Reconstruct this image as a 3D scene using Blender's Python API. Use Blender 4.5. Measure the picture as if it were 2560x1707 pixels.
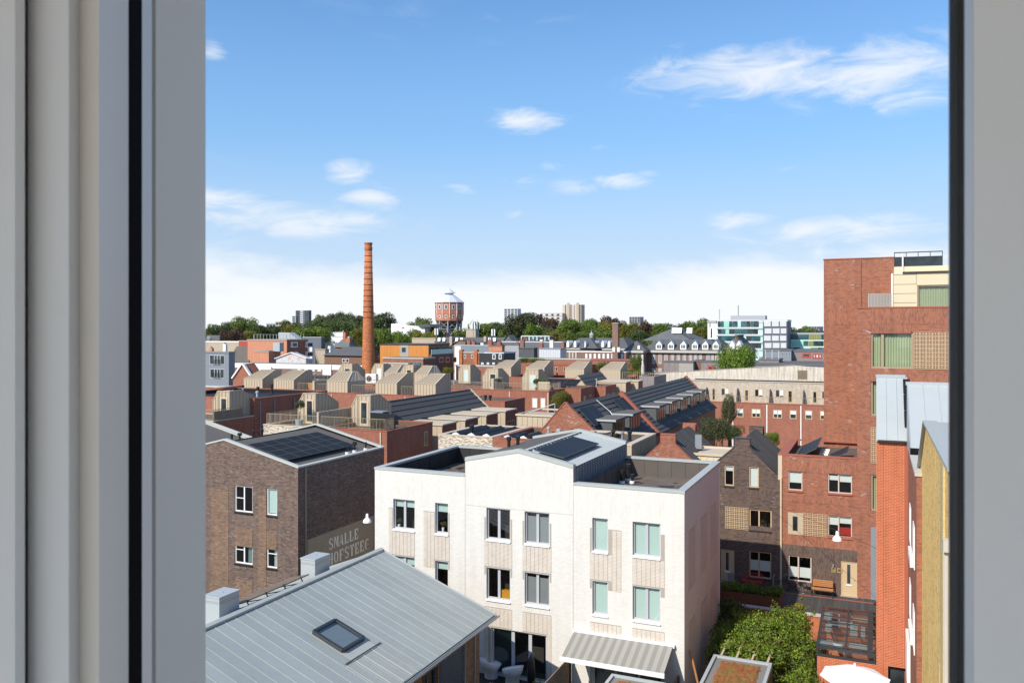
import bpy, bmesh, math, random
from mathutils import Matrix, Vector
random.seed(7)
S = bpy.context.scene
R_ = math.radians
for o in list(bpy.data.objects): bpy.data.objects.remove(o)

# ------------------------------------------------------------ camera
TH = R_(23.7); EYE = 17.6; FOC = 2075.0
cam_d = bpy.data.cameras.new('camera'); cam = bpy.data.objects.new('camera', cam_d)
S.collection.objects.link(cam); S.camera = cam
cam.location = (0, 0, EYE); cam.rotation_euler = (math.pi/2, 0, TH)
cam_d.sensor_width = 36; cam_d.lens = FOC/2560*36
cam_d.shift_y = -28.5/2560; cam_d.clip_start = 0.05; cam_d.clip_end = 9000
cam_d.dof.use_dof = True; cam_d.dof.focus_distance = 55; cam_d.dof.aperture_fstop = 9

# ------------------------------------------------------------ sun and sky
SUN = Vector((0.38, 1.0, -0.90)).normalized()        # travel direction of the light
sun_d = bpy.data.lights.new('sun', 'SUN'); sun = bpy.data.objects.new('sun', sun_d)
S.collection.objects.link(sun)
sun_d.energy = 4.0; sun_d.angle = R_(0.53); sun_d.color = (1.0, 0.92, 0.80)
sun.rotation_euler = SUN.to_track_quat('-Z', 'Y').to_euler(); sun.location = (0, -30, 60)
world = bpy.data.worlds.new('World'); S.world = world; world.use_nodes = True
S.view_settings.view_transform = 'Standard'; S.view_settings.look = 'None'
S.view_settings.exposure = 0.45; S.view_settings.gamma = 1
S.view_settings.use_curve_mapping = False
S.cycles.use_denoising = True
S.cycles.max_bounces = 8; S.cycles.transparent_max_bounces = 12
S.cycles.sample_clamp_indirect = 8

class NT:
    """small helper to write node trees"""
    def __init__(s, tree): s.t = tree; s.n = tree.nodes; s.l = tree.links
    def new(s, typ, **kw):
        n = s.n.new(typ)
        for k, v in kw.items(): setattr(n, k, v)
        return n
    def put(s, sock, v):
        if isinstance(v, bpy.types.NodeSocket): s.l.new(v, sock)
        else: sock.default_value = v
    def math(s, op, a, b=None, c=None, clamp=False):
        n = s.new('ShaderNodeMath', operation=op, use_clamp=clamp)
        for i, v in enumerate((a, b, c)):
            if v is not None: s.put(n.inputs[i], v)
        return n.outputs[0]
    def vec(s, x=0, y=0, z=0):
        n = s.new('ShaderNodeCombineXYZ')
        for i, v in enumerate((x, y, z)): s.put(n.inputs[i], v)
        return n.outputs[0]
    def xyz(s, v):
        n = s.new('ShaderNodeSeparateXYZ'); s.put(n.inputs[0], v); return n.outputs
    def mix(s, f, a, b, mode='MIX'):
        n = s.new('ShaderNodeMix', data_type='RGBA', blend_type=mode)
        s.put(n.inputs[0], f)
        s.put(n.inputs[6], a if isinstance(a, bpy.types.NodeSocket) else (*a[:3], 1))
        s.put(n.inputs[7], b if isinstance(b, bpy.types.NodeSocket) else (*b[:3], 1))
        return n.outputs[2]
    def ss(s, v, a, b, lo=0.0, hi=1.0):
        n = s.new('ShaderNodeMapRange', interpolation_type='SMOOTHSTEP')
        for i, q in enumerate((v, a, b, lo, hi)): s.put(n.inputs[i], q)
        return n.outputs[0]
    def noise(s, v, scale, detail=4, rough=0.55, dist=0.0, dim='3D'):
        n = s.new('ShaderNodeTexNoise', noise_dimensions=dim)
        if v is not None: s.put(n.inputs['Vector'], v)
        n.inputs['Scale'].default_value = scale; n.inputs['Detail'].default_value = detail
        n.inputs['Roughness'].default_value = rough; n.inputs['Distortion'].default_value = dist
        return n.outputs[0]
    def ramp(s, f, stops, interp='LINEAR'):
        n = s.new('ShaderNodeValToRGB'); s.put(n.inputs[0], f); r = n.color_ramp; r.interpolation = interp
        while len(r.elements) < len(stops): r.elements.new(0.5)
        for e, (p, c) in zip(r.elements, stops): e.position = p; e.color = (*c[:3], 1)
        return n.outputs[0]

def build_sky():
    w = NT(world.node_tree); w.n.clear()
    out = w.new('ShaderNodeOutputWorld'); bg = w.new('ShaderNodeBackground'); w.l.new(bg.outputs[0], out.inputs[0])
    bg.inputs[1].default_value = 0.125
    sky = w.new('ShaderNodeTexSky', sky_type='NISHITA'); sky.sun_disc = False
    sky.sun_elevation = math.asin(-SUN.z); sky.sun_rotation = math.atan2(-SUN.x, -SUN.y) % (2*math.pi)
    sky.air_density = 1.0; sky.dust_density = 0.6; sky.ozone_density = 1.6; sky.altitude = 0
    tc = w.new('ShaderNodeTexCoord').outputs['Generated']
    x, y, z = w.xyz(tc)
    az = w.math('ARCTAN2', x, y); el = w.math('ARCSINE', z)
    # clouds: noise in azimuth / elevation, gathered where the photograph has its clouds
    p = w.vec(w.math('MULTIPLY', az, 0.75), w.math('MULTIPLY', el, 2.3), 0)
    n1 = w.noise(p, 15.0, 10, 0.62, 0.9); n2 = w.noise(p, 3.2, 6, 0.58, 0.5)
    def clouds(lst, prev=None):
        for (px, py, wd, ht, s) in lst:
            a = (px-1280)/FOC; b = (825-py)/FOC
            A = math.atan2(-math.sin(TH)+a*math.cos(TH), math.cos(TH)+a*math.sin(TH))
            E_ = math.asin(b/math.sqrt(1+a*a+b*b))
            d = w.new('ShaderNodeVectorMath', operation='SUBTRACT'); w.put(d.inputs[0], w.vec(az, el, 0)); d.inputs[1].default_value = (A, E_, 0)
            m = w.new('ShaderNodeVectorMath', operation='MULTIPLY'); w.put(m.inputs[0], d.outputs[0])
            m.inputs[1].default_value = (FOC/wd, FOC/ht, 0)
            ln = w.new('ShaderNodeVectorMath', operation='LENGTH'); w.put(ln.inputs[0], m.outputs[0])
            k = w.ss(ln.outputs['Value'], 0.0, 1.0, s, 0.0)
            prev = k if prev is None else w.math('MAXIMUM', prev, k)
        return prev
    lst = [(2200, 185, 440, 130, 1.15), (1850, 180, 500, 105, 1.08), (1325, 300, 170, 60, 1.0), (1310, 470, 70, 30, .40),
           (870, 425, 100, 75, 1.1), (925, 490, 130, 60, 1.1), (740, 555, 330, 85, 1.15), (560, 500, 260, 45, 1.05), (880, 545, 130, 45, .95),
           (1430, 472, 120, 40, 1.1), (1545, 455, 130, 36, .9), (1150, 480, 90, 40, .62), (1275, 535, 70, 24, .55), (1310, 455, 120, 26, .5), (1400, 415, 110, 26, .45), (1500, 368, 60, 20, .5), (1620, 435, 60, 18, .45),
           (1850, 550, 150, 45, 1.0), (2120, 575, 440, 60, 1.0), (2260, 640, 320, 75, 1.1), (530, 120, 60, 60, .8), (1930, 420, 130, 22, .36), (1300, 40, 330, 40, .40)]
    msk = clouds(lst)
    dens = w.math('ADD', w.math('MULTIPLY', msk, 0.80), w.math('MULTIPLY', w.math('SUBTRACT', n1, 0.5), 2.1))
    c1 = w.ss(dens, 0.18, 1.2, 0, 0.84)
    c1 = w.math('MULTIPLY', c1, w.ss(msk, 0.0, 0.45))
    wisps = w.math('MULTIPLY', w.ss(n2, 0.50, 0.80), w.ss(n1, 0.45, 0.85, 0, 0.30))
    cl = w.math('MAXIMUM', c1, wisps)
    # bank of bright thin cloud lying all round the horizon, ragged on top, and the pale air above it
    eln = w.math('ADD', el, w.math('MULTIPLY', w.math('SUBTRACT', w.noise(p, 4.5, 8, 0.6, 0.4), 0.5), 0.13))
    bank = w.ss(eln, 0.092, 0.050, 0, 0.95)
    pale = w.math('MULTIPLY', w.math('POWER', w.ss(el, 0.52, 0.02, 0, 1), 1.4), 0.92)
    low = w.ss(el, 0.24, 0.02, 0, 0.62)
    skyc = w.mix(1.0, sky.outputs[0], (0.63, 0.91, 1.12), 'MULTIPLY')
    c = w.mix(pale, skyc, (1.95, 3.35, 5.25))
    c = w.mix(low, c, (4.7, 5.25, 5.8))
    c = w.mix(cl, c, (5.55, 5.7, 5.9))
    c = w.mix(bank, c, (5.75, 5.85, 5.95))
    w.l.new(c, bg.inputs[0])
build_sky()

# ------------------------------------------------------------ photograph geometry -> metres
def W(px, py, x=None, y=None, z=None):
    """the point on the plane x=, y= or z= (metres) seen at a photograph position"""
    a = (px-1280)/FOC; b = (825-py)/FOC
    d = Vector((-math.sin(TH)+a*math.cos(TH), math.cos(TH)+a*math.sin(TH), b))
    t = x/d.x if x is not None else y/d.y if y is not None else (z-EYE)/d.z
    p = d*t; p.z += EYE
    return p
def rect(y, l, t, r, b):
    p, q = W(l, t, y=y), W(r, b, y=y)
    return (p.x, q.x, q.z, p.z)          # u0,u1,z0,z1
def rect_e(x, l, t, r, b):
    p, q = W(l, t, x=x), W(r, b, x=x)
    return (p.y, q.y, min(p.z, q.z), max(p.z, q.z))

# ------------------------------------------------------------ materials
M = {}
def bsdf(name):
    m = bpy.data.materials.new(name); m.use_nodes = True
    t = NT(m.node_tree); b = t.n['Principled BSDF']; M[name] = m
    return m, t, b
def plain(name, col, rough=0.6, metal=0.0, var=0.10, scale=1.5, bump=0.0, bscale=40, spec=0.5, streak=0.0, rnd=0.0):
    m, t, b = bsdf(name)
    pos = t.new('ShaderNodeNewGeometry').outputs['Position']
    n = t.noise(pos, scale, 5, 0.6)
    f = t.math('ADD', 1-var, t.math('MULTIPLY', n, 2*var))
    if streak:
        x, y, z = t.xyz(pos)
        n2 = t.noise(t.vec(t.math('MULTIPLY', x, 3), t.math('MULTIPLY', y, 3), t.math('MULTIPLY', z, .25)), 1.6, 5, .65)
        f = t.math('MULTIPLY', f, t.math('ADD', 1-streak, t.math('MULTIPLY', n2, 2*streak)))
    if rnd: f = t.math('MULTIPLY', f, t.math('ADD', 1-rnd, t.math('MULTIPLY', t.new('ShaderNodeObjectInfo').outputs['Random'], 2*rnd)))
    c = t.mix(1.0, col, t.vec(f, f, f), 'MULTIPLY')
    t.l.new(c, b.inputs['Base Color'])
    b.inputs['Roughness'].default_value = rough; b.inputs['Metallic'].default_value = metal
    b.inputs['Specular IOR Level'].default_value = spec
    if bump:
        bm = t.new('ShaderNodeBump'); bm.inputs['Strength'].default_value = bump; bm.inputs['Distance'].default_value = 0.02
        t.l.new(t.noise(pos, bscale, 3), bm.inputs['Height']); t.l.new(bm.outputs[0], b.inputs['Normal'])
    return m
def brick(name, cols, mortar, bw=0.215, bh=0.063, mw=0.011, vert=False, offset=0.5, stain=0.18, bump=0.5, rough=0.85, white=0.0, patch=0.0, streak=0.06):
    """cols: ramp stops picked per brick; laid on world metres, any upright wall"""
    m, t, b = bsdf(name)
    g = t.new('ShaderNodeNewGeometry'); pos = g.outputs['Position']
    x, y, z = t.xyz(pos); nx, ny, nz = t.xyz(g.outputs['True Normal'])
    side = t.math('GREATER_THAN', t.math('ABSOLUTE', nx), 0.6)
    u = t.math('ADD', t.math('MULTIPLY', x, t.math('SUBTRACT', 1.0, side)), t.math('MULTIPLY', y, side))
    v = z
    if vert: u, v = v, u
    vr = t.math('DIVIDE', v, bh); row = t.math('FLOOR', vr)
    uo = t.math('ADD', t.math('DIVIDE', u, bw), t.math('MULTIPLY', t.math('FRACT', t.math('MULTIPLY', row, 0.5)), 2*offset))
    col = t.math('FLOOR', uo)
    wn = t.new('ShaderNodeTexWhiteNoise', noise_dimensions='2D'); t.put(wn.inputs['Vector'], t.vec(col, row, 0))
    c = t.ramp(wn.outputs['Value'], cols, 'LINEAR')
    if white:   # lime bloom: whole bricks whitened in loose patches
        wn2 = t.new('ShaderNodeTexWhiteNoise', noise_dimensions='2D'); t.put(wn2.inputs['Vector'], t.vec(row, col, 0))
        pn = t.noise(t.vec(u, v, 0), 0.9, 3, .6)
        k = t.math('MULTIPLY', t.math('GREATER_THAN', wn2.outputs['Value'], 0.80), t.ss(pn, .55, .72, 0, white))
        c = t.mix(k, c, (0.55, 0.5, 0.46))
    fm = t.math('LESS_THAN', t.math('FRACT', uo), mw/bw); fv = t.math('LESS_THAN', t.math('FRACT', vr), mw/bh)
    mm = t.math('MAXIMUM', fm, fv)
    c = t.mix(mm, c, mortar)
    n = t.noise(pos, 0.55, 6, 0.62)
    f = t.math('ADD', 1-stain, t.math('MULTIPLY', n, 2*stain))
    if patch:
        n3 = t.noise(t.vec(t.math('MULTIPLY', x, .8), t.math('MULTIPLY', y, .8), t.math('MULTIPLY', z, 1.5)), 2.2, 3, .6)
        f = t.math('MULTIPLY', f, t.math('ADD', 1-patch, t.math('MULTIPLY', n3, 2*patch)))
    ns = t.noise(t.vec(t.math('MULTIPLY', u, 2.2), t.math('MULTIPLY', z, .16), 0) if not vert else t.vec(t.math('MULTIPLY', v, 2.2), t.math('MULTIPLY', z, .16), 0), 1.3, 6, .65)
    f = t.math('MULTIPLY', f, t.ss(ns, .30, .62, 1-streak*2.2, 1.0+streak*.3))
    c = t.mix(1.0, c, t.vec(f, f, f), 'MULTIPLY')
    t.l.new(c, b.inputs['Base Color']); b.inputs['Roughness'].default_value = rough
    b.inputs['Specular IOR Level'].default_value = 0.25
    bm = t.new('ShaderNodeBump'); bm.inputs['Strength'].default_value = bump; bm.inputs['Distance'].default_value = 0.012
    hgt = t.math('SUBTRACT', t.math('MULTIPLY', wn.outputs['Value'], 0.5), t.math('MULTIPLY', mm, 0.8))
    t.l.new(hgt, bm.inputs['Height']); t.l.new(bm.outputs[0], b.inputs['Normal'])
    return m

RED = [(0, (.27, .095, .056)), (.3, (.36, .132, .074)), (.7, (.405, .158, .088)), (.9, (.33, .125, .084)), (1, (.23, .095, .074))]
brick('brick_red', RED, (.20, .13, .10), white=.6)
brick('brick_red_upright', RED, (.20, .13, .10), vert=True, white=.4)
brick('brick_row', [(0, (.28, .09, .058)), (.5, (.365, .138, .085)), (1, (.30, .105, .072))], (.30, .18, .13))
brick('brick_orange', [(0, (.46, .10, .035)), (.6, (.52, .125, .045)), (1, (.42, .09, .035))], (.55, .33, .22), bw=.225, bh=.072, mw=.014, stain=.06)
brick('brick_brown', [(0, (.10, .074, .066)), (.3, (.165, .108, .084)), (.55, (.20, .132, .102)), (.75, (.155, .126, .118)), (.92, (.22, .14, .10)), (1, (.27, .215, .185))], (.10, .082, .072), stain=.12, patch=.06)
brick('brick_brown_tan_joint', [(0, (.10, .06, .05)), (.35, (.19, .105, .065)), (.7, (.18, .115, .082)), (1, (.25, .165, .115))], (.27, .205, .145), mw=.014, stain=.15)
brick('brick_dark', [(0, (.078, .056, .050)), (.4, (.135, .090, .074)), (.75, (.17, .112, .084)), (1, (.115, .096, .092))], (.10, .08, .068), white=.5)
brick('brick_dark_upright', [(0, (.078, .056, .050)), (.4, (.135, .090, .074)), (.75, (.17, .112, .084)), (1, (.115, .096, .092))], (.11, .088, .075), vert=True)
brick('brick_white', [(0, (.655, .638, .595)), (1, (.715, .698, .655))], (.54, .52, .48), stain=.03, bump=.4, mw=.011, streak=.022)
brick('brick_white_upright', [(0, (.655, .638, .595)), (1, (.715, .698, .655))], (.54, .52, .48), vert=True, stain=.03, bump=.4, mw=.011, streak=.022)
brick('brick_cream', [(0, (.36, .28, .21)), (.35, (.55, .47, .37)), (.7, (.46, .38, .30)), (1, (.62, .56, .47))], (.5, .44, .36), stain=.14)
brick('brick_pale', [(0, (.54, .47, .38)), (.5, (.68, .62, .53)), (1, (.60, .53, .44))], (.62, .56, .47), stain=.2, streak=.16, patch=.12)
brick('brick_speckle', [(0, (.20, .12, .085)), (.45, (.52, .42, .32)), (.6, (.74, .68, .58)), (1, (.66, .58, .47))], (.60, .52, .41), stain=.1, mw=.016)
brick('brick_yellow', [(0, (.70, .42, .12)), (.3, (.86, .55, .18)), (.75, (.90, .60, .21)), (1, (.56, .32, .10))], (.82, .56, .23), bw=.22, bh=.07, stain=.12)
brick('brick_yellow_light', [(0, (.62, .46, .20)), (1, (.70, .56, .28))], (.4, .3, .16), stain=.1)
brick('brick_old', [(0, (.19, .10, .075)), (.5, (.26, .145, .105)), (1, (.21, .125, .10))], (.27, .21, .17), stain=.15)
brick('brick_chimney', [(0, (.36, .11, .045)), (.3, (.48, .16, .062)), (.65, (.55, .19, .075)), (.9, (.43, .14, .06)), (1, (.24, .09, .05))], (.42, .20, .11), bw=.32, bh=.12, mw=.014, patch=.2)
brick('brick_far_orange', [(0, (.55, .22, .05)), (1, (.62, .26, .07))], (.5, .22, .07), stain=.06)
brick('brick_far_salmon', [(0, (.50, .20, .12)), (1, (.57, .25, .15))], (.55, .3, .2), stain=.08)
brick('brick_grey_mix', [(0, (.20, .17, .17)), (.5, (.27, .23, .22)), (1, (.23, .20, .21))], (.3, .27, .25), stain=.1)
brick('brick_pave', [(0, (.055, .052, .053)), (.5, (.085, .08, .078)), (1, (.065, .06, .062))], (.04, .038, .036), stain=.15)
plain('zinc', (.32, .35, .338), .42, .0, .15, .45, streak=.08, spec=.5, rnd=.06)
plain('zinc_repair', (.335, .355, .335), .5, 0, .15, .7, streak=.12)
plain('seal_grey', (.05, .052, .055), .5, spec=.5)
plain('zinc_light', (.385, .415, .42), .45, 0, .05, 1.0, spec=.6)
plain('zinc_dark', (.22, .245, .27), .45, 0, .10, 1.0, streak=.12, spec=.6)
plain('zinc_coping', (.40, .42, .40), .5, 0, .08, 2.0, streak=.05)
plain('coping_pale', (.50, .51, .47), .55, 0, .07, 2.0)
plain('beige', (.47, .385, .275), .5, 0, .06, .9, streak=.05)
plain('beige_roof', (.39, .315, .225), .5, 0, .08, .9, streak=.05)
plain('beige_trim', (.56, .465, .335), .5, 0, .05)
plain('beige_rail', (.33, .27, .19), .5)
plain('bitumen', (.105, .088, .075), .85, 0, .22, .8, .3, 20)
plain('bitumen_black', (.022, .021, .021), .7, 0, .3, 1.2)
plain('roof_grey', (.115, .105, .095), .85, 0, .12, .6, .2, 30)
plain('tile_dark', (.082, .083, .085), .8, 0, .18, 2.5, spec=.2, rnd=.12)
plain('slate', (.10, .102, .108), .85, 0, .25, 1.2, .5, 6, streak=.15, spec=.2)
plain('slate_light', (.135, .138, .14), .85, 0, .25, 1.0, .5, 6, streak=.2, spec=.2)
plain('slate_brown', (.10, .085, .07), .75, 0, .3, 1.0, .5, 6)
plain('brick_cap', (.33, .10, .06), .7)
plain('white_frame', (.80, .80, .80), .35, 0, .02)
plain('white_paint', (.78, .78, .76), .5, 0, .04)
plain('frame_grey', (.44, .45, .48), .4, 0, .02)
plain('frame_tan', (.52, .385, .235), .5, 0, .05)
plain('frame_pink', (.55, .45, .40), .5, 0, .05)
plain('frame_bronze', (.35, .27, .17), .45, 0, .05)
plain('door_tan', (.55, .41, .25), .45, 0, .04)
plain('black_metal', (.015, .016, .018), .4)
plain('iron_dark', (.035, .038, .042), .4)
plain('steel_grey', (.25, .26, .27), .4)
plain('blind_mint', (.50, .62, .59), .8, 0, .03)
plain('blind_white', (.72, .74, .73), .8, 0, .03)
plain('curtain_green', (.42, .46, .29), .85, 0, .08)
plain('curtain_teal', (.05, .09, .10), .85)
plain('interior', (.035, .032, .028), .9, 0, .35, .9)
plain('wood_dark', (.13, .085, .055), .8, 0, .25, 3)
plain('wood_grey', (.25, .19, .135), .8, 0, .25, 3)
plain('wood_orange', (.42, .19, .07), .6, 0, .2, 3)
plain('wood_pale', (.50, .40, .28), .8, 0, .2, 3)
plain('red_paint', (.42, .03, .02), .4)
plain('red_frame', (.40, .06, .045), .5)
plain('corten', (.16, .05, .025), .8, 0, .25, 3)
plain('concrete', (.36, .33, .29), .85, 0, .15, 1.5, .2, 30)
plain('concrete_pale', (.48, .45, .40), .85, 0, .10, 1.5)
plain('ground', (.10, .09, .075), .95, 0, .3, .5, .4, 8)
plain('asphalt', (.06, .06, .062), .9, 0, .15, 1)
plain('plastic_white', (.74, .74, .75), .35, 0, .02)
plain('fabric_white', (.86, .86, .87), .8, 0, .02)
plain('cream_panel', (.66, .55, .37), .45, 0, .03)
plain('blue_clad', (.045, .075, .115), .55, 0, .08)
plain('grey_clad', (.20, .225, .255), .6, 0, .06)
plain('black_clad', (.028, .030, .035), .7, 0, .2)
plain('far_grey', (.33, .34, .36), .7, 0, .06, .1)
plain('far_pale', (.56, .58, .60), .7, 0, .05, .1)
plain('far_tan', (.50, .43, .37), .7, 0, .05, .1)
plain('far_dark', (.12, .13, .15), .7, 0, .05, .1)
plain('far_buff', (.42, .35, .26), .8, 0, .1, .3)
plain('render_white', (.80, .80, .78), .7, 0, .04, .4)
plain('mint_panel', (.30, .62, .50), .4, 0, .1, .4)
plain('mint_pale', (.52, .76, .68), .4, 0, .06, .4)
plain('timber_brown', (.20, .105, .065), .8, 0, .15, 1)
plain('pot_blue', (.30, .38, .40), .5)
plain('yellow_plastic', (.7, .42, .03), .5)
plain('orange_box', (.62, .27, .02), .5)
plain('seal_black', (.006, .006, .007), .85, spec=.08)
plain('pvc', (.85, .825, .79), .4, 0, .015)
plain('pvc_outer', (.88, .80, .70), .45, 0, .02)
plain('plaster', (.82, .82, .80), .8, 0, .02)
plain('floor_oak', (.75, .70, .62), .5, 0, .15, 2)
plain('paint_tan', (.34, .285, .205), .85, 0, .22, 1.6)
plain('letter', (.86, .82, .71), .85, 0, .15, 2.5)
plain('gold', (.60, .40, .08), .4)
plain('solar', (.020, .020, .021), .55, 0, .2, 1.0, spec=.12)
plain('solar_black', (.016, .016, .019), .5, 0, .2, 1.0, spec=.2)
plain('solar_frame', (.085, .088, .095), .5, spec=.25)
plain('solar_under', (.20, .14, .09), .45, 0, .2)
plain('awning_light', (.315, .305, .275), .85, 0, .03)
plain('awning_dark', (.235, .225, .20), .85, 0, .03)
plain('gravel', (.20, .19, .18), .9, 0, .6, 30, .6, 40)
plain('bark', (.10, .075, .05), .9, 0, .3, 4)
plain('tank_red', (.46, .17, .10), .6, 0, .1, .3)
plain('roof_white_metal', (.55, .58, .62), .4, 0, .05, .3)
plain('lattice_steel', (.30, .32, .33), .5)
plain('gold_glass', (.26, .24, .08), .2)
def tiles_mat():
    m, t, b = bsdf('tile_pink')
    oi = t.new('ShaderNodeNewGeometry'); wn = t.noise(oi.outputs['Position'], 3.0, 2)
    c = t.ramp(wn, [(.3, (.60, .53, .455)), (.7, (.66, .60, .525))]); t.l.new(c, b.inputs['Base Color']); b.inputs['Roughness'].default_value = .6
tiles_mat()
def deck_mat():
    m, t, b = bsdf('deck_wet')
    pos = t.new('ShaderNodeNewGeometry').outputs['Position']
    n = t.noise(pos, 1.15, 3, .5, .4); n2 = t.noise(pos, .6, 5, .6)
    x, y, z = t.xyz(pos)
    seam = t.math('LESS_THAN', t.math('FRACT', t.math('MULTIPLY', x, .9)), .03)
    wet = t.ss(n, .60, .63)
    c = t.ramp(n2, [(.3, (.105, .082, .065)), (.7, (.16, .13, .105))])
    c = t.mix(t.math('MULTIPLY', seam, .4), c, (.20, .17, .15))
    c = t.mix(wet, c, (.03, .024, .02)); t.l.new(c, b.inputs['Base Color'])
    t.l.new(t.ss(wet, 0, 1, .85, .35), b.inputs['Roughness'])
deck_mat()
def sedum_mat():
    m, t, b = bsdf('sedum')
    pos = t.new('ShaderNodeNewGeometry').outputs['Position']
    n = t.noise(pos, 2.6, 6, .7); n2 = t.noise(pos, 22, 3, .7)
    f = t.math('ADD', t.math('MULTIPLY', n, .65), t.math('MULTIPLY', n2, .35))
    c = t.ramp(f, [(.30, (.03, .05, .015)), (.42, (.16, .15, .03)), (.52, (.30, .10, .03)), (.60, (.22, .05, .02)), (.72, (.32, .28, .04))])
    t.l.new(c, b.inputs['Base Color']); b.inputs['Roughness'].default_value = .95
    bm = t.new('ShaderNodeBump'); bm.inputs['Strength'].default_value = 1; bm.inputs['Distance'].default_value = .04
    t.l.new(n2, bm.inputs['Height']); t.l.new(bm.outputs[0], b.inputs['Normal'])
sedum_mat()
def graffiti_mat():
    m, t, b = bsdf('mural_paint')
    pos = t.new('ShaderNodeNewGeometry').outputs['Position']
    n = t.noise(pos, .9, 4, .6, 1.5); n2 = t.noise(pos, 1.7, 3, .6, 2.)
    c = t.ramp(n, [(.30, (.10, .22, .42)), (.42, (.55, .58, .60)), (.52, (.62, .60, .58)), (.60, (.60, .20, .12)), (.68, (.60, .52, .46)), (.8, (.18, .20, .3))])
    c = t.mix(t.ss(n2, .45, .6), c, (.56, .55, .55)); t.l.new(c, b.inputs['Base Color'])
graffiti_mat()
def glass_mats():
    m, t, b = bsdf('glass')      # near windows: see-through pane with sky reflections
    m.node_tree.nodes.remove(b)
    out = t.n['Material Output']
    lw = t.new('ShaderNodeLayerWeight'); lw.inputs[0].default_value = .5
    sch = t.math('ADD', .05, t.math('MULTIPLY', t.math('POWER', lw.outputs['Facing'], 5.0), .95))
    tr = t.new('ShaderNodeBsdfTransparent'); tr.inputs[0].default_value = (.86, .90, .88, 1)
    gl = t.new('ShaderNodeBsdfGlossy'); gl.inputs['Roughness'].default_value = .02
    gl.inputs[0].default_value = (1, 1, 1, 1)
    mx = t.new('ShaderNodeMixShader'); t.put(mx.inputs[0], t.math('ADD', t.math('MULTIPLY', sch, 1.2), .02, clamp=True))
    t.l.new(tr.outputs[0], mx.inputs[1]); t.l.new(gl.outputs[0], mx.inputs[2]); t.l.new(mx.outputs[0], out.inputs[0])
    m, t, b = bsdf('glass_roof')
    m.node_tree.nodes.remove(b); out = t.n['Material Output']
    tr = t.new('ShaderNodeBsdfTransparent'); tr.inputs[0].default_value = (.62, .68, .68, 1); gl = t.new('ShaderNodeBsdfGlossy'); gl.inputs['Roughness'].default_value = .04; gl.inputs[0].default_value = (.9, .95, 1, 1)
    mx = t.new('ShaderNodeMixShader'); mx.inputs[0].default_value = .30
    t.l.new(tr.outputs[0], mx.inputs[1]); t.l.new(gl.outputs[0], mx.inputs[2]); t.l.new(mx.outputs[0], out.inputs[0])
    m, t, b = bsdf('glass_far')
    pos = t.new('ShaderNodeNewGeometry').outputs['Position']
    c = t.ramp(t.noise(pos, .7, 2), [(.35, (.016, .022, .026)), (.65, (.06, .075, .08))]); t.l.new(c, b.inputs['Base Color'])
    b.inputs['Roughness'].default_value = .12
    m, t, b = bsdf('glass_teal')
    pos = t.new('ShaderNodeNewGeometry').outputs['Position']
    c = t.ramp(t.noise(pos, .35, 2), [(.35, (.02, .06, .07)), (.65, (.06, .16, .18))]); t.l.new(c, b.inputs['Base Color'])
    b.inputs['Roughness'].default_value = .15
glass_mats()
def leaf_mat(name, a, bcol, c_, sc=.6):
    m, t, b = bsdf(name)
    out = t.n['Material Output']
    g = t.new('ShaderNodeNewGeometry'); oi = t.new('ShaderNodeObjectInfo')
    n = t.noise(g.outputs['Position'], sc, 4, .65)
    wn = t.new('ShaderNodeTexWhiteNoise', noise_dimensions='1D'); t.put(wn.inputs['W'], t.math('MULTIPLY', g.outputs['Random Per Island'], 91.7))
    f = t.math('ADD', t.math('MULTIPLY', n, .7), t.math('MULTIPLY', wn.outputs['Value'], .3))
    c = t.ramp(f, [(.28, a), (.5, bcol), (.74, c_)])
    k = t.math('ADD', .78, t.math('MULTIPLY', oi.outputs['Random'], .44))
    c = t.mix(1.0, c, t.vec(k, k, t.math('MULTIPLY', k, .95)), 'MULTIPLY')
    t.l.new(c, b.inputs['Base Color']); b.inputs['Roughness'].default_value = .55; b.inputs['Specular IOR Level'].default_value = .3
    tl = t.new('ShaderNodeBsdfTranslucent'); t.l.new(c, tl.inputs[0])
    mx = t.new('ShaderNodeMixShader'); mx.inputs[0].default_value = .28
    t.l.new(b.outputs[0], mx.inputs[1]); t.l.new(tl.outputs[0], mx.inputs[2]); t.l.new(mx.outputs[0], out.inputs[0])
leaf_mat('leaf_green', (.055, .09, .018), (.12, .18, .032), (.22, .27, .05))
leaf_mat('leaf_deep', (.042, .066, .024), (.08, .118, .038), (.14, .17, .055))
leaf_mat('leaf_bright', (.06, .11, .014), (.13, .21, .025), (.23, .31, .045), 1.2)
leaf_mat('leaf_yellow', (.09, .10, .016), (.18, .175, .028), (.30, .26, .04))
leaf_mat('leaf_copper', (.045, .03, .022), (.085, .055, .036), (.14, .09, .05))
leaf_mat('leaf_olive', (.05, .06, .025), (.09, .10, .045), (.15, .16, .08))
leaf_mat('leaf_vine', (.08, .145, .014), (.17, .28, .025), (.30, .42, .05), 1.5)

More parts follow.
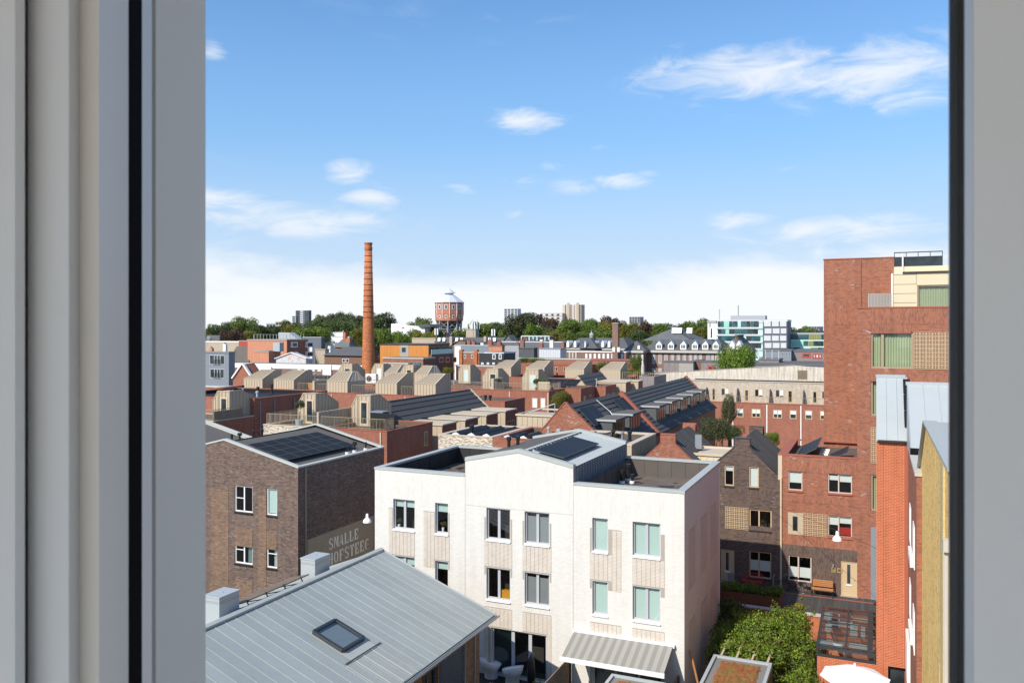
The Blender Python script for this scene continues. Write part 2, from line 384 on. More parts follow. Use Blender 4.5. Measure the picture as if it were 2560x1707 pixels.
# ------------------------------------------------------------ object helpers
COL = S.collection
def mlist(ms):
    return [M[m] if isinstance(m, str) else m for m in (ms if isinstance(ms, (list, tuple)) else [ms])]
class MB:
    """collects faces, links them as ONE mesh object"""
    def __init__(s): s.v = []; s.f = []; s.m = []
    def add(s, vs, fs, mi=0):
        n = len(s.v); s.v += [tuple(q) for q in vs]
        for f in fs: s.f.append([i+n for i in f]); s.m.append(mi)
        return s
    def poly(s, pts, mi=0): return s.add(pts, [range(len(pts))], mi)
    def box(s, x0, x1, y0, y1, z0, z1, mi=0):
        return s.add([(x0, y0, z0), (x1, y0, z0), (x1, y1, z0), (x0, y1, z0), (x0, y0, z1), (x1, y0, z1), (x1, y1, z1), (x0, y1, z1)],
                     [(0, 3, 2, 1), (4, 5, 6, 7), (0, 1, 5, 4), (1, 2, 6, 5), (2, 3, 7, 6), (3, 0, 4, 7)], mi)
    def prism(s, pts, axis, a, b, mi=0, caps=True):
        def p3(p, c): return {'y': (p[0], c, p[1]), 'x': (c, p[0], p[1]), 'z': (p[0], p[1], c)}[axis]
        n = len(pts); vs = [p3(p, a) for p in pts]+[p3(p, b) for p in pts]
        fs = [(i, (i+1) % n, n+(i+1) % n, n+i) for i in range(n)]
        if caps: fs += [list(range(n))[::-1], list(range(n, 2*n))]
        return s.add(vs, fs, mi)
    def tube(s, p0, p1, r0, r1=None, n=8, mi=0, caps=True):
        p0, p1 = Vector(p0), Vector(p1); r1 = r0 if r1 is None else r1
        d = (p1-p0).normalized(); a = d.orthogonal().normalized(); b = d.cross(a)
        vs = []
        for p, r in ((p0, r0), (p1, r1)):
            for i in range(n):
                q = 2*math.pi*i/n; vs.append(p+a*math.cos(q)*r+b*math.sin(q)*r)
        fs = [(i, (i+1) % n, n+(i+1) % n, n+i) for i in range(n)]
        if caps: fs += [list(range(n))[::-1], list(range(n, 2*n))]
        return s.add(vs, fs, mi)
    def path(s, pts, r, n=6, mi=0):
        for a, b in zip(pts, pts[1:]): s.tube(a, b, r, r, n, mi)
        return s
    def beam(s, p0, p1, w, h, up=(0, 0, 1), mi=0):
        p0, p1 = Vector(p0), Vector(p1); d = (p1-p0).normalized(); up = Vector(up)
        a = d.cross(up).normalized(); u = a.cross(d).normalized()
        vs = [p+a*sx*w/2+u*sz*h for p in (p0, p1) for (sx, sz) in ((-1, 0), (1, 0), (1, 1), (-1, 1))]
        return s.add(vs, [(0, 1, 5, 4), (1, 2, 6, 5), (2, 3, 7, 6), (3, 0, 4, 7), (3, 2, 1, 0), (4, 5, 6, 7)], mi)
    def lathe(s, prof, c=(0, 0, 0), n=16, mi=0, caps=True):
        k = len(prof); vs = [(c[0]+r*math.cos(2*math.pi*i/n), c[1]+r*math.sin(2*math.pi*i/n), c[2]+z) for r, z in prof for i in range(n)]
        fs = [(j*n+i, j*n+(i+1) % n, (j+1)*n+(i+1) % n, (j+1)*n+i) for j in range(k-1) for i in range(n)]
        if caps: fs += [list(range(n))[::-1], list(range((k-1)*n, k*n))]
        return s.add(vs, fs, mi)
    def mesh(s, name, mats, smooth=False):
        me = bpy.data.meshes.new(name); me.from_pydata(s.v, [], s.f)
        for m in mlist(mats): me.materials.append(m)
        if len(me.materials) > 1: me.polygons.foreach_set('material_index', s.m)
        if smooth: me.polygons.foreach_set('use_smooth', [True]*len(s.f))
        me.update(); return me
    def build(s, name, mats, par=None, local=False, smooth=False, label=None, kind=None):
        o = link(name, s.mesh(name, mats, smooth), par, local)
        if label: o['label'] = label
        if kind: o['kind'] = kind
        return o
def link(name, me, par=None, local=False, loc=None, rotz=None):
    o = bpy.data.objects.new(name, me); COL.objects.link(o)
    if par is not None:
        o.parent = par
        if not local:
            q = par; off = Vector((0, 0, 0))
            o.matrix_parent_inverse = world_mat(par).inverted()
    if loc is not None: o.location = loc
    if rotz is not None: o.rotation_euler = (0, 0, rotz)
    return o
def world_mat(o):
    m = Matrix.LocRotScale(o.location, o.rotation_euler, o.scale)
    if o.parent is not None: m = world_mat(o.parent) @ o.matrix_parent_inverse @ m
    return m
def tag(o, label=None, cat=None, group=None, kind=None):
    for k, v in (('label', label), ('category', cat), ('group', group), ('kind', kind)):
        if v: o[k] = v
    return o
def thing(name, label, cat, loc=(0, 0, 0), group=None, rotz=0):
    o = bpy.data.objects.new(name, None); COL.objects.link(o); o.location = loc; o.rotation_euler = (0, 0, rotz)
    o.empty_display_size = .2
    return tag(o, label, cat, group)
def struct(mb, name, mats): return tag(mb.build(name, mats), kind='structure')
def copy_tree(o, par=None):
    c = o.copy(); COL.objects.link(c)
    if par is not None: c.parent = par
    for ch in o.children: copy_tree(ch, c)
    return c

def pt(face, c, u, d, z):
    """point on a wall: u along it, d inwards from its plane c"""
    return {'S': (u, c+d, z), 'E': (c-d, u, z), 'W': (c+d, u, z)}[face]
def wall(mb, face, c, u0, u1, z0, z1, holes=(), mi=0, depth=.16, rmi=None, reveal=True):
    us = sorted({u0, u1, *[h[0] for h in holes], *[h[1] for h in holes]}); zs = sorted({z0, z1, *[h[2] for h in holes], *[h[3] for h in holes]})
    us = [u for u in us if u0 <= u <= u1]; zs = [z for z in zs if z0 <= z <= z1]
    for a, b in zip(us, us[1:]):
        for p, q in zip(zs, zs[1:]):
            m, k = (a+b)/2, (p+q)/2
            if any(h[0] < m < h[1] and h[2] < k < h[3] for h in holes): continue
            mb.poly([pt(face, c, a, 0, p), pt(face, c, b, 0, p), pt(face, c, b, 0, q), pt(face, c, a, 0, q)], mi)
    for (a, b, p, q) in holes if reveal else ():
        r = mi if rmi is None else rmi
        for (e, f) in (((a, p), (b, p)), ((b, p), (b, q)), ((b, q), (a, q)), ((a, q), (a, p))):
            mb.poly([pt(face, c, e[0], 0, e[1]), pt(face, c, f[0], 0, f[1]), pt(face, c, f[0], depth, f[1]), pt(face, c, e[0], depth, e[1])], r)
_wc = {}
ROT = {'S': 0.0, 'E': math.pi/2, 'W': -math.pi/2}
def place(face, c, u0, u1, z0):
    return {'S': (u0, c, z0), 'E': (c, u0, z0), 'W': (c, u1, z0)}[face]
def window(par, face, c, r, fr='white_frame', cols=(1,), rec=.10, fw=.065, blind=None, sill=None, transom=None, inside=True,
           pane='glass', far=False, name='window', mull=None, curtain=None):
    u0, u1, z0, z1 = r; w = round(u1-u0, 2); h = round(z1-z0, 2)
    loc = place(face, c, u0, u1, z0); rz = ROT[face]
    if far: rec = -.035
    mull = mull or fw*1.2
    key = ('f', w, h, fr, tuple(cols), rec, fw, transom, mull)
    tot = sum(cols); xs = [0]; 
    for k in cols: xs.append(xs[-1]+k/tot*w)
    if key not in _wc:
        b = MB(); y0, y1 = rec, rec+.06
        b.box(0, fw, y0, y1, 0, h); b.box(w-fw, w, y0, y1, 0, h); b.box(fw, w-fw, y0, y1, 0, fw); b.box(fw, w-fw, y0, y1, h-fw, h)
        for x in xs[1:-1]: b.box(x-mull/2, x+mull/2, y0+.003, y1, fw, h-fw)
        if transom: b.box(fw, xs[1]-mull/2 if len(cols) > 1 else w-fw, y0+.01, y1, h*transom-.02, h*transom+.02)
        _wc[key] = b.mesh('window_frame', fr)
    o = link(name, _wc[key], par, loc=loc, rotz=rz)
    yp = rec+(.012 if far else .035)
    def sub(nm, mat, x0, x1, q0, q1, y):
        k = ('q', round(x1-x0, 2), round(q1-q0, 2), mat)
        if k not in _wc:
            b = MB(); b.poly([(0, 0, 0), (x1-x0, 0, 0), (x1-x0, 0, q1-q0), (0, 0, q1-q0)]); _wc[k] = b.mesh(nm, mat)
        p = Matrix.Rotation(rz, 4, 'Z') @ Vector((x0, y, q0))
        return link(nm, _wc[k], o, loc=Vector(loc)+p, rotz=rz)
    if far: sub('pane', pane, fw*.5, w-fw*.5, fw*.5, h-fw*.5, yp)
    else:
        for a, b_ in zip(xs, xs[1:]): sub('pane', pane, a+.02, b_-.02, .02, h-.02, yp)
    if blind:
        bl = blind if isinstance(blind[0], (tuple, list)) else [blind]
        for bd in bl:     # (fraction from the top, material[, column index, bottom fraction])
            fr0, mt = bd[0], bd[1]; ci = bd[2] if len(bd) > 2 else None
            lo = 1-fr0; hi = 1.0
            if len(bd) > 3: lo, hi = bd[3], bd[3]+fr0
            cells = [(xs[0], xs[-1])] if ci is None else [(xs[ci], xs[ci+1])]
            for a, b_ in cells: sub('blind', mt, a+fw*.6, b_-fw*.6, h*lo+fw*.3, h*hi-fw*.3, yp+(.05 if not far else -.004))
    if curtain:
        b = MB(); n = int((w-.1)/.03); a0, a1, mt = curtain; pts = []
        for i in range(n+1):
            x = a0*w+(a1-a0)*w*i/n; pts.append((x, yp+.14+.035*math.sin(i*1.25)+.012*math.sin(i*.37)))
        for p, q in zip(pts, pts[1:]): b.poly([(p[0], p[1], .03), (q[0], q[1], .03), (q[0], q[1], h-.03), (p[0], p[1], h-.03)])
        cu = link('curtain', b.mesh('curtain', mt, True), o, loc=loc, rotz=rz)
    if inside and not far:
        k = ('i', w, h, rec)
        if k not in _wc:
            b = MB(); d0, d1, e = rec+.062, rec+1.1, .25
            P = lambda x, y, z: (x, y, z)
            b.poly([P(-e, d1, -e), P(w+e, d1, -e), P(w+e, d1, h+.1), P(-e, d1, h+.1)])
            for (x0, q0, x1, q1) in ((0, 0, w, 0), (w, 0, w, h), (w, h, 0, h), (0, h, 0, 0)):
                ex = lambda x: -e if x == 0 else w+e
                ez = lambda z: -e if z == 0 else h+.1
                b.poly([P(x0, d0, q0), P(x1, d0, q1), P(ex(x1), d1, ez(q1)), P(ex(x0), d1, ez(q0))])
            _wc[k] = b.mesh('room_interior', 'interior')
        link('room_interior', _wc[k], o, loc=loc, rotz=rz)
    if sill:
        k = ('s', w, sill, rec)
        if k not in _wc:
            b = MB(); b.prism([(-.07, -.05), (max(rec, 0.0), -.005), (max(rec, 0.0), -.09), (-.07, -.10)], 'x', -.02, w+.02); _wc[k] = b.mesh('sill', sill)
        link('sill', _wc[k], o, loc=loc, rotz=rz)
    return o
def windows_far(par, face, c, rects, fr='white_frame', cols=(1, 1), pane='glass_far', fw=.08, **kw):
    for r in rects: window(par, face, c, r, fr, cols, far=True, pane=pane, fw=fw, inside=False, **kw)
def grid(u0, u1, z0, dz, nu, nz, w, h):
    """nu x nz window rectangles spread along u0..u1"""
    return [(u0+(i+.5)*(u1-u0)/nu-w/2, u0+(i+.5)*(u1-u0)/nu+w/2, z0+j*dz, z0+j*dz+h) for j in range(nz) for i in range(nu)]
def ring(mb, x0, x1, y0, y1, z0, z1, w, mi=0):
    """a coping: four bars butted end to end"""
    mb.box(x0, x1, y0, y0+w, z0, z1, mi); mb.box(x0, x1, y1-w, y1, z0, z1, mi)
    mb.box(x0, x0+w, y0+w, y1-w, z0, z1, mi); mb.box(x1-w, x1, y0+w, y1-w, z0, z1, mi)
def flat_block(t, x0, x1, y0, y1, z0, z1, mat, roof='bitumen', cope='coping_pale', holes_s=(), holes_e=(), cw=.3, ch=.07, drop=.35, lo=None):
    """walls, sunk roof deck and coping of a flat-roofed house"""
    b = MB(); wall(b, 'S', y0, x0, x1, z0, z1-ch, holes_s); wall(b, 'E', x1, y0, y1, z0, z1-ch, holes_e)
    b.poly([(x0, y0, z0), (x0, y1, z0), (x0, y1, z1-ch), (x0, y0, z1-ch)]); b.poly([(x0, y1, z0), (x1, y1, z0), (x1, y1, z1-ch), (x0, y1, z1-ch)])
    b.build('wall', mat, t)
    b = MB(); i = cw-.04; b.poly([(x0+i, y0+i, z1-drop), (x1-i, y0+i, z1-drop), (x1-i, y1-i, z1-drop), (x0+i, y1-i, z1-drop)])
    for p, q in (((x0+i, y0+i), (x1-i, y0+i)), ((x1-i, y0+i), (x1-i, y1-i)), ((x1-i, y1-i), (x0+i, y1-i)), ((x0+i, y1-i), (x0+i, y0+i))):
        b.poly([(*p, z1-drop), (*q, z1-drop), (*q, z1-ch), (*p, z1-ch)])
    b.build('roof', roof, t)
    b = MB(); e = .03; ring(b, x0-e, x1+e, y0-e, y1+e, z1-ch, z1, cw); b.build('coping', cope, t)
def ribs(mb, a0, a1, b0, b1, n, up, w=.03, h=.035, mi=0, ends=True):
    a0, a1, b0, b1 = map(Vector, (a0, a1, b0, b1))
    for i in range(0 if ends else 1, n+1 if ends else n):
        k = i/n; mb.beam(a0.lerp(a1, k), b0.lerp(b1, k), w, h, up, mi)
def solar_row(par, origin, ux, uy, nu, nv, pw, ph, mat='solar', name='solar_panel', gap=.02, th=.04):
    """a field of panels on a slope: origin, unit vectors along (ux) and up (uy)"""
    ux, uy = Vector(ux).normalized(), Vector(uy).normalized(); nrm = ux.cross(uy).normalized()
    if nrm.z < 0: nrm = -nrm
    b = MB(); vs = [Vector((0, 0, 0))+ux*a+uy*c_+nrm*d for d in (0, th) for (a, c_) in ((0, 0), (pw-gap, 0), (pw-gap, ph-gap), (0, ph-gap))]
    b.add(vs, [(0, 1, 2, 3), (0, 1, 5, 4), (1, 2, 6, 5), (2, 3, 7, 6), (3, 0, 4, 7)], 1)
    e = .022; top = [ux*a+uy*c_+nrm*(th+.001) for (a, c_) in ((0, 0), (pw-gap, 0), (pw-gap, ph-gap), (0, ph-gap))]
    inn = [ux*a+uy*c_+nrm*(th+.001) for (a, c_) in ((e, e), (pw-gap-e, e), (pw-gap-e, ph-gap-e), (e, ph-gap-e))]
    b.add(top+inn, [(4, 5, 6, 7)], 0); b.add(top+inn, [(0, 1, 5, 4), (1, 2, 6, 5), (2, 3, 7, 6), (3, 0, 4, 7)], 1)
    me = b.mesh(name, [mat, 'solar_frame'])
    for j in range(nv):
        for i in range(nu): link(name, me, par, loc=Vector(origin)+ux*pw*i+uy*ph*j)
def screen(par, face, c, r, nu, nv, mat='frame_tan', name='screen'):
    """breeze-block screen: every block its own piece with four small openings"""
    u0, u1, z0, z1 = r; w, h = (u1-u0)/nu, (z1-z0)/nv
    b = MB(); b.box(0, u1-u0, .05, .08, 0, z1-z0); t = link(name, b.mesh(name, 'black_clad'), par, loc=place(face, c, u0, u1, z0), rotz=ROT[face])
    key = ('blk', round(w, 3), round(h, 3), mat)
    if key not in _wc:
        b = MB(); g = .006; hw, hh = w-g, h-g
        xs = [0, .10*hw, .46*hw, .56*hw, .92*hw, hw]; zs = [0, .14*hh, .44*hh, .58*hh, .88*hh, hh]
        for i in range(5):
            for j in range(5):
                if i in (1, 3) and j in (1, 3): continue
                b.poly([(xs[i], -.02, zs[j]), (xs[i+1], -.02, zs[j]), (xs[i+1], -.02, zs[j+1]), (xs[i], -.02, zs[j+1])])
        b.box(0, hw, -.019, .045, 0, .003)
        _wc[key] = b.mesh('block', mat)
    for j in range(nv):
        for i in range(nu):
            p = Matrix.Rotation(ROT[face], 4, 'Z') @ Vector((i*w, 0, j*h)); link('block', _wc[key], t, loc=Vector(place(face, c, u0, u1, z0))+p, rotz=ROT[face])
    return t
def railing(par, pts, h=.9, mat='beige_rail', gap=.13, r=.012, name='railing'):
    b = MB()
    for p, q in zip(pts, pts[1:]):
        p, q = Vector(p), Vector(q); L = (q-p).length; n = max(1, int(L/gap)); up = Vector((0, 0, h))
        b.beam(p+up, q+up, .045, .035); b.beam(p+Vector((0, 0, .08)), q+Vector((0, 0, .08)), .03, .02)
        for i in range(n+1):
            k = p.lerp(q, i/n); b.tube(k, k+up, r if i % 10 else r*2, None, 4, caps=False)
    return b.build(name, mat, par)

# ------------------------------------------------------------ plants
def leaf_cloud(seed, lobes, n, size, squash=.8, shell=.55):
    """leaf-sized faces through the volume of several lobes; unit crown about 1 m radius"""
    rr = random.Random(seed); b = MB()
    tot = sum(l[3]**2 for l in lobes)
    for (lx, ly, lz, lr) in lobes:
        for _ in range(int(n*lr*lr/tot)):
            d = Vector((rr.gauss(0, 1), rr.gauss(0, 1), rr.gauss(0, 1))).normalized()
            k = lr*(shell+(1-shell)*rr.random()**.6)*(1+.14*math.sin(5*d.x+seed)*math.sin(6*d.z+lx*3))
            p = Vector((lx, ly, lz))+Vector((d.x*k, d.y*k, d.z*k*squash))
            nn = (d+Vector((rr.gauss(0, .6), rr.gauss(0, .6), rr.gauss(0, .6)))).normalized()
            a = nn.orthogonal().normalized(); a.rotate(Matrix.Rotation(rr.random()*6.28, 3, nn)); c = nn.cross(a)
            s = size*rr.uniform(.6, 1.35)
            b.add([p-a*s, p+c*s*.55+nn*s*.15, p+a*s, p-c*s*.55+nn*s*.15], [(0, 1, 2, 3)])
    return b
def crown_lobes(seed, n=11, tall=1.0):
    rr = random.Random(seed); L = [(0, 0, .05, .62)]
    for i in range(n):
        a = rr.random()*6.28; e = rr.uniform(-.35, .75); q = rr.uniform(.42, .66)
        L.append((math.cos(a)*q*math.cos(e), math.sin(a)*q*math.cos(e), q*math.sin(e)*tall, rr.uniform(.26, .44)))
    return L
CROWNS = [leaf_cloud(i, crown_lobes(i, 12+i % 3), 4200, .046) for i in range(5)]
CROWNS_FINE = [leaf_cloud(20+i, crown_lobes(20+i, 13), 6500, .033) for i in range(2)]
_cm = {}
def crown_mesh(i, mat, fine=False):
    k = (i, mat, fine)
    if k not in _cm: _cm[k] = (CROWNS_FINE[i % 2] if fine else CROWNS[i % 5]).mesh('crown', mat)
    return _cm[k]
_tr = {}
def tree(label, loc, h, rx, ry=None, mat='leaf_green', seed=0, fine=False, name='tree', group=None, trunk=.35, ch=None):
    """tapered trunk with limbs and a crown; h total height, rx/ry crown radii, ch crown half height"""
    ry = ry or rx; ch = ch or h*(1-trunk)/2*1.12
    t = thing(name, label, 'tree', loc, group, rotz=0)
    if seed % 4 not in _tr:
        rr = random.Random(seed); b = MB(); pts = [(0, 0, 0), (.02, .01, .35), (.0, .03, .7), (.03, 0, 1.)]; rad = [.05, .038, .028, .016]
        for i in range(3): b.tube(pts[i], pts[i+1], rad[i], rad[i+1], 7)
        for i in range(7):
            a = rr.random()*6.28; z0 = rr.uniform(.3, .8); L = rr.uniform(.25, .4); p = (0, 0.02, z0); q = (math.cos(a)*L*.6, math.sin(a)*L*.6, z0+L*.6)
            b.tube(p, q, .018, .008, 5); b.tube(q, (q[0]*1.5, q[1]*1.5, q[2]+.12), .008, .003, 4)
        _tr[seed % 4] = b.mesh('trunk', 'bark', True)
    o = link('trunk', _tr[seed % 4], t, local=True); o.scale = (h*.62, h*.62, h*.72)
    c = link('crown', crown_mesh(seed, mat, fine), t, local=True); c.location = (0, 0, h-ch*.70); c.scale = (rx, ry, ch); c.rotation_euler = (0, 0, seed*1.7)
    return t
def shrub(label, loc, rx, ry, rz, mat='leaf_green', seed=0, name='shrub', group=None, fine=True, stems=True, cat='plant'):
    t = thing(name, label, cat, loc, group)
    c = link('foliage', crown_mesh(seed, mat, fine), t, local=True); c.location = (0, 0, rz*.85); c.scale = (rx, ry, rz); c.rotation_euler = (0, 0, seed*2.1)
    if stems:
        b = MB(); rr = random.Random(seed)
        for i in range(6):
            a = rr.random()*6.28; b.tube((0, 0, 0), (math.cos(a)*rx*.5, math.sin(a)*ry*.5, rz*1.1), .02, .008, 5)
        b.build('stem', 'bark', t, local=True)
    return t

# ============================================================ setting
b = MB(); b.poly([(-4000, -800, 0), (3000, -800, 0), (3000, 6000, 0), (-4000, 6000, 0)]); struct(b, 'ground', 'ground')
b = MB(); b.box(-34.5, 4.0, 50.5, 54.8, .002, 1.3); struct(b, 'street', 'brick_pave')
b = MB(); b.box(-34.5, 4.0, 53.95, 54.10, 1.302, 1.312); struct(b, 'pavement_band', 'brick_cap')
b = MB(); b.poly([(-30, 34, .01), (-8.2, 34, .01), (-8.2, 38.4, .01), (-30, 38.4, .01)]); struct(b, 'patio_ground', 'brick_pave')

# ------------------------------------------------------------ the room and the window looked through
def J(px, y):
    a = (px-1280)/FOC; dx = -math.sin(TH)+a*math.cos(TH); dy = math.cos(TH)+a*math.sin(TH)
    return (dx/dy*y, y)
ZB, ZT = 16.35, 18.75
def room():
    b = MB()
    b.box(-2.8, -2.5, -.3, 1.05, 15.9, 19.0); b.box(-2.8, -2.5, -4.3, -4.0, 15.9, 19.0); b.box(-2.8, -2.5, -4.0, -.3, 18.7, 19.0); b.box(-2.8, -2.5, -4.0, -.3, 15.9, 16.05); b.box(2.0, 2.3, -.3, 1.05, 15.9, 19.0); b.box(2.0, 2.3, -4.3, -4.0, 15.9, 19.0); b.box(2.0, 2.3, -4.0, -.3, 18.7, 19.0); b.box(2.0, 2.3, -4.0, -.3, 15.9, 16.05)  # both side openings are out of view, added to brighten the window frame
    b.box(-2.5, -1.30, .70, 1.05, 15.9, 19.0); b.box(.45, 2.0, .70, 1.05, 15.9, 19.0)
    b.box(-1.30, .45, .70, 1.05, 15.9, ZB-.03); b.box(-1.30, .45, .70, 1.05, ZT+.03, 19.0)
    b.box(-2.5, -2.35, -4.3, -4.0, 15.9, 19.0); b.box(1.85, 2.0, -4.3, -4.0, 15.9, 19.0)
    b.box(-2.35, 1.85, -4.3, -4.0, 18.72, 19.0); b.box(-2.35, 1.85, -4.3, -4.0, 15.9, 16.02)  # wide unseen back opening, added so daylight bounces onto the frame
    struct(b, 'wall_room', 'plaster')
    b = MB(); b.box(-2.5, 2.0, -4.0, .70, 15.85, 16.0); struct(b, 'floor_room', 'floor_oak')
    b = MB(); b.box(-2.5, 2.0, -4.0, .70, 18.8, 18.99); struct(b, 'ceiling_room', 'plaster')
    # the building the room is in, seen by nobody but shading what lies below it
    t = thing('apartment_block', 'apartment block whose window frames the view', 'building', (-2, -1.6, 0))
    b = MB(); b.box(-2.8, 2.3, -4.3, 1.04, 0, 15.84); b.build('wall', 'brick_yellow', t)
    b = MB(); b.box(-2.9, 2.4, -4.4, 1.10, 19.01, 19.3); b.build('roof', 'bitumen', t)
    f = thing('window_frame', 'white plastic window frame with black seals, open casement at the left', 'window frame', (-.45, .95, ZB))
    def post(name, mat, pts): MB().prism(pts, 'z', ZB, ZT).build(name, mat, f)
    x0 = J(515, 1.05)[0]
    post('jamb', 'pvc_outer', [(x0, 1.049), (x0, .946), (-1.29, .946), (-1.29, 1.049)])
    post('seal_and_gap', 'seal_black', [(x0-.02, .9455), (x0-.02, .931), (-1.29, .931), (-1.29, .9455)])  # no gasket: black face puts the dark of this recess into its colour
    p, q = J(380, .93), J(355, .905)
    post('glazing_bead', 'pvc', [p, q, (-1.29, .905), (-1.29, .93)])
    p, q = J(355, .903), J(322, .868)
    post('seal_and_gap', 'seal_black', [p, q, (-1.29, .868), (-1.29, .903)])
    p, q = J(321, .866), J(247, .752)
    r = J(204, .752)
    post('casement_edge', 'pvc_outer', [p, q, r, (-1.28, .80), (-1.28, .866)])
    post('casement_rebate', 'pvc', [J(206, .768), J(171, .768), (-1.27, .80), (-1.27, .768)][:2]+[(-1.2, .785), (-1.0, .785)])
    post('casement_stile', 'pvc', [J(172, .728), J(70, .728), (J(70, .728)[0], .767), (J(172, .728)[0]-.02, .767)])
    post('seal_and_gap', 'seal_black', [J(74, .775), J(50, .775), (-1.12, .80), (-1.03, .80)])  # black backing, gives the gap beside the architrave its shade by colour
    post('architrave', 'pvc', [J(62, .712), (-1.30, .712), (-1.30, .699), (J(62, .712)[0], .699)][::-1])
    # right hand side
    post('jamb', 'pvc', [(J(2371, 1.05)[0], 1.049), (.30, 1.049), (.30, .99), (J(2375, .99)[0], .99)])
    sx = J(2393, .955)
    MB().tube((sx[0], sx[1], ZB), (sx[0], sx[1], ZT), .0075, None, 14).build('seal_and_gap', 'seal_grey', f, smooth=True)
    post('seal_and_gap', 'seal_grey', [(J(2376, .985)[0], .985), (.30, .985), (.30, .945), (J(2400, .945)[0], .945)])
    post('glazing_bead', 'pvc', [J(2411, .93), (.30, .93), (.30, .905), J(2432, .905)])
    post('casement_stile', 'pvc', [J(2434, .895), (.40, .895), (.40, .903), (J(2434, .903)[0], .903)])
    post('frame_back', 'pvc', [(.30, 1.04), (.449, 1.04), (.449, .72), (.40, .72), (.40, .905), (.30, .906)])
    b = MB(); b.box(-1.29, .44, .90, 1.045, ZB-.029, ZB-.002); b.build('sill', 'pvc', f)
    b = MB(); b.box(-1.29, .44, .90, 1.045, ZT+.002, ZT+.029); b.build('head', 'pvc', f)
room()

# ------------------------------------------------------------ zinc-roofed house in the foreground
def zinc_house():
    t = thing('zinc_roof_house', 'low house with pale blue-grey standing seam zinc roof in the foreground', 'house', (-21.8, 24, 0))
    RX, RZ, EX, EZ, k = -21.8, 7.06, -15.75, 4.78, .3767
    y0, y1, dy = 8.0, 34.0, .5306
    b = MB(); holes = []
    X = -16.3
    def yy(px): return W(px, 1600, x=X).y
    secs = [yy(1185), yy(1156), yy(1099), yy(1055)]
    holes = [(secs[3], secs[2]-.12, .9, 4.0), (22.0, 24.2, .9, 3.8)]
    wall(b, 'E', X, y0+.3, y1-.5, 0, 4.75, holes, depth=.2)
    b.poly([(-27.3, y0+.3, 0), (-27.3, y1-.5, 0), (-27.3, y1-.5, 4.7), (-27.3, y0+.3, 4.7)])
    for y in (y0+.3, y1-.5): b.poly([(-27.3, y, 0), (X, y, 0), (X, y, 4.9), (RX, y, 6.95), (-27.3, y, 4.9)])
    b.build('wall', 'brick_brown_tan_joint', t)
    for h in holes: window(t, 'E', X, h, 'blue_clad', (1, 1), rec=.12, fw=.08)
    b = MB(); n = 12; ya, yb = secs[2], secs[1]
    for i in range(n):
        u0 = ya+(yb-ya)*i/n; b.box(X, X+.03, u0+.01, u0+(yb-ya)/n-.01, .2, 4.6)
    b.box(X, X+.012, ya, yb, .2, 4.6); b.build('cladding', 'blue_clad', t)
    MB().tube((X+.08, secs[1]+.1, 0), (X+.08, secs[1]+.1, 4.7), .045).build('downpipe', 'zinc_dark', t)
    MB().box(X-.02, X+.05, secs[0]+.0, secs[0]+.06, 0, 4.7).build('corner_trim', 'zinc_dark', t)
    # roof: every standing-seam sheet is its own piece
    for side, ex in ((1, EX), (-1, 2*RX-EX)):
        sl = Vector((ex-RX, 0, EZ-RZ)); nrm = Vector((k*side, 0, 1)).normalized()
        p = MB(); w = dy
        a = Vector((.13*side, 0, -.13*k)); c = sl
        vs = [a, c, c+Vector((0, w, 0)), a+Vector((0, w, 0))]; vs += [v-nrm*.05 for v in vs]
        p.add(vs, [(0, 1, 2, 3), (4, 7, 6, 5), (0, 4, 5, 1), (1, 5, 6, 2), (3, 2, 6, 7)])
        p.beam(a+Vector((0, .0, 0)), c+Vector((0, .0, 0)), .014, .02, nrm)
        me = p.mesh('roof_sheet', 'zinc'); y = y0 if side == 1 else 19.0
        while y < y1-.2:
            link('roof_sheet', me, t, loc=(RX, y, RZ)); y += dy
        if side == -1: MB().poly([(RX, y0, RZ-.06), (ex, y0, EZ-.06), (ex, 19, EZ-.06), (RX, 19, RZ-.06)]).build('roof_slope', 'zinc', t)
    b = MB(); b.prism([(RX-.16, RZ-.03), (RX-.15, RZ+.045), (RX, RZ+.10), (RX+.15, RZ+.045), (RX+.16, RZ-.03)], 'y', y0, y1+.03); b.build('ridge_cap', 'zinc_coping', t)
    b = MB(); b.box(EX-.02, EX+.05, y0, y1, EZ-.16, EZ-.05); b.build('eave_board', 'seal_black', t)
    b = MB(); b.prism([(EX+.055, EZ-.10), (EX+.19, EZ-.10), (EX+.19, EZ-.02), (EX+.175, EZ-.02), (EX+.175, EZ-.085), (EX+.07, EZ-.085), (EX+.07, EZ-.02), (EX+.055, EZ-.02)], 'y', y0, y1+.08); b.build('gutter', 'zinc_light', t)
    b = MB()
    b.beam((RX, y1+.03, RZ-.03), (EX, y1+.03, EZ-.03), .05, .07, (0, 0, 1)); b.build('verge_trim', 'zinc_light', t)
    # roof window
    s = MB(); ux = Vector((1, 0, -k)).normalized(); nrm = Vector((k, 0, 1)).normalized()
    def sp(x, y, h=0): return Vector((x, y, RZ-k*(x-RX)))+nrm*h
    xa, xb, ya, yb = -19.42, -18.1, 25.58, 26.95
    fl = MB(); fl.add([sp(xa-.12, ya-.12, .036), sp(xb+.55, ya-.12, .036), sp(xb+.55, yb+.12, .036), sp(xa-.12, yb+.12, .036)], [(0, 1, 2, 3)])
    wd = fl.build('roof_window', 'zinc_coping', t)
    def bar(p, q, w=.11, h=.14, m=s): m.beam(p, q, w, h, nrm)
    bar(sp(xa, ya, .03), sp(xb, ya, .03)); bar(sp(xa, yb, .03), sp(xb, yb, .03)); bar(sp(xa, ya, .03), sp(xa, yb, .03)); bar(sp(xb, ya, .03), sp(xb, yb, .03))
    s.build('frame', 'iron_dark', wd)
    i = MB(); e = .07
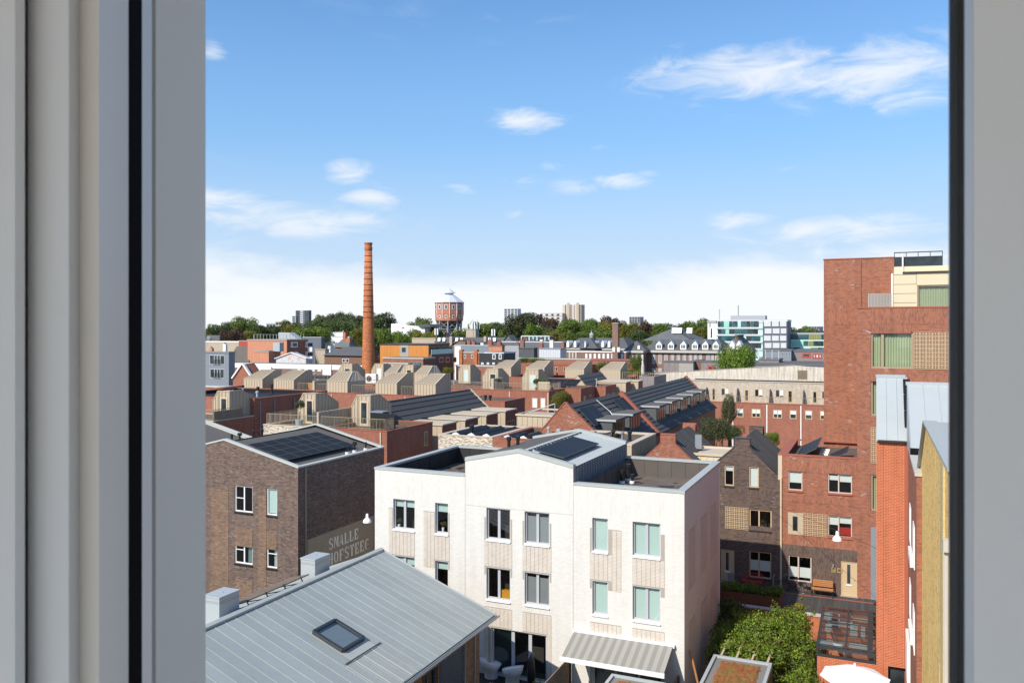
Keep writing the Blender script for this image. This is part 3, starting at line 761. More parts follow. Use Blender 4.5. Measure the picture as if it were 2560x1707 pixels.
    i.add([sp(xa+e, ya+e, .15), sp(xb-e, ya+e, .15), sp(xb-e, yb-e, .15), sp(xa+e, yb-e, .15)], [(0, 1, 2, 3)]); i.build('pane', 'glass', wd)
    i = MB(); i.add([sp(xa+e, ya+e, .05), sp(xb-e, ya+e, .05), sp(xb-e, yb-e, .05), sp(xa+e, yb-e, .05)], [(0, 1, 2, 3)]); i.build('blind', 'zinc_dark', wd)
    MB().add([sp(xb+.52, ya-.5, .008), sp(-15.78, ya-.5, .008), sp(-15.78, yb+.45, .008), sp(xb+.52, yb+.45, .008)], [(0, 1, 2, 3)]).build('repair_sheet', 'zinc_repair', t)
    for yy_ in (ya-.5, ya+.05, ya+.58, yb-.2): MB().beam(sp(xb+.55, yy_, .008), sp(-15.78, yy_, .008), .014, .02, nrm).build('repair_seam', 'zinc_coping', t)
    r = MB()
    for (yc, w) in ((26.1, 0.0),): r.beam(sp(xb+.5, ya-.5, .035), sp(xb+.5, yb+.45, .035), .05, .012, nrm)
    r.build('flashing', 'iron_dark', t)
    # clad chimneys behind the ridge
    for (xa, xb, ya, yb, zt) in ((-22.95, -22.2, 23.7, 24.75, 7.74), (-22.95, -22.2, 29.4, 30.45, 7.70)):
        c = MB(); c.box(xa, xb, ya, yb, 6.3, zt-.06); ch = c.build('chimney', 'zinc_light', t)
        c = MB(); c.box(xa-.025, xb+.025, ya-.025, yb+.025, zt-.058, zt); c.lathe([(.05, 0), (.05, .02), (.03, .02)], ((xa+xb)/2, (ya+yb)/2, zt), 10); c.build('cap', 'zinc_light', ch)
        c = MB()
        for z in (zt-.20, zt-.26):
            for j in range(10):
                q = xa+.03+(xb-xa-.06)*j/10; c.box(q, q+.045, ya-.004, ya-.001, z, z+.012)
                q = ya+.03+(yb-ya-.06)*j/10; c.box(xb+.001, xb+.004, q, q+.06, z, z+.012)
        c.build('vent_slots', 'iron_dark', ch)
    sr = MB(); sr.add([(-22.10, 24.95, 7.02), (-23.7, 24.95, 6.62), (-23.7, 29.2, 6.62), (-22.10, 29.2, 7.02)], [(0, 1, 2, 3)])
    u = Vector((-1, 0, -.27)).normalized()
    solar_row(t, (-22.25, 25.0, 7.12), (0, 1, 0), u, 2, 1, 2.05, 1.1, 'solar_under')
    for y in (25.3, 26.4, 27.5, 28.6): MB().path([(-22.35, y, 7.17), (-22.2, y, 6.92), (-23.4, y, 6.6)], .025, 4).build('panel_rail', 'iron_dark', t)
zinc_house()

# ------------------------------------------------------------ brown brick house with the painted side wall
def brown_house():
    Y, YB, XR, XL, XP = 38.45, 47.5, -30.21, -41.1, -35.65
    ze, zp = 9.72, 11.03
    t = thing('brown_brick_house', 'brown brick house with solar roof and name painted on its side wall', 'house', (XP, 43, 0))
    wr = [rect(Y, 586.8, 1212.6, 631.5, 1282), rect(Y, 666.4, 1220, 692.8, 1289)]
    wr += [(r[0], r[1], r[2]-3.05, r[3]-3.05) for r in wr[:2]]
    wr += [(-39.2, -38.0, 6.1, 7.8), (-39.2, -38.0, 3.05, 4.75)]
    we = rect_e(XR, 777, 1357, 807, 1392); we = (we[0], we[1], 1.9, 4.25)
    b = MB(); wall(b, 'S', Y, XL, XR, 0, ze, wr); b.poly([(XL, Y, ze), (XR, Y, ze), (XP, Y, zp)])
    wall(b, 'E', XR, Y, YB, 0, ze, [we]); b.poly([(XL, YB, 0), (XR, YB, 0), (XR, YB, ze), (XP, YB, zp), (XL, YB, ze)])
    b.poly([(XL, Y, 0), (XL, YB, 0), (XL, YB, ze), (XL, Y, ze)]); b.build('wall', 'brick_brown', t)
    bl = [None, [(.95, 'blind_mint')], None, None, None, None]
    for i, r in enumerate(wr):
        two = (r[1]-r[0]) > .9
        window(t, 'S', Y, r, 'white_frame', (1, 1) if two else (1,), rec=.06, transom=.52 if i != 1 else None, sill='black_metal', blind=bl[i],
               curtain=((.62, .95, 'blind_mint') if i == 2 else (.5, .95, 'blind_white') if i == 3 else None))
    window(t, 'E', XR, we, 'frame_grey', (1, 1), rec=.08, fw=.05, blind=[(1, 'blind_white', 0)])
    # bands of brickwork with pale joints
    for (l, r, zt, zb) in ((527, 572, 8.1, 0), (586.8, 631.5, 5.95, 4.85), (586.8, 631.5, 2.9, 0), (645, 666.4, 8.0, 0), (666.4, 692.8, 5.95, 4.9), (666.4, 692.8, 2.9, 0)):
        a, c = W(l, 1200, y=Y).x, W(r, 1200, y=Y).x
        MB().box(a+.02, c-.02, Y-.012, Y-.0, zb, zt).build('brick_band', 'brick_brown_tan_joint', t)
    # roof behind the copings
    b = MB(); d = .16
    for (xa, za, xb, zb) in ((XL+.2, ze-d, XP, zp-d), (XP, zp-d, XR-.2, ze-d)):
        b.poly([(xa, Y+.2, za), (xb, Y+.2, zb), (xb, YB-.2, zb), (xa, YB-.2, za)])
    b.build('roof', 'roof_grey', t)
    b = MB(); b.box(XP-.07, XP+.02, Y+.3, YB-.3, zp-d-.02, zp-d+.05); b.build('ridge_strip', 'bitumen_black', t)
    b = MB()
    for y in (Y-.03, YB-.27):
        for (xa, za, xb, zb) in ((XL, ze, XP, zp), (XP, zp, XR+.03, ze)): b.prism([(xa, za), (xb, zb), (xb, zb+.09), (xa, za+.09)], 'y', y, y+.30)
    b.box(XR-.27, XR+.03, Y+.27, YB-.27, ze, ze+.088); b.build('coping', 'coping_pale', t)
    k = (zp-ze)/(XR-XP)
    solar_row(t, (-34.40, 39.05, zp-d-k*(-34.40-XP)+.17), (0, 1, 0), (1, 0, -k), 6, 4, 1.128, .775, 'solar')
    MB().box(-34.3, -31.4, 39.2, 45.7, 9.2, 9.75).build('panel_ballast', 'bitumen_black', t)
    for (x, y) in ((-30.85, 44.2), (-30.85, 45.0), (-30.8, 46.2)):
        z = zp-d-k*(x-XP); wide = y == 45.0
        MB().lathe([(.13, 0), (.11, .12), (.06, .12), (.06, .45)]+([(.13, .45), (.15, .5), (.15, .66), (.05, .7)] if wide else [(.08, .45), (.08, .52)]), (x, y, z), 9).build('roof_vent', 'black_metal', t)
        MB().lathe([(.15, 0), (.135, .13)], (x, y, z), 10).build('vent_collar', 'white_frame', t)
    for (x, y) in ((-36.1, 39.6), (-36.2, 40.4), (-36.1, 41.5), (-36.2, 42.4)):
        z = zp-d+k*(x-XP); r = .14 if y in (40.4, 42.4) else .08; MB().lathe([(.06, 0), (.06, .3), (r, .32), (r, .48)], (x, y, z), 8).build('roof_vent', 'black_metal', t)
    MB().box(XR+.001, XR+.07, Y+.62, Y+.69, 0, ze-.05).build('downpipe', 'beige_rail', t)
    # painted name board on the side wall
    yl, yr = W(768.5, 1325, x=XR).y, W(934, 1268, x=XR).y
    zt = 5.45
    pn = MB(); wall(pn, 'E', XR+.004, yl, yr, 1.0, zt, [we], depth=.004); pn = pn.build('painted_panel', 'paint_tan', t)
    letters(pn, 'SMALLE', XR+.009, 41.35, 44.55, 4.35, 5.02); letters(pn, 'HOFSTEEG', XR+.009, 41.3, 45.75, 3.42, 4.12)
    # the left neighbour whose roof rises behind the window jamb
    n = thing('brown_brick_neighbour', 'neighbouring brown house, only its grey roof slope and pale back coping showing', 'house', (-45, 43, 0))
    b = MB(); b.box(-52, XL-.01, Y+.1, YB-.1, 0, 9.4); b.build('wall', 'brick_brown', n)
    b = MB(); b.poly([(XL, Y+.2, ze-d), (-46.6, Y+.2, zp-d), (-46.6, YB-.2, zp-d), (XL, YB-.2, ze-d)]); b.build('roof', 'roof_grey', n)
    b = MB(); b.prism([(-46.6, zp), (XL, ze), (XL, ze+.09), (-46.6, zp+.09)], 'y', YB-.27, YB+.03); b.prism([(-46.6, zp-.6), (XL, ze-.6), (XL, ze), (-46.6, zp)], 'y', YB-.2, YB); b.build('coping', 'coping_pale', n)
def letters(par, text, x, y0, y1, z0, z1):
    """stencil capitals with slab serifs painted on an east wall"""
    n = len(text); h = z1-z0; adv = (y1-y0)/n; w = adv*.84
    G = {'S': None, 'O': None, 'G': None}
    for i, ch in enumerate(text):
        b = MB(); o = y0+i*adv
        def q(u0, v0, u1, v1): b.poly([(x, o+u0*w, z0+v0*h), (x, o+u1*w, z0+v0*h), (x, o+u1*w, z0+v1*h), (x, o+u0*w, z0+v1*h)])
        def pg(*p): b.poly([(x, o+u*w, z0+v*h) for u, v in p])
        def arc(cx, cz, rx, rz, a0, a1, tw=.26, tz=.12, n=10):
            for j in range(n):
                p, r = R_(a0+(a1-a0)*j/n), R_(a0+(a1-a0)*(j+1)/n)
                pg((cx+math.cos(p)*rx, cz+math.sin(p)*rz), (cx+math.cos(r)*rx, cz+math.sin(r)*rz), (cx+math.cos(r)*(rx-tw), cz+math.sin(r)*(rz-tz)), (cx+math.cos(p)*(rx-tw), cz+math.sin(p)*(rz-tz)))
        if ch in 'EFL':
            q(.08, 0, .40, 1); q(0, .94, .08, 1); q(0, 0, .08, .06)
            if ch in 'EF': q(.44, .88, .92, 1); q(.80, .66, .92, .88); q(.44, .44, .68, .56)
            if ch in 'EL': q(.44, 0, .95, .12); q(.82, .12, .95, .34)
            if ch == 'F': q(.40, 0, .48, .06)
        elif ch == 'H': q(.06, 0, .36, 1); q(.64, 0, .94, 1); q(.36, .44, .48, .56); q(.52, .44, .64, .56)
        elif ch == 'T': q(.34, 0, .66, .84); q(0, .88, .47, 1); q(.53, .88, 1, 1); q(0, .66, .10, .88); q(.90, .66, 1, .88); q(.26, 0, .34, .06); q(.66, 0, .74, .06)
        elif ch == 'M': q(.0, 0, .14, 1); q(.70, 0, 1, 1); pg((.18, 1), (.38, 1), (.56, .2), (.44, .1)); pg((.48, .22), (.60, .22), (.68, .95), (.66, 1)); q(-.04, 0, .2, .06)
        elif ch == 'A': pg((.02, 0), (.14, 0), (.46, .9), (.42, 1)); pg((.50, 1), (.62, 1), (.98, 0), (.62, 0)); q(.26, .26, .60, .36); q(-.04, 0, .22, .06)
        elif ch in 'OG':
            arc(.5, .5, .5, .52, 100, 260, .3, .10); arc(.5, .5, .5, .52, -80, 80 if ch == 'O' else -20, .3, .10)
            if ch == 'G': arc(.5, .5, .5, .52, 35, 80, .28, .10); q(.60, .08, .92, .46)
        elif ch == 'S':
            arc(.5, .73, .46, .29, 60, 240, .26, .11); arc(.5, .27, .46, .29, -120, 60, .26, .11)
            pg((.25, .62), (.5, .62), (.75, .38), (.5, .38)); q(.80, .70, .92, .95); q(.08, .05, .2, .30)
        b.build('letter', 'letter', par)
brown_house()

# ------------------------------------------------------------ white house
def tile_panel(par, face, c, r, holes=(), tw=.232, th=.066):
    bk = MB(); hs = [(max(h[0]-.02, r[0]), min(h[1]+.02, r[1]), max(h[2]-.12, r[2]), min(h[3]+.02, r[3])) for h in holes if h[0] < r[1] and h[1] > r[0] and h[2] < r[3] and h[3] > r[2]]; wall(bk, face, c+(-.004 if face == 'S' else .004), *r, hs, reveal=False); bk.build('tile_backing', 'concrete', par)
    u0, u1, z0, z1 = r; nu = max(1, round((u1-u0)/tw)); tw = (u1-u0)/nu; nz = int((z1-z0)/th); b = MB(); g = .014; d = -.018
    for j in range(nz):
        for i in range(nu):
            a, e, p, q = u0+i*tw+.011, u0+(i+1)*tw-.011, z0+j*th, z0+(j+1)*th-g
            if any(a < h[1]+.02 and e > h[0]-.02 and p < h[3]+.02 and q > h[2]-.10 for h in holes): continue
            vs = [pt(face, c, *k) for k in ((a, d, p), (e, d, p), (e, d, q), (a, d, q), (a, 0, p), (e, 0, p), (e, 0, q), (a, 0, q))]
            b.add(vs, [(0, 1, 2, 3), (0, 4, 5, 1), (1, 5, 6, 2), (2, 6, 7, 3), (3, 7, 4, 0)])
    if b.v: b.build('tile_panel', 'tile_pink', par, kind='stuff')
def white_house():
    Y, YB = 38.45, 48.0; XA, XB, XC, XD = -25.05, -19.53, -13.6, -8.15; zw = 10.02; ze, zp, XP = 10.82, 11.42, -16.55
    t = thing('white_brick_house', 'white brick house with pale tile panels, gabled middle and flat wings', 'house', (-16.6, 43, 0))
    top = [rect(Y, 983, 1247.8, 1036.6, 1326.5), rect(Y, 1087.6, 1256, 1120, 1336), rect(Y, 1216, 1268.4, 1275.4, 1352.7),
           rect(Y, 1311.4, 1277, 1373.4, 1363.7), rect(Y, 1480.6, 1292.6, 1519.4, 1378.8), rect(Y, 1581.4, 1302.3, 1650.6, 1393.7)]
    zt = sum(r[3] for r in top)/6; zb = sum(r[2] for r in top)/6
    top = [(r[0], r[1], zb, zt) for r in top]; mid = [(r[0], r[1], zb-3.05, zt-3.05) for r in top]
    dl, dr = W(1227.7, 1565, y=Y).x, W(1366.5, 1586, y=Y).x
    dA = (dl, dr, .06, 2.42); dB = (W(1481, 1640, y=Y).x, W(1655, 1640, y=Y).x, .06, 2.40)
    H = top+mid+[dA, dB]
    b = MB(); wall(b, 'S', Y, XA, XD, 0, 8.55, H, 0)
    b.poly([(XA, Y, 8.55), (XB, Y, 8.55), (XB, Y, zw), (XA, Y, zw)], 1); b.poly([(XC, Y, 8.55), (XD, Y, 8.55), (XD, Y, zw), (XC, Y, zw)], 1)
    b.poly([(XB, Y, 8.55), (XC, Y, 8.55), (XC, Y, ze), (XP, Y, zp), (XB, Y, ze)], 1)
    wall(b, 'E', XD, Y, YB, 0, zw, [], 0); b.poly([(XA, Y, 0), (XA, YB, 0), (XA, YB, zw), (XA, Y, zw)]); b.poly([(XA, YB, 0), (XD, YB, 0), (XD, YB, zw), (XA, YB, zw)])
    b.poly([(XB, YB, zw), (XC, YB, zw), (XC, YB, ze), (XP, YB, zp), (XB, YB, ze)])
    b.build('wall', ['brick_white', 'brick_white_upright'], t)
    j = MB()
    for x in (XB, XC): j.box(x-.012, x+.012, Y-.004, Y-.001, .0, zw)
    j.box(XB, XC, Y-.004, Y-.001, 8.54, 8.556); j.build('movement_joint', 'concrete', t)
    bl = [[(.28, 'blind_mint')], [(.32, 'blind_mint')], None, [(.86, 'steel_grey', 0, 0.0), (.86, 'steel_grey', 1, 0.)], [(.98, 'blind_mint')], [(.98, 'blind_mint')]]
    for i, r in enumerate(top+mid):
        two = (r[1]-r[0]) > 1.0
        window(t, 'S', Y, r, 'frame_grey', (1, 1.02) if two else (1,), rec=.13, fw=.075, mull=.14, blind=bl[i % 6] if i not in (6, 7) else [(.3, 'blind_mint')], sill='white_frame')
    pl = [(972, 1037), (1059, 1124), (1211, 1280.4), (1306.4, 1378.4), (1474.9, 1553.4), (1581, 1662)]
    for i, (l, r) in enumerate(pl):
        a, e = W(l, 1300, y=Y).x, W(r, 1300, y=Y).x
        tile_panel(t, 'S', Y, (a, e, zt-3.05-.38, zt-.48), H)
        if i > 1: tile_panel(t, 'S', Y, (a, e, .06, zb-3.05-.40), H)
    for (ya, yb) in ((39.44, 40.96), (42.38, 44.0), (45.28, 46.86)):
        tile_panel(t, 'E', XD, (ya, yb, 5.2, 8.05)); tile_panel(t, 'E', XD, (ya, yb, .6, 3.72))
    # garden doors
    window(t, 'S', Y, dA, 'frame_grey', (1.25, 1, 1), rec=.13, fw=.10, mull=.18, curtain=(.03, .36, 'curtain_teal'), name='garden_door')
    window(t, 'S', Y, dB, 'frame_grey', (1, 1, 1), rec=.13, fw=.08, curtain=(.03, .6, 'steel_grey'), name='garden_door')
    # roofs of the wings
    for (xa, xb, nm) in ((XA, XB, 'l'), (XC, XD, 'r')):
        zi = 9.05; i = .32
        b = MB(); b.poly([(xa+i, Y+i, zi), (xb-i, Y+i, zi), (xb-i, YB-i, zi), (xa+i, YB-i, zi)]); b.build('roof', 'deck_wet', t)
        b = MB()
        for p, q in (((xa+i, Y+i), (xb-i, Y+i)), ((xb-i, Y+i), (xb-i, YB-i)), ((xb-i, YB-i), (xa+i, YB-i)), ((xa+i, YB-i), (xa+i, Y+i))): b.poly([(*p, zi), (*q, zi), (*q, zw), (*p, zw)])
        for k in range(1, 7):
            y = Y+i+k*1.3; x = xa+i+k*.8
            if y < YB-i-.1: b.beam((xa+i+.01, y, zi), (xa+i+.01, y, zw), .05, .012, (1, 0, 0))
            if x < xb-i-.1: b.beam((x, YB-i-.01, zi), (x, YB-i-.01, zw), .05, .012, (0, -1, 0))
        b.build('upstand', 'bitumen_black' if nm == 'l' else 'bitumen', t)
        b = MB(); xs0, xs1 = (xa-.03, xb-.001) if nm == 'l' else (xa+.001, xb+.03)
        b.box(xs0, xs1, Y-.03, Y+.36, zw, zw+.12); b.box(xs0, xs1, YB-.36, YB+.03, zw, zw+.12)
        if nm == 'l': b.box(xs0, xs0+.39, Y+.36, YB-.36, zw, zw+.12)
        else: b.box(xs1-.39, xs1, Y+.36, YB-.36, zw, zw+.12)
        b.build('coping', 'zinc_coping', t)
    # raised middle
    kE = (zp-ze)/(XC-XP); kW = (zp-ze)/(XP-XB)
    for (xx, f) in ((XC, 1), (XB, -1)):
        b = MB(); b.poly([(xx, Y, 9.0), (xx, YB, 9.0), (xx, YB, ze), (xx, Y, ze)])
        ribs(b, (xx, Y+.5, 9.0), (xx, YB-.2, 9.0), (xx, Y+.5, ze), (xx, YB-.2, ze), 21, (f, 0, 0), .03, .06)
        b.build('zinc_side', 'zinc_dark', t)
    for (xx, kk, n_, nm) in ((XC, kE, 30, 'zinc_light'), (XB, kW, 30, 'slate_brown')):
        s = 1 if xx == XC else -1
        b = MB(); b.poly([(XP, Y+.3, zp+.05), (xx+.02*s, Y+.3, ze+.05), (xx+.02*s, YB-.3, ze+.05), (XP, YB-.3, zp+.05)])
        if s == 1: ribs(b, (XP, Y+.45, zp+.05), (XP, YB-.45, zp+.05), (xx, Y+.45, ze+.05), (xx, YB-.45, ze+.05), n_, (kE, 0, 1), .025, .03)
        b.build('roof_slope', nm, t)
    for y in (Y-.03, YB-.30):
        b = MB()
        for (xa, za, xb, zb_) in ((XB-.01, ze, XP, zp), (XP, zp, XC+.01, ze)): b.prism([(xa, za), (xb, zb_), (xb, zb_+.19), (xa, za+.19)], 'y', y, y+.33)
        b.build('gable_coping', 'zinc_coping', t)
    for i in range(16): MB().box(XP+.22, XP+.34, Y+.8+i*.52, Y+1.12+i*.52, zp+.02, zp+.06).build('ridge_vent', 'iron_dark', t)
    solar_row(t, (-15.87, 38.98, zp+.22-kE*(-15.87-XP)), (0, 1, 0), (1, 0, -kE), 1, 1, 5.8, 1.62, 'solar_black', th=.05)
    for (x, y, h, r) in ((-13.0, 44.9, .55, .10), (-12.9, 45.8, .75, .12), (-12.5, 45.2, .3, .09)):
        MB().lathe([(r, .14), (r, h), (r+.05, h), (r+.05, h+.2)], (x, y, 9.05), 10).build('roof_vent', 'black_metal', t); MB().lathe([(r+.06, 0), (r+.05, .14)], (x, y, 9.05), 10).build('vent_collar', 'white_frame', t)
    for (x, y) in ((-19.2, 43.3), (-18.9, 43.9)): MB().lathe([(.1, 0), (.1, .4), (.14, .42), (.14, .62)], (x, y, 10.9), 8).build('roof_vent', 'black_metal', t)
    b = MB(); b.box(XD+.001, XD+.05, YB-.35, YB-.29, 0, zw-.2); b.build('downpipe', 'white_paint', t)
white_house()

# ------------------------------------------------------------ row across the street: neck-gable houses, red house, tower
Z7 = lambda x, y: (1780+x/3.409, 1040+y/3.409)
def z7(yp, l, t, r, b): return rect(yp, *Z7(l, t), *Z7(r, b))
def neck_house(name, label, xc, hw, mat, matu, tile, cap, slope_sides=True, holes=(), wins=()):
    """house with a neck gable front and back and a steep dark roof between"""
    Y, YB = 54.8, 62.1; x0, x1 = xc-hw, xc+hw; nw = .46; zn, zs, ze = 10.62, 10.02, 10.02-(hw-.30-nw)*.93
    t = thing(name, label, 'house', (xc, 58, 0))
    b = MB(); wall(b, 'S', Y, x0, x1, 0, ze, holes)
    ht = max([h[3] for h in holes if h[3] > ze], default=0)
    up = [(xc+nw+.12, zs-.1), (xc+nw, zs+.05), (xc+nw, zn), (xc-nw, zn), (xc-nw, zs+.05), (xc-nw-.12, zs-.1)]
    prof = [(x0+.30, ze), (x1-.30, ze)]+up; b.poly([(x, YB, z) for x, z in prof])
    if ht:
        zt2 = ht+.06; q = (hw-.30)-(zt2-ze)*(hw-.42-nw)/(zs-.1-ze)
        wall(b, 'S', Y, xc-q, xc+q, ze, zt2, holes, reveal=False)
        for s in (1, -1): b.poly([(xc+s*(hw-.30), Y, ze), (xc+s*q, Y, ze), (xc+s*q, Y, zt2)])
        prof = [(xc-q, zt2), (xc+q, zt2)]+up
    b.poly([(x, Y, z) for x, z in prof])
    wall(b, 'E', x1, Y, YB, 0, ze); b.poly([(x0, Y, 0), (x0, YB, 0), (x0, YB, ze), (x0, Y, ze)]); b.poly([(x0, YB, 0), (x1, YB, 0), (x1, YB, ze), (x0, YB, ze)])
    b.prism([(xc-nw, zs), (xc+nw, zs), (xc+nw, zn), (xc-nw, zn)], 'y', Y+.001, Y+.45); b.prism([(xc-nw, zs), (xc+nw, zs), (xc+nw, zn), (xc-nw, zn)], 'y', YB-.45, YB-.001)
    b.build('wall', mat, t)
    zr = 10.45; k = (zr-ze-.06)/(hw-.28); e = .25
    for s in (1, -1):
        p = MB(); n = 11; dz = (YB-Y-2*e)/n
        nrm = Vector((k*s, 0, 1)).normalized()
        a, c = Vector((xc, Y+e, zr)), Vector((xc+(hw-.05)*s, Y+e, zr-k*(hw-.05)))
        sh = MB(); vs = [Vector((0, 0, 0)), c-a, c-a+Vector((0, dz-.012, 0)), Vector((0, dz-.012, 0))]; vs += [v+nrm*.05 for v in vs]
        sh.add(vs, [(4, 5, 6, 7), (0, 1, 5, 4), (1, 2, 6, 5), (2, 3, 7, 6), (3, 0, 4, 7), (0, 3, 2, 1)])
        sh.beam(Vector((0, dz-.02, 0))+nrm*.05, c-a+Vector((0, dz-.02, 0))+nrm*.05, .04, .03, nrm)
        me = sh.mesh('roof_sheet', tile)
        for i in range(n): link('roof_sheet', me, t, loc=a+Vector((0, dz*i, 0)))
    for y in (Y-.02, YB-.30):
        b = MB()
        for s in (1, -1):
            pts = [(xc+s*(hw-.25), ze), (xc+s*(nw+.12), zs-.1), (xc+s*nw, zs+.05), (xc+s*nw, zn)]
            for p, q in zip(pts, pts[1:]):
                b.beam((p[0], y+.16, p[1]), (q[0], y+.16, q[1]), .32, .05, (s*.7, 0, .7))
        b.box(xc-nw-.04, xc+nw+.04, y-.01, y+.46 if y < 58 else y+.34, zn, zn+.06)
        b.build('coping', cap, t)
    return t, ze
def brown_neck():
    Y = 54.8
    r = {'a': z7(Y, 105, 415, 187, 595), 'b': z7(Y, 315, 428, 398, 610), 'c': z7(Y, 318, 790, 508, 980), 'd': z7(Y, 75, 1130, 190, 1410), 'e': z7(Y, 318, 1145, 505, 1390), 's': z7(Y, 113, 765, 312, 970)}
    hol = [r[k] for k in 'abcde']; ztop = max(r['a'][3], r['b'][3])
    t, ze = neck_house('brown_gable_house', 'dark brown brick house with chimney-shaped neck gable and tan window frames', -7.9, 2.43, 'brick_dark', None, 'tile_dark', 'iron_dark', holes=[h for h in hol])
    for k, cols, bl in (('a', (1,), [(.3, 'blind_white')]), ('b', (1,), [(.96, 'blind_white')]), ('c', (1, 1.3), None), ('e', (1, 1.3), [(.42, 'blind_white', 0, .25), (.42, 'blind_white', 1, .25)])):
        window(t, 'S', Y, r[k], 'frame_tan', cols, rec=.05, fw=.07, blind=bl, sill='iron_dark')
    screen(t, 'S', Y-.03, r['s'], 5, 6)
    front_door(t, Y, r['d'])
    b = MB()
    for (z0, z1, u0, u1) in ((1.3, 4.45, -9.3+.95, -8.42+.7), (4.55, 5.3, -9.9, -6.2)): pass
    MB().box(-10.2, -5.75, Y-.014, Y-.002, 4.42, 5.1).build('brick_course', 'brick_dark_upright', t)
    MB().box(-8.9, -5.9, Y-.014, Y-.002, 7.05, 7.45).build('brick_course', 'brick_dark_upright', t)
    MB().box(-5.56, -5.46, Y-.10, Y-.01, 1.3, 8.3).build('downpipe', 'beige_trim', t)
def front_door(par, Y, r):
    u0, u1, z0, z1 = r; z0 = 1.34; w, h = u1-u0, z1-z0
    b = MB(); b.box(u0, u0+.06, Y+.02, Y+.1, z0, z1); b.box(u1-.06, u1, Y+.02, Y+.1, z0, z1); b.box(u0+.06, u1-.06, Y+.02, Y+.1, z1-.06, z1); b.box(u0+.06, u1-.06, Y+.05, Y+.1, z0, z1-.06)
    d = b.build('door', 'door_tan', par)
    c = (u0+u1)/2; b = MB(); b.box(c-.11, c+.07, Y+.035, Y+.048, z0+h*.36, z1-.2); b.build('pane', 'glass_far', d)
    b = MB(); b.box(c-.18, c+.16, Y+.01, Y+.048, z0+h*.29, z0+h*.29+.07); b.build('letter_plate', 'white_paint', d)
    b = MB(); b.tube((u1-.16, Y+.0, z0+1.02), (u1-.16, Y+.05, z0+1.02), .035, None, 10); b.build('knob', 'steel_grey', d)
    b = MB(); b.box(u0-.05, u1+.05, Y-.12, Y+.05, 1.305, 1.338); b.build('step', 'concrete', d)
brown_neck()
rt, _ = neck_house('red_gable_house', 'orange-red brick neck gable house with vent hood on its dark roof', -12.72, 2.4, 'brick_red', None, 'tile_dark', 'brick_cap')
b = MB(); b.prism([(58.0, 9.35), (58.45, 9.35), (58.45, 9.55), (58.0, 10.35)], 'x', -11.55, -11.1); b.build('vent_hood', 'zinc_dark', rt)
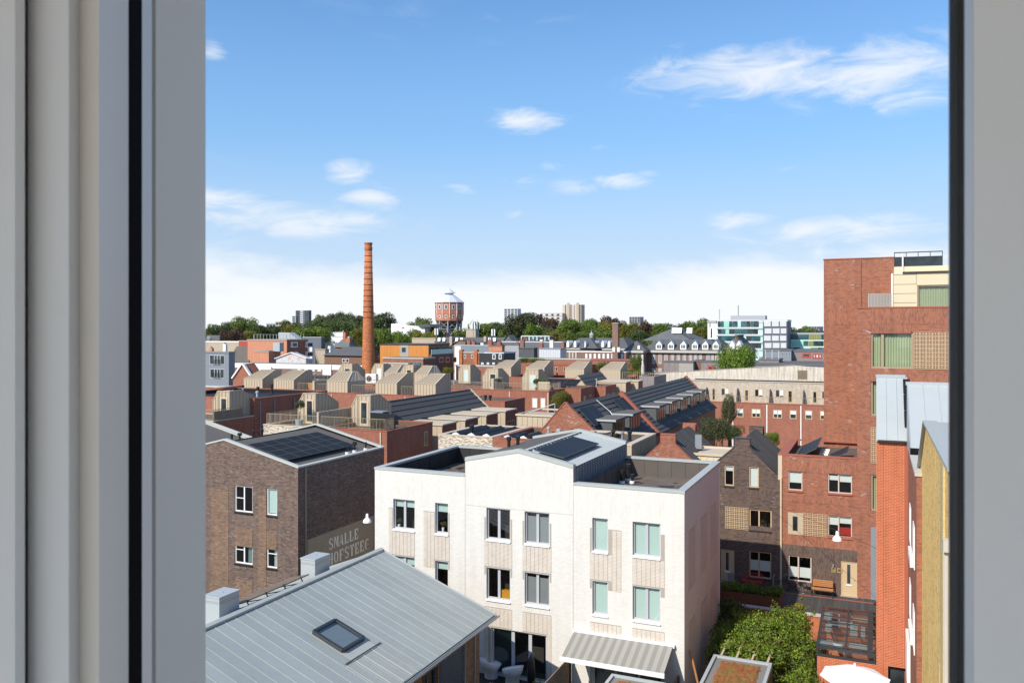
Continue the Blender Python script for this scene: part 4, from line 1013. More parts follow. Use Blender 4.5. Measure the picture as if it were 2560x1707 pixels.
def red_house():
    Y, YB, x0, x1 = 54.8, 62.1, -5.45, -1.07; zt = 9.72
    r = {k: z7(Y, *v) for k, v in {'a': (650, 450, 770, 635), 'b': (988, 470, 1193, 665), 'p': (648, 815, 775, 1012), 'q': (688, 850, 730, 975), 's': (775, 820, 985, 1030), 'c': (988, 845, 1193, 1040), 'd': (650, 1180, 848, 1420), 'e': (1098, 1230, 1238, 1530)}.items()}
    t = thing('red_brick_house', 'red brick flat-roofed house numbered 30 with tan door', 'house', (-3.3, 58, 0))
    r['e'] = (r['e'][0], r['e'][1], 1.31, r['e'][3])
    hol = [r[k] for k in ('a', 'b', 'c', 'd', 'e')]
    b = MB(); zc = 4.15; wall(b, 'S', Y, x0, x1, 0, zt, hol, 0); b.poly([(x0, Y, 0), (x0, YB, 0), (x0, YB, zt), (x0, Y, zt)])
    b.build('wall', 'brick_red', t)
    b = MB(); i = .3; zd = 9.35
    b.poly([(x0+i, Y+i, zd), (x1+4, Y+i, zd), (x1+4, YB+.6, zd), (x0+i, YB+.6, zd)])
    for p, q in (((x0+i, Y+i), (x1, Y+i)), ((x0+i, YB+.6), (x0+i, Y+i))): b.poly([(*p, zd), (*q, zd), (*q, zt), (*p, zt)])
    b.build('roof', 'bitumen', t)
    b = MB(); b.box(x0-.25, x1, Y-.03, Y+.33, zt, zt+.08); b.box(x0-.25, x0+.33, Y+.33, YB+.6, zt, zt+.08); b.box(x0+.33, x1+.8, YB+.3, YB+.6, zt, zt+.08); b.build('coping', 'brick_cap', t)
    MB().box(x0-.24, x0-.002, Y-.01, Y+.4, 8.15, zt-.002).build('cladding', 'beige_trim', t)
    lo = MB(); wall(lo, 'S', Y-.012, x0, x1, 1.3, zc, [r['d'], r['e']], depth=.012); lo.build('brick_base', 'brick_dark_upright', t)
    for (u0, u1, z0, z1) in ((x0, x1, 4.15, 4.95), (x0, x1, 8.75, 9.45), (x0, x1-.2, 6.85, 7.25)):
        MB().box(u0, u1, Y-.014, Y-.002, z0, z1).build('brick_course', 'brick_red_upright', t)
    window(t, 'S', Y, r['a'], 'frame_pink', (1,), rec=.05, fw=.06, blind=[(.66, 'blind_white')], sill='brick_cap')
    window(t, 'S', Y, r['b'], 'frame_pink', (1, 1.25), rec=.05, fw=.06, blind=[(.25, 'blind_white', 0, .58), (.42, 'blind_white', 1, .52)], sill='brick_cap')
    window(t, 'S', Y, r['c'], 'frame_pink', (1, 1.25), rec=.05, fw=.06, blind=[(.46, 'blind_white', 0), (.36, 'blind_white', 1), (.40, 'red_paint', 1, .08)], sill='brick_cap')
    window(t, 'S', Y, r['d'], 'frame_pink', (1, 1.3), rec=.05, fw=.07, blind=[(.42, 'blind_white', 0, .14), (.42, 'blind_white', 1, .14)])
    b = MB(); wall(b, 'S', Y-.03, r['p'][0], r['p'][1], r['p'][2], r['p'][3], [r['q']], depth=.03); b.build('metal_panel', 'beige', t)
    window(t, 'S', Y-.01, r['q'], 'iron_dark', (1,), far=True, fw=.05, pane='glass_far', inside=False)
    screen(t, 'S', Y-.03, r['s'], 5, 6)
    front_door(t, Y, r['e'])
    # house number in gilt strokes, lamp above it
    n0 = W(*Z7(1015, 1325), y=Y-.03); h = .26; b = MB()
    def st(u0, v0, u1, v1): b.box(n0.x+u0, n0.x+u1, Y-.035, Y-.013, n0.z+v0, n0.z+v1)
    for z in (0, h/2-.015, h-.03): st(0, z, .25, z+.03)
    st(.22, .03, .25, h/2-.015); st(.22, h/2+.015, .25, h-.03)
    st(.36, 0, .58, .03); st(.36, h-.03, .58, h); st(.36, .03, .39, h-.03); st(.58, .03, .61, h-.03)
    b.build('house_number', 'gold', t)
    p = W(*Z7(1033, 1272), y=Y); MB().tube((p.x, Y-.07, p.z-.1), (p.x, Y-.07, p.z+.1), .05, None, 10).build('wall_lamp', 'steel_grey', t)
    # roof panels and vents
    solar_row(t, (-4.75, 55.5, 9.42), (0, 1, 0), (1, 0, .55), 6, 1, 1.03, 1.5, 'solar')
    solar_row(t, (-2.75, 55.3, 9.42), (0, 1, 0), (1, 0, .55), 3, 1, 1.03, 1.3, 'solar')
    b = MB()
    for i in range(5): b.box(-3.45, -2.9, 56+i*1.1, 56.15+i*1.1, 9.36, 9.5)
    b.build('panel_support', 'white_paint', t)
    for (x, y, hh) in ((-.2, 59.5, .8), (.5, 59.8, .5), (-.9, 59.2, .35)): MB().lathe([(.18, 0), (.16, .12), (.12, .12), (.12, hh), (.16, hh), (.16, hh+.15)], (x, y, zd), 10).build('roof_vent', 'black_metal', t)
red_house()
def tower():
    Y, YB = 54.8, 62.6; xa = -1.07; t = thing('red_brick_tower', 'tall red brick apartment tower with green-curtained windows and cream penthouse', 'building', (3, 60, 0))
    zF = 19.0
    big = rect(Y, 2177, 830, 2283, 922); dz = 2.87
    big = (big[0], 4.2, big[2], big[3]); wn = (big[0], W(2283, 850, y=Y).x, big[2], big[3])
    hol = [wn, (wn[0], wn[0]+2.6, wn[2]-dz, wn[3]-dz), (wn[0], wn[0]+2.6, wn[2]-3*dz, wn[3]-3*dz)]
    b = MB(); wall(b, 'S', Y, xa, 9, 0, zF-.08, hol); b.poly([(xa, Y, 9.3), (xa, YB, 9.3), (xa, YB, zF-.08), (xa, Y, zF-.08)]); b.poly([(9, Y, 0), (9, YB+6, 0), (9, YB+6, zF-.08), (9, Y, zF-.08)])
    b.build('wall', 'brick_red', t)
    xl, xr = W(2059.5, 649, y=YB).x, W(2236, 643, y=YB).x; zB = 22.55
    b = MB(); b.box(xl, xr, YB, YB+9, 0, zB); b.build('rear_wall', 'brick_red', t)
    MB().box(xl-.04, xr+.04, YB-.04, YB+9.04, zB+.001, zB+.07).build('coping', 'brick_cap', t)
    x_ = W(2153.5, 700, y=YB).x; MB().box(x_-.02, x_+.02, YB-.006, YB-.001, 9.4, zB-.1).build('movement_joint', 'iron_dark', t)
    for z0, z1, u0, u1, yy in ((17.95, 18.93, wn[0], 4.6, Y), (17.4, 17.94, wn[0], 1.9, Y), (14.5, 15.05, wn[0], 4.6, Y), (17.95, 19.1, xl, 1.0, YB)):
        MB().box(u0, u1, yy-.014, yy-.002, z0, z1).build('brick_course', 'brick_red_upright', t)
    MB().box(xa-.03, 9.03, Y-.04, Y+.30, zF-.079, zF).build('coping', 'brick_cap', t)
    MB().poly([(xa, Y+.3, zF-.2), (9, Y+.3, zF-.2), (9, YB, zF-.2), (xa, YB, zF-.2)]).build('roof_terrace', 'bitumen', t)
    for i, h in enumerate(hol): window(t, 'S', Y, h, 'frame_bronze', (1, 2.6), rec=.07, fw=.10, mull=.16, curtain=(.04, .97, 'curtain_green'), name='window')
    sc = rect(Y, 2284, 829, 2372, 924); screen(t, 'S', Y-.02, (sc[0], sc[0]+3.0, wn[2], wn[3]), 9, 9)
    screen(t, 'S', Y-.02, (wn[0], wn[0]+1.2, wn[2]-2*dz, wn[3]-2*dz), 4, 9)
    MB().box(wn[0]+.0, wn[0]+.7, Y-.012, Y, 1.3, wn[2]-3*dz-1.0).build('grey_panel', 'zinc_dark', t)
    # penthouse
    Yp = 57.3; px0 = W(2234, 700, y=Yp).x; zP = W(2250, 683, y=Yp).z
    g = rect(Yp, 2293, 713, 2400, 768); g = (g[0], g[0]+3.2, 18.8, g[3])
    b = MB(); wall(b, 'S', Yp, px0, 8.9, 18.7, zP, [g]); b.poly([(px0, Yp, 18.7), (px0, YB, 18.7), (px0, YB, zP), (px0, Yp, zP)]); b.poly([(px0, Yp, zP), (8.9, Yp, zP), (8.9, YB+3, zP), (px0, YB+3, zP)])
    ph = b.build('penthouse', 'cream_panel', t, label='cream panelled penthouse floor')
    b = MB()
    for z in (W(2250, 687, y=Yp).z, W(2250, 711, y=Yp).z, W(2250, 734, y=Yp).z, W(2250, 757, y=Yp).z): b.box(px0, g[0]-.05, Yp-.003, Yp-.001, z-.015, z+.01)
    x_ = g[0]-.05; b.box(x_-.01, x_+.01, Yp-.003, Yp-.001, g[3], zP); b.build('panel_joint', 'iron_dark', ph)
    window(t, 'S', Yp, g, 'frame_bronze', (1.7, 1), rec=.06, fw=.08, curtain=(.03, .62, 'curtain_green'), blind=[(.95, 'blind_white', 1)])
    b = MB(); b.box(px0+.5, 8.9, Yp-.12, Yp+.2, zP+.001, zP+.08); b.build('penthouse_cornice', 'iron_dark', t)
    b = MB(); b.box(px0+.05, 6.3, Yp+1.2, YB+2, zP+.01, W(2250, 667, y=Yp+1.2).z); b.build('penthouse_upstand', 'cream_panel', t)
    # glass balustrade on top
    yR = Yp+1.3; xa2, xb2 = W(2236, 640, y=yR).x, W(2356, 640, y=yR).x; z0, z1 = W(2236, 667, y=yR).z, W(2236, 631, y=yR).z
    r = MB(); r.box(xa2, xb2, yR-.03, yR+.03, z1-.06, z1); r.box(xa2, xb2, yR-.03, yR+.03, z0, z0+.05); r.box(xa2, xb2, yR-.02, yR+.02, z1-.36, z1-.31)
    for i in range(5): x = xa2+(xb2-xa2)*i/4; r.box(x-.02, x+.02, yR-.025, yR+.025, z0, z1)
    rl = r.build('balustrade', 'iron_dark', t); MB().poly([(xa2, yR, z0), (xb2, yR, z0), (xb2, yR, z1-.33), (xa2, yR, z1-.33)]).build('pane', 'glass_far', rl)
    MB().tube((px0+.55, Yp+1.1, zP), (px0+.55, Yp+1.1, z1-.1), .05).build('downpipe', 'white_paint', t); MB().tube((px0-.08, Yp+.2, 18.9), (px0-.08, Yp+.2, zP), .06).build('downpipe', 'white_paint', t)
    q = rect(Y+1.5, 2170, 734, 2229, 770); b = MB(); n = 16
    for i in range(n): u = q[0]+(q[1]-q[0])*i/n; b.box(u+.01, u+(q[1]-q[0])/n-.01, Y+1.5, Y+1.54, 18.85, q[3])
    b.box(q[0], q[1], Y+1.545, Y+1.56, 18.85, q[3]); b.build('privacy_screen', 'concrete', t)
tower()

# ------------------------------------------------------------ orange and yellow buildings at the right edge
def orange_house():
    Y = 42.0; t = thing('orange_brick_building', 'bright orange brick building end with pale zinc roof by right window edge', 'building', (.7, 44, 0))
    ze = W(2192, 1103, y=Y).z; xr = W(2270, 1105, y=Y).x
    b = MB(); b.box(0.0, xr, Y, Y+9, 0, ze); b.build('wall', 'brick_orange', t)
    MB().box(-2.58, -.002, Y, Y+.28, 0, 2.12).build('garden_wall', 'brick_orange', t)
    MB().box(xr-.14, xr+.01, Y-.012, Y, 0, ze).build('corner_strip', 'brick_cap', t)
    x_ = W(2209, 1200, y=Y).x; MB().box(x_-.012, x_+.012, Y-.005, Y-.001, 0, ze).build('movement_joint', 'brick_cap', t)
    zr = 15.25; yr = Y+3.6
    # roof sheets, upright seams
    xs = [0.0, W(2216, 1000, y=Y+1).x, W(2243, 1000, y=Y+1).x, W(2272, 1000, y=Y+1).x]
    for a, c in zip(xs, xs[1:]):
        b = MB(); b.poly([(a+.01, Y-.1, ze+.03), (c-.01, Y-.1, ze+.03), (c-.01, yr, zr), (a+.01, yr, zr)]); b.poly([(a+.0, Y-.08, ze), (c, Y-.08, ze), (c, yr+.02, zr-.04), (a, yr+.02, zr-.04)])
        b.beam((c-.005, Y-.1, ze+.03), (c-.005, yr, zr), .02, .03, (0, -.7, .7)); b.build('roof_sheet', 'zinc_light', t)
    MB().box(-.03, xr, yr-.05, yr+.2, zr-.02, zr+.12).build('ridge_cap', 'zinc_light', t)
    b = MB(); b.poly([(0, Y, ze), (0, yr+.02, zr-.05), (0, Y+9, ze)]); b.build('gable', 'zinc_light', t)
    b = MB(); b.beam((0.05, Y-.12, ze+.01), (xr, Y-.12, ze+.01), .12, .08); b.build('gutter', 'iron_dark', t)
    b = MB(); x0, x1 = W(2259, 1000, y=Y+2).x, W(2277, 1000, y=Y+2).x
    p0 = Vector((x0, Y+.65, ze+.62)); d = Vector((0, 2.7, 2.12))
    for i in range(3): q = p0+d*(i/3); r = p0+d*((i+.96)/3); b.poly([q+Vector((0, -.03, .03)), q+Vector((x1-x0, -.03, .03)), r+Vector((x1-x0, -.03, .03)), r+Vector((0, -.03, .03))])
    b.build('solar_strip', 'solar_black', t)
    # street front running towards the viewer
    s = thing('dark_red_terrace', 'dark red brick terrace front seen edge-on with white sunscreen boxes', 'building', (2.6, 38, 0))
    zb = 12.35; b = MB(); b.box(xr+.0, 5, 33.2, Y-.002, 0, zb); b.build('wall', 'brick_red', s)
    ya, yb, za, zt = 37.9, 41.75, 12.75, 15.15
    for i in range(6):
        a, c = xr-.05+i*.62, xr+.57+i*.62; b = MB(); b.poly([(a, ya, za), (c, ya, za), (c, yb, zt), (a, yb, zt)]); b.beam((a+.01, ya, za), (a+.01, yb, zt), .02, .03, (0, -.6, .8)); b.build('roof_sheet', 'zinc_light', s)
    b = MB(); b.poly([(xr-.05, ya, za), (xr-.05, yb, zt), (xr-.05, Y, zt-.2), (xr-.05, Y, zb), (xr-.05, ya, zb)]); b.build('roof_side', 'zinc_light', s)
    MB().box(xr-.06, 5, 33.15, ya, zb+.001, zb+.12).build('parapet', 'concrete_pale', s); MB().box(xr-.1, 5, yb-.05, yb+.25, zt-.05, zt+.1).build('ridge_cap', 'zinc_light', s)
    for (y, z) in ((40.2, 2.5), (36.8, 8.4), (36.8, 5.4)): MB().box(xr-.13, xr-.002, y-1.1, y+1.1, z, z+1.7 if z < 3 else z+.32).build('sunscreen_box', 'white_paint', s)
    for (y, z) in ((35.2, 8.6), (38.9, 8.6), (35.2, 5.4), (38.9, 5.4)): windows_far(s, 'W', xr, [(y-.6, y+.6, z, z+1.6)], cols=(1, 1))
orange_house()
def yellow_house():
    X = 1.5; t = thing('yellow_brick_building', 'yellow brick gable wall with zinc coping and downpipe beside the right jamb', 'building', (2.5, 29, 0))
    b = MB(); p = [(35.2, 0), (35.2, 12.0), (30.4, 14.55), (20.0, 14.55), (20.0, 0)]
    hol = [(23.4, 24.2, 3.0, 9.0), (26.2, 27.0, 2.4, 6.4)]
    b.poly([(X, y, z) for y, z in [(35.2, 12.0), (30.4, 14.55), (20.0, 14.55), (20.0, 12.0)]]); wall(b, 'W', X, 20.0, 35.2, 0, 12.0, hol, depth=.25)
    b.poly([(X, 20.0, 0), (6, 20.0, 0), (6, 20.0, 14.55), (X, 20.0, 14.55)]); b.poly([(X, 35.2, 0), (6, 35.2, 0), (6, 35.2, 12), (X, 35.2, 12)])
    b.build('wall', 'brick_yellow', t)
    for h in hol: window(t, 'W', X, h, 'frame_tan', (1,), rec=.2, transom=.5)
    b = MB(); b.beam((X+.1, 35.3, 12.02), (X+.1, 30.4, 14.57), .42, .07); b.beam((X+.1, 30.4, 14.57), (X+.1, 20, 14.57), .42, .07); b.poly([(X+.3, 35.3, 12.0), (6, 35.3, 12.0), (6, 30.4, 14.6), (X+.3, 30.4, 14.6)]); b.poly([(X+.3, 30.4, 14.6), (6, 30.4, 14.6), (6, 20, 14.6), (X+.3, 20, 14.6)])
    b.build('roof', 'zinc_coping', t)
    q = MB(); q.box(X-.05, X-.002, 22.2, 23.2, 0, 14.4); q.build('pilaster', 'brick_yellow_light', t)
    d = MB(); d.box(X-.16, X-.03, 20.4, 20.7, 12.75, 13.0); d.tube((X-.09, 20.55, 12.75), (X-.09, 20.55, 0), .055, None, 10); d.build('downpipe', 'concrete_pale', t)
yellow_house()

# ------------------------------------------------------------ garden: walls, glasshouse, sheds, awning
def garden():
    t = thing('garden_wall', 'orange brick retaining wall with concrete cap between street and garden', 'wall', (-4, 50.4, 0))
    MB().box(-8.1, -2.0, 50.25, 50.49, 0, 1.28).build('wall', 'brick_orange', t)
    MB().box(-8.1, -2.0, 50.20, 50.60, 1.303, 1.38).build('coping', 'concrete_pale', t)
    g = thing('wooden_gate', 'small plank gate set against the garden wall behind the vine', 'gate', (-6.2, 50.2, 0))
    for i in range(9): MB().box(-7.1+i*.2, -6.92+i*.2, 50.17, 50.20, .05, 1.2).build('plank', 'wood_orange', g)
    # conservatory
    Y = 42.0; x0, x1, yb, zf, zk = -2.6, -.02, 46.8, 2.62, 3.02
    c = thing('conservatory', 'dark-framed glass conservatory roof against orange wall', 'conservatory', (-1.3, 44.4, 0))
    f = MB(); f.box(x0, x1, Y-.02, Y+.1, 2.13, 2.23); f.box(x0, x1, Y-.02, Y+.1, zf-.12, zf)
    for x in (x0, (x0+x1)/2-.04, x1-.09): f.box(x, x+.08, Y-.015, Y+.09, 2.23, zf-.12)
    f.box(x0-.02, x0+.08, Y, yb, zf-.14, zf-.02); f.box(x0, x1, yb, yb+.1, zk-.12, zk)
    f.box(x0, x0+.1, Y+.1, Y+.2, 0, zf-.14); f.box(x0, x0+.1, yb-.1, yb, 0, zk-.12); f.build('frame', 'iron_dark', c)
    for x in (x0+.02, (x0+x1)/2, x1-.25):
        MB().beam((x, Y, zf), (x, yb, zk), .07 if x < x1-.3 else .24, .07).build('rafter', 'iron_dark', c)
    n = 7
    for i in range(n):
        a, e = i/n, (i+1)/n; ya, ye = Y+(yb-Y)*a, Y+(yb-Y)*e; za, z_e = zf+(zk-zf)*a+.05, zf+(zk-zf)*e+.05
        MB().beam((x0, ya, za), (x1, ya, za), .05, .05).build('glazing_bar', 'iron_dark', c)
        for (u0, u1) in ((x0+.05, (x0+x1)/2-.03), ((x0+x1)/2+.03, x1-.1)):
            MB().poly([(u0, ya+.03, za-.01), (u1, ya+.03, za-.01), (u1, ye-.03, z_e-.01), (u0, ye-.03, z_e-.01)]).build('roof_pane', 'glass_roof', c)
    for (u0, u1) in ((x0+.09, (x0+x1)/2-.05), ((x0+x1)/2+.05, x1-.1)): MB().poly([(u0, Y+.04, 2.23), (u1, Y+.04, 2.23), (u1, Y+.04, zf-.12), (u0, Y+.04, zf-.12)]).build('front_pane', 'glass', c)
    MB().box(x0+.1, x1, Y+.3, yb, .02, .06).build('floor_boards', 'wood_orange', c)
    for (u0, u1, va, vb) in ((.1, 1.15, .05, .2), (1.4, 2.3, .1, .24), (.25, .55, .42, .62), (1.35, 1.75, .36, .7), (1.9, 2.1, .36, .66), (.12, .5, .72, .92), (1.5, 2.2, .78, .86)):
        ya, yc = Y+(yb-Y)*va, Y+(yb-Y)*vb; za, zc = zf+(zk-zf)*va-.12, zf+(zk-zf)*vb-.12; MB().add([(x0+u0, ya, za), (x0+u1, ya, za), (x0+u1, yc, zc), (x0+u0, yc, zc)], [(0, 1, 2, 3)]).build('sun_blind', 'blind_mint', c)
    MB().box(x0+.1, x1-.02, yb+.11, yb+.2, 0, 2.8).build('back_wall', 'brick_orange', c)
    MB().box(x0+.5, x1-.6, 44.2, 45.6, .07, .8).build('table', 'wood_orange', c)
    wn = thing('black_frame_window', 'black framed window low on the orange wall beside the parasol', 'window', (.75, 41.98, 0))
    q = rect(Y, 2220, 1664, 2276, 1720); u0, u1 = q[0], xr_() - .0
    b = MB(); z0, z1 = .25, q[3]; b.box(u0, u0+.09, Y-.04, Y-.001, z0, z1); b.box(u1-.09, u1, Y-.04, Y-.001, z0, z1); b.box(u0+.09, u1-.09, Y-.04, Y-.001, z1-.09, z1); b.box(u0+.09, u1-.09, Y-.04, Y-.001, z0, z0+.09); b.build('frame', 'seal_black', wn)
    MB().poly([(u0+.05, Y-.01, z0), (u1-.05, Y-.01, z0), (u1-.05, Y-.01, z1-.05), (u0+.05, Y-.01, z1-.05)]).build('pane', 'glass_far', wn)
    # two sheds with sedum roofs
    for (lab, xa, xb, ya, yb2) in (('garden shed with red and green sedum roof beside the vine', -6.9, -4.3, 32.5, 39.0), ('garden shed with sedum roof below the striped awning', -10.6, -8.2, 31.0, 35.0)):
        s = thing('garden_shed', lab, 'shed', ((xa+xb)/2, (ya+yb2)/2, 0), 'sedum roofed sheds'); z = 2.6
        MB().box(xa+.1, xb-.1, ya+.1, yb2-.1, 0, z-.2).build('wall', 'wood_dark', s)
        b = MB(); ring(b, xa, xb, ya, yb2, z-.2, z, .14); b.build('roof_edge', 'zinc_light', s)
        MB().box(xa+.14, xb-.14, ya+.14, yb2-.14, z-.2, z-.09).build('gravel_strip', 'gravel', s)
        b = MB(); rr = random.Random(3); nx, ny = 16, 34; ex = lambda i: xa+.42+(xb-xa-.84)*i/nx; ey = lambda j: ya+.42+(yb2-ya-.84)*j/ny
        vs = [(ex(i)+rr.uniform(-.05, .05), ey(j)+rr.uniform(-.05, .05), z-.085+(rr.uniform(.02, .085) if 0 < i < nx and 0 < j < ny else 0)) for j in range(ny+1) for i in range(nx+1)]
        b.add(vs, [(j*(nx+1)+i, j*(nx+1)+i+1, (j+1)*(nx+1)+i+1, (j+1)*(nx+1)+i) for j in range(ny) for i in range(nx)]); b.build('sedum', 'sedum', s, kind='stuff')
    # awning: every stripe of cloth a piece
    a = thing('striped_awning', 'grey striped awning let down from the white wall', 'awning', (-11, 37.4, 2.4))
    xa, xb, ya, yb, za, zb = -13.50, -8.66, 38.30, 36.5, 2.92, 2.32; n = 24
    for i in range(n):
        u, v = xa+(xb-xa)*i/n, xa+(xb-xa)*(i+1)/n
        MB().add([(u, ya, za), (v, ya, za), (v, yb, zb), (u, yb, zb), (u, ya, za-.012), (v, ya, za-.012), (v, yb, zb-.012), (u, yb, zb-.012)], [(0, 1, 2, 3), (4, 7, 6, 5)]).build('stripe', 'awning_light' if i % 2 else 'awning_dark', a)
    MB().box(xa-.08, xb+.08, 38.27, 38.44, za-.08, za+.06).build('cassette', 'white_frame', a)
    MB().box(xa-.05, xb+.05, yb-.10, yb+.02, zb-.16, zb+.02).build('front_bar', 'white_frame', a)
    for x in (xa+.6, xb-.6): MB().path([(x, 38.3, za-.12), (x+.9*(1 if x < -11 else -1), 37.3, 2.55), (x, yb, zb-.08)], .03).build('arm', 'white_frame', a)
    # slatted fences
    for lab, x, y0, y1, h in (('weathered slatted fence between patio chairs and awning', -13.72, 30.0, 38.3, 1.75), ('short slatted fence under right end of awning', -8.42, 35.2, 38.3, 1.6)):
        fe = thing('slatted_fence', lab, 'fence', (x, (y0+y1)/2, 0), 'slatted garden fences')
        for i in range(int(h/.16)): MB().box(x-.02, x+.02, y0, y1, .1+i*.16, .23+i*.16).build('slat', 'wood_grey', fe)
        for y in (y0+.1, (y0+y1)/2, y1-.1): MB().box(x+.022, x+.10, y-.05, y+.05, 0, h+.05).build('post', 'wood_dark', fe)
    # pallet and ladder pole by the white side wall
    p = thing('wooden_pallet', 'wooden pallet stood upright by the white side wall', 'pallet', (-7.3, 41.2, 0))
    for i in range(7): MB().box(-7.75, -6.75, 41.2, 41.23, .05+i*.17, .15+i*.17).build('slat', 'wood_grey', p)
    for x in (-7.75, -7.3, -6.85): MB().box(x, x+.1, 41.232, 41.32, .05, 1.2).build('block', 'wood_dark', p)
    s = thing('timber_pole', 'long pale timber pole leaning on the white side wall', 'pole', (-7.2, 38.8, 0)); MB().beam((-7.15, 38.2, 0), (-8.08, 39.3, 2.5), .07, .07).build('pole', 'wood_orange', s)
    # wall beside the zinc house and planter box
    b = thing('planter_box', 'pale timber planter box at the end of the zinc-roofed house', 'planter', (-15.6, 33.5, 0))
    for i in range(11): MB().box(-16.0, -15.1, 33.9, 33.94, i*.155, i*.155+.145).build('board', 'wood_pale', b)
    for i in range(11): MB().box(-15.1, -15.06, 33.2, 33.94, i*.155, i*.155+.145).build('board', 'wood_pale', b)
    MB().box(-15.98, -15.12, 33.2, 33.88, 0, 1.55).build('soil', 'ground', b)
def xr_(): return W(2276, 1690, y=42.0).x
garden()

# ------------------------------------------------------------ terraced rows with beige roof huts
def hut(name, label, x, y, z, w=1.75, d=3.4, h=2.5, low=1.5, back=False, mirror=False, door='glass_far', s=1.0):
    """standing-seam stair hut on a roof terrace; x = its right hand edge, y = its front"""
    t = thing(name, label, 'roof hut', (x, y, z), 'beige metal stair huts on the roof terraces')
    c0 = .55*w/1.75; f = 1.35
    if back: pts = dict(F=[(0, 0, 0), (w, 0, 0), (w, 0, low), (0, 0, low)], yt0=d-f, yt1=d)
    def X(p): return ((w-p[0]) if mirror else p[0])-w, p[1], p[2]
    def Q(b, ps): b.poly([X(p) for p in ps])
    n = max(3, round(w/.42)); m = max(4, round(d/.45))
    wl = MB()
    if not back:
        Q(wl, [(0, 0, 0), (w, 0, 0), (w, 0, h), (c0, 0, h), (0, 0, low)])
        Q(wl, [(w, 0, 0), (w, d, 0), (w, d, low), (w, f, h), (w, 0, h)]); Q(wl, [(0, 0, 0), (0, d, 0), (0, d, low), (0, 0, low)]); Q(wl, [(0, d, 0), (w, d, 0), (w, d, low), (0, d, low)])
    else:
        Q(wl, [(0, 0, 0), (w, 0, 0), (w, 0, low), (0, 0, low)])
        Q(wl, [(w, 0, 0), (w, d, 0), (w, d, h), (w, d-f, h), (w, 0, low)]); Q(wl, [(0, 0, 0), (0, d, 0), (0, d, low), (0, 0, low)]); Q(wl, [(0, d, 0), (w, d, 0), (w, d, h), (c0, d, h), (0, d, low)])
    def zs(k):    # height of the east wall at depth k*d
        yy = k*d
        if back: yy = d-yy
        return h if yy <= f else h-(h-low)*(yy-f)/(d-f)
    def seam(b, p, q, up): b.beam(X(p), X(q), .035, .045, (-up[0] if mirror else up[0], up[1], up[2]))
    if back:
        for i in range(n+1): seam(wl, (w*i/n, 0, 0), (w*i/n, 0, low), (0, -1, 0))
    else:
        for u in (.02, c0*.5, c0, c0+.5*(w-c0)*.2): seam(wl, (u, 0, 0), (u, 0, low+(h-low)*min(1, u/c0)), (0, -1, 0))
        seam(wl, (w-.02, 0, 0), (w-.02, 0, h), (0, -1, 0))
        for u in (.33, .66): seam(wl, (c0+(w-c0)*u, 0, 2.1), (c0+(w-c0)*u, 0, h), (0, -1, 0))
    for i in range(m+1): seam(wl, (w, d*i/m, 0), (w, d*i/m, zs(i/m)), (1, 0, 0))
    wl.build('wall', 'beige', t, local=True)
    rf = MB()
    if not back:
        Q(rf, [(c0, 0, h), (w, 0, h), (w, f, h), (c0, f, h)]); Q(rf, [(0, 0, low), (c0, 0, h), (c0, f, h), (0, d, low)]); Q(rf, [(c0, f, h), (w, f, h), (w, d, low), (0, d, low)])
        e = [((0, 0, low), (c0, 0, h)), ((c0, 0, h), (w, 0, h)), ((w, 0, h), (w, f, h)), ((w, f, h), (w, d, low))]
        ss = [((c0+(w-c0)*i/3, f, h), (w*i/3, d, low)) for i in range(1, 3)]
    else:
        y1 = d-f
        Q(rf, [(c0, y1, h), (w, y1, h), (w, d, h), (c0, d, h)]); Q(rf, [(0, 0, low), (w, 0, low), (w, y1, h), (c0, y1, h)]); Q(rf, [(0, 0, low), (c0, y1, h), (c0, d, h), (0, d, low)])
        e = [((0, 0, low), (w, 0, low)), ((w, 0, low), (w, y1, h)), ((c0, y1, h), (w, y1, h)), ((0, 0, low), (c0, y1, h)), ((w, y1, h), (w, d, h))]
        ss = [((w*i/n, 0, low), (c0+(w-c0)*i/n, y1, h)) for i in range(1, n)]
        ss += [((0, d*i/4, low), (c0, y1+f*i/4, h)) for i in range(1, 4)] if mirror else []
    for p, q in ss: rf.beam(X(p), X(q), .035, .045, (0, -.3, 1))
    rf.build('roof', 'beige_roof', t, local=True)
    ed = MB()
    for p, q in e: ed.beam(X(p), X(q), .09, .05, (0, 0, 1))
    ed.build('edge_trim', 'beige_trim', t, local=True)
    if not back:
        u0 = c0+(w-c0)*.2; u1 = c0+(w-c0)*.85
        b = MB(); b.add([X(p) for p in ((u0, -.04, .02), (u1, -.04, .02), (u1, -.04, 2.1), (u0, -.04, 2.1), (u0, 0, .02), (u1, 0, .02), (u1, 0, 2.1), (u0, 0, 2.1))], [(0, 1, 2, 3), (0, 4, 5, 1), (1, 5, 6, 2), (2, 6, 7, 3), (3, 7, 4, 0)])
        dr = b.build('door', 'beige_trim', t, local=True)
        b = MB(); b.poly([X(p) for p in ((u0+.14, -.046, .25), (u1-.14, -.046, .25), (u1-.14, -.046, 1.98), (u0+.14, -.046, 1.98))]); b.build('pane', door, dr, local=True)
    if s != 1: t.scale = (s, s, s)
    return t
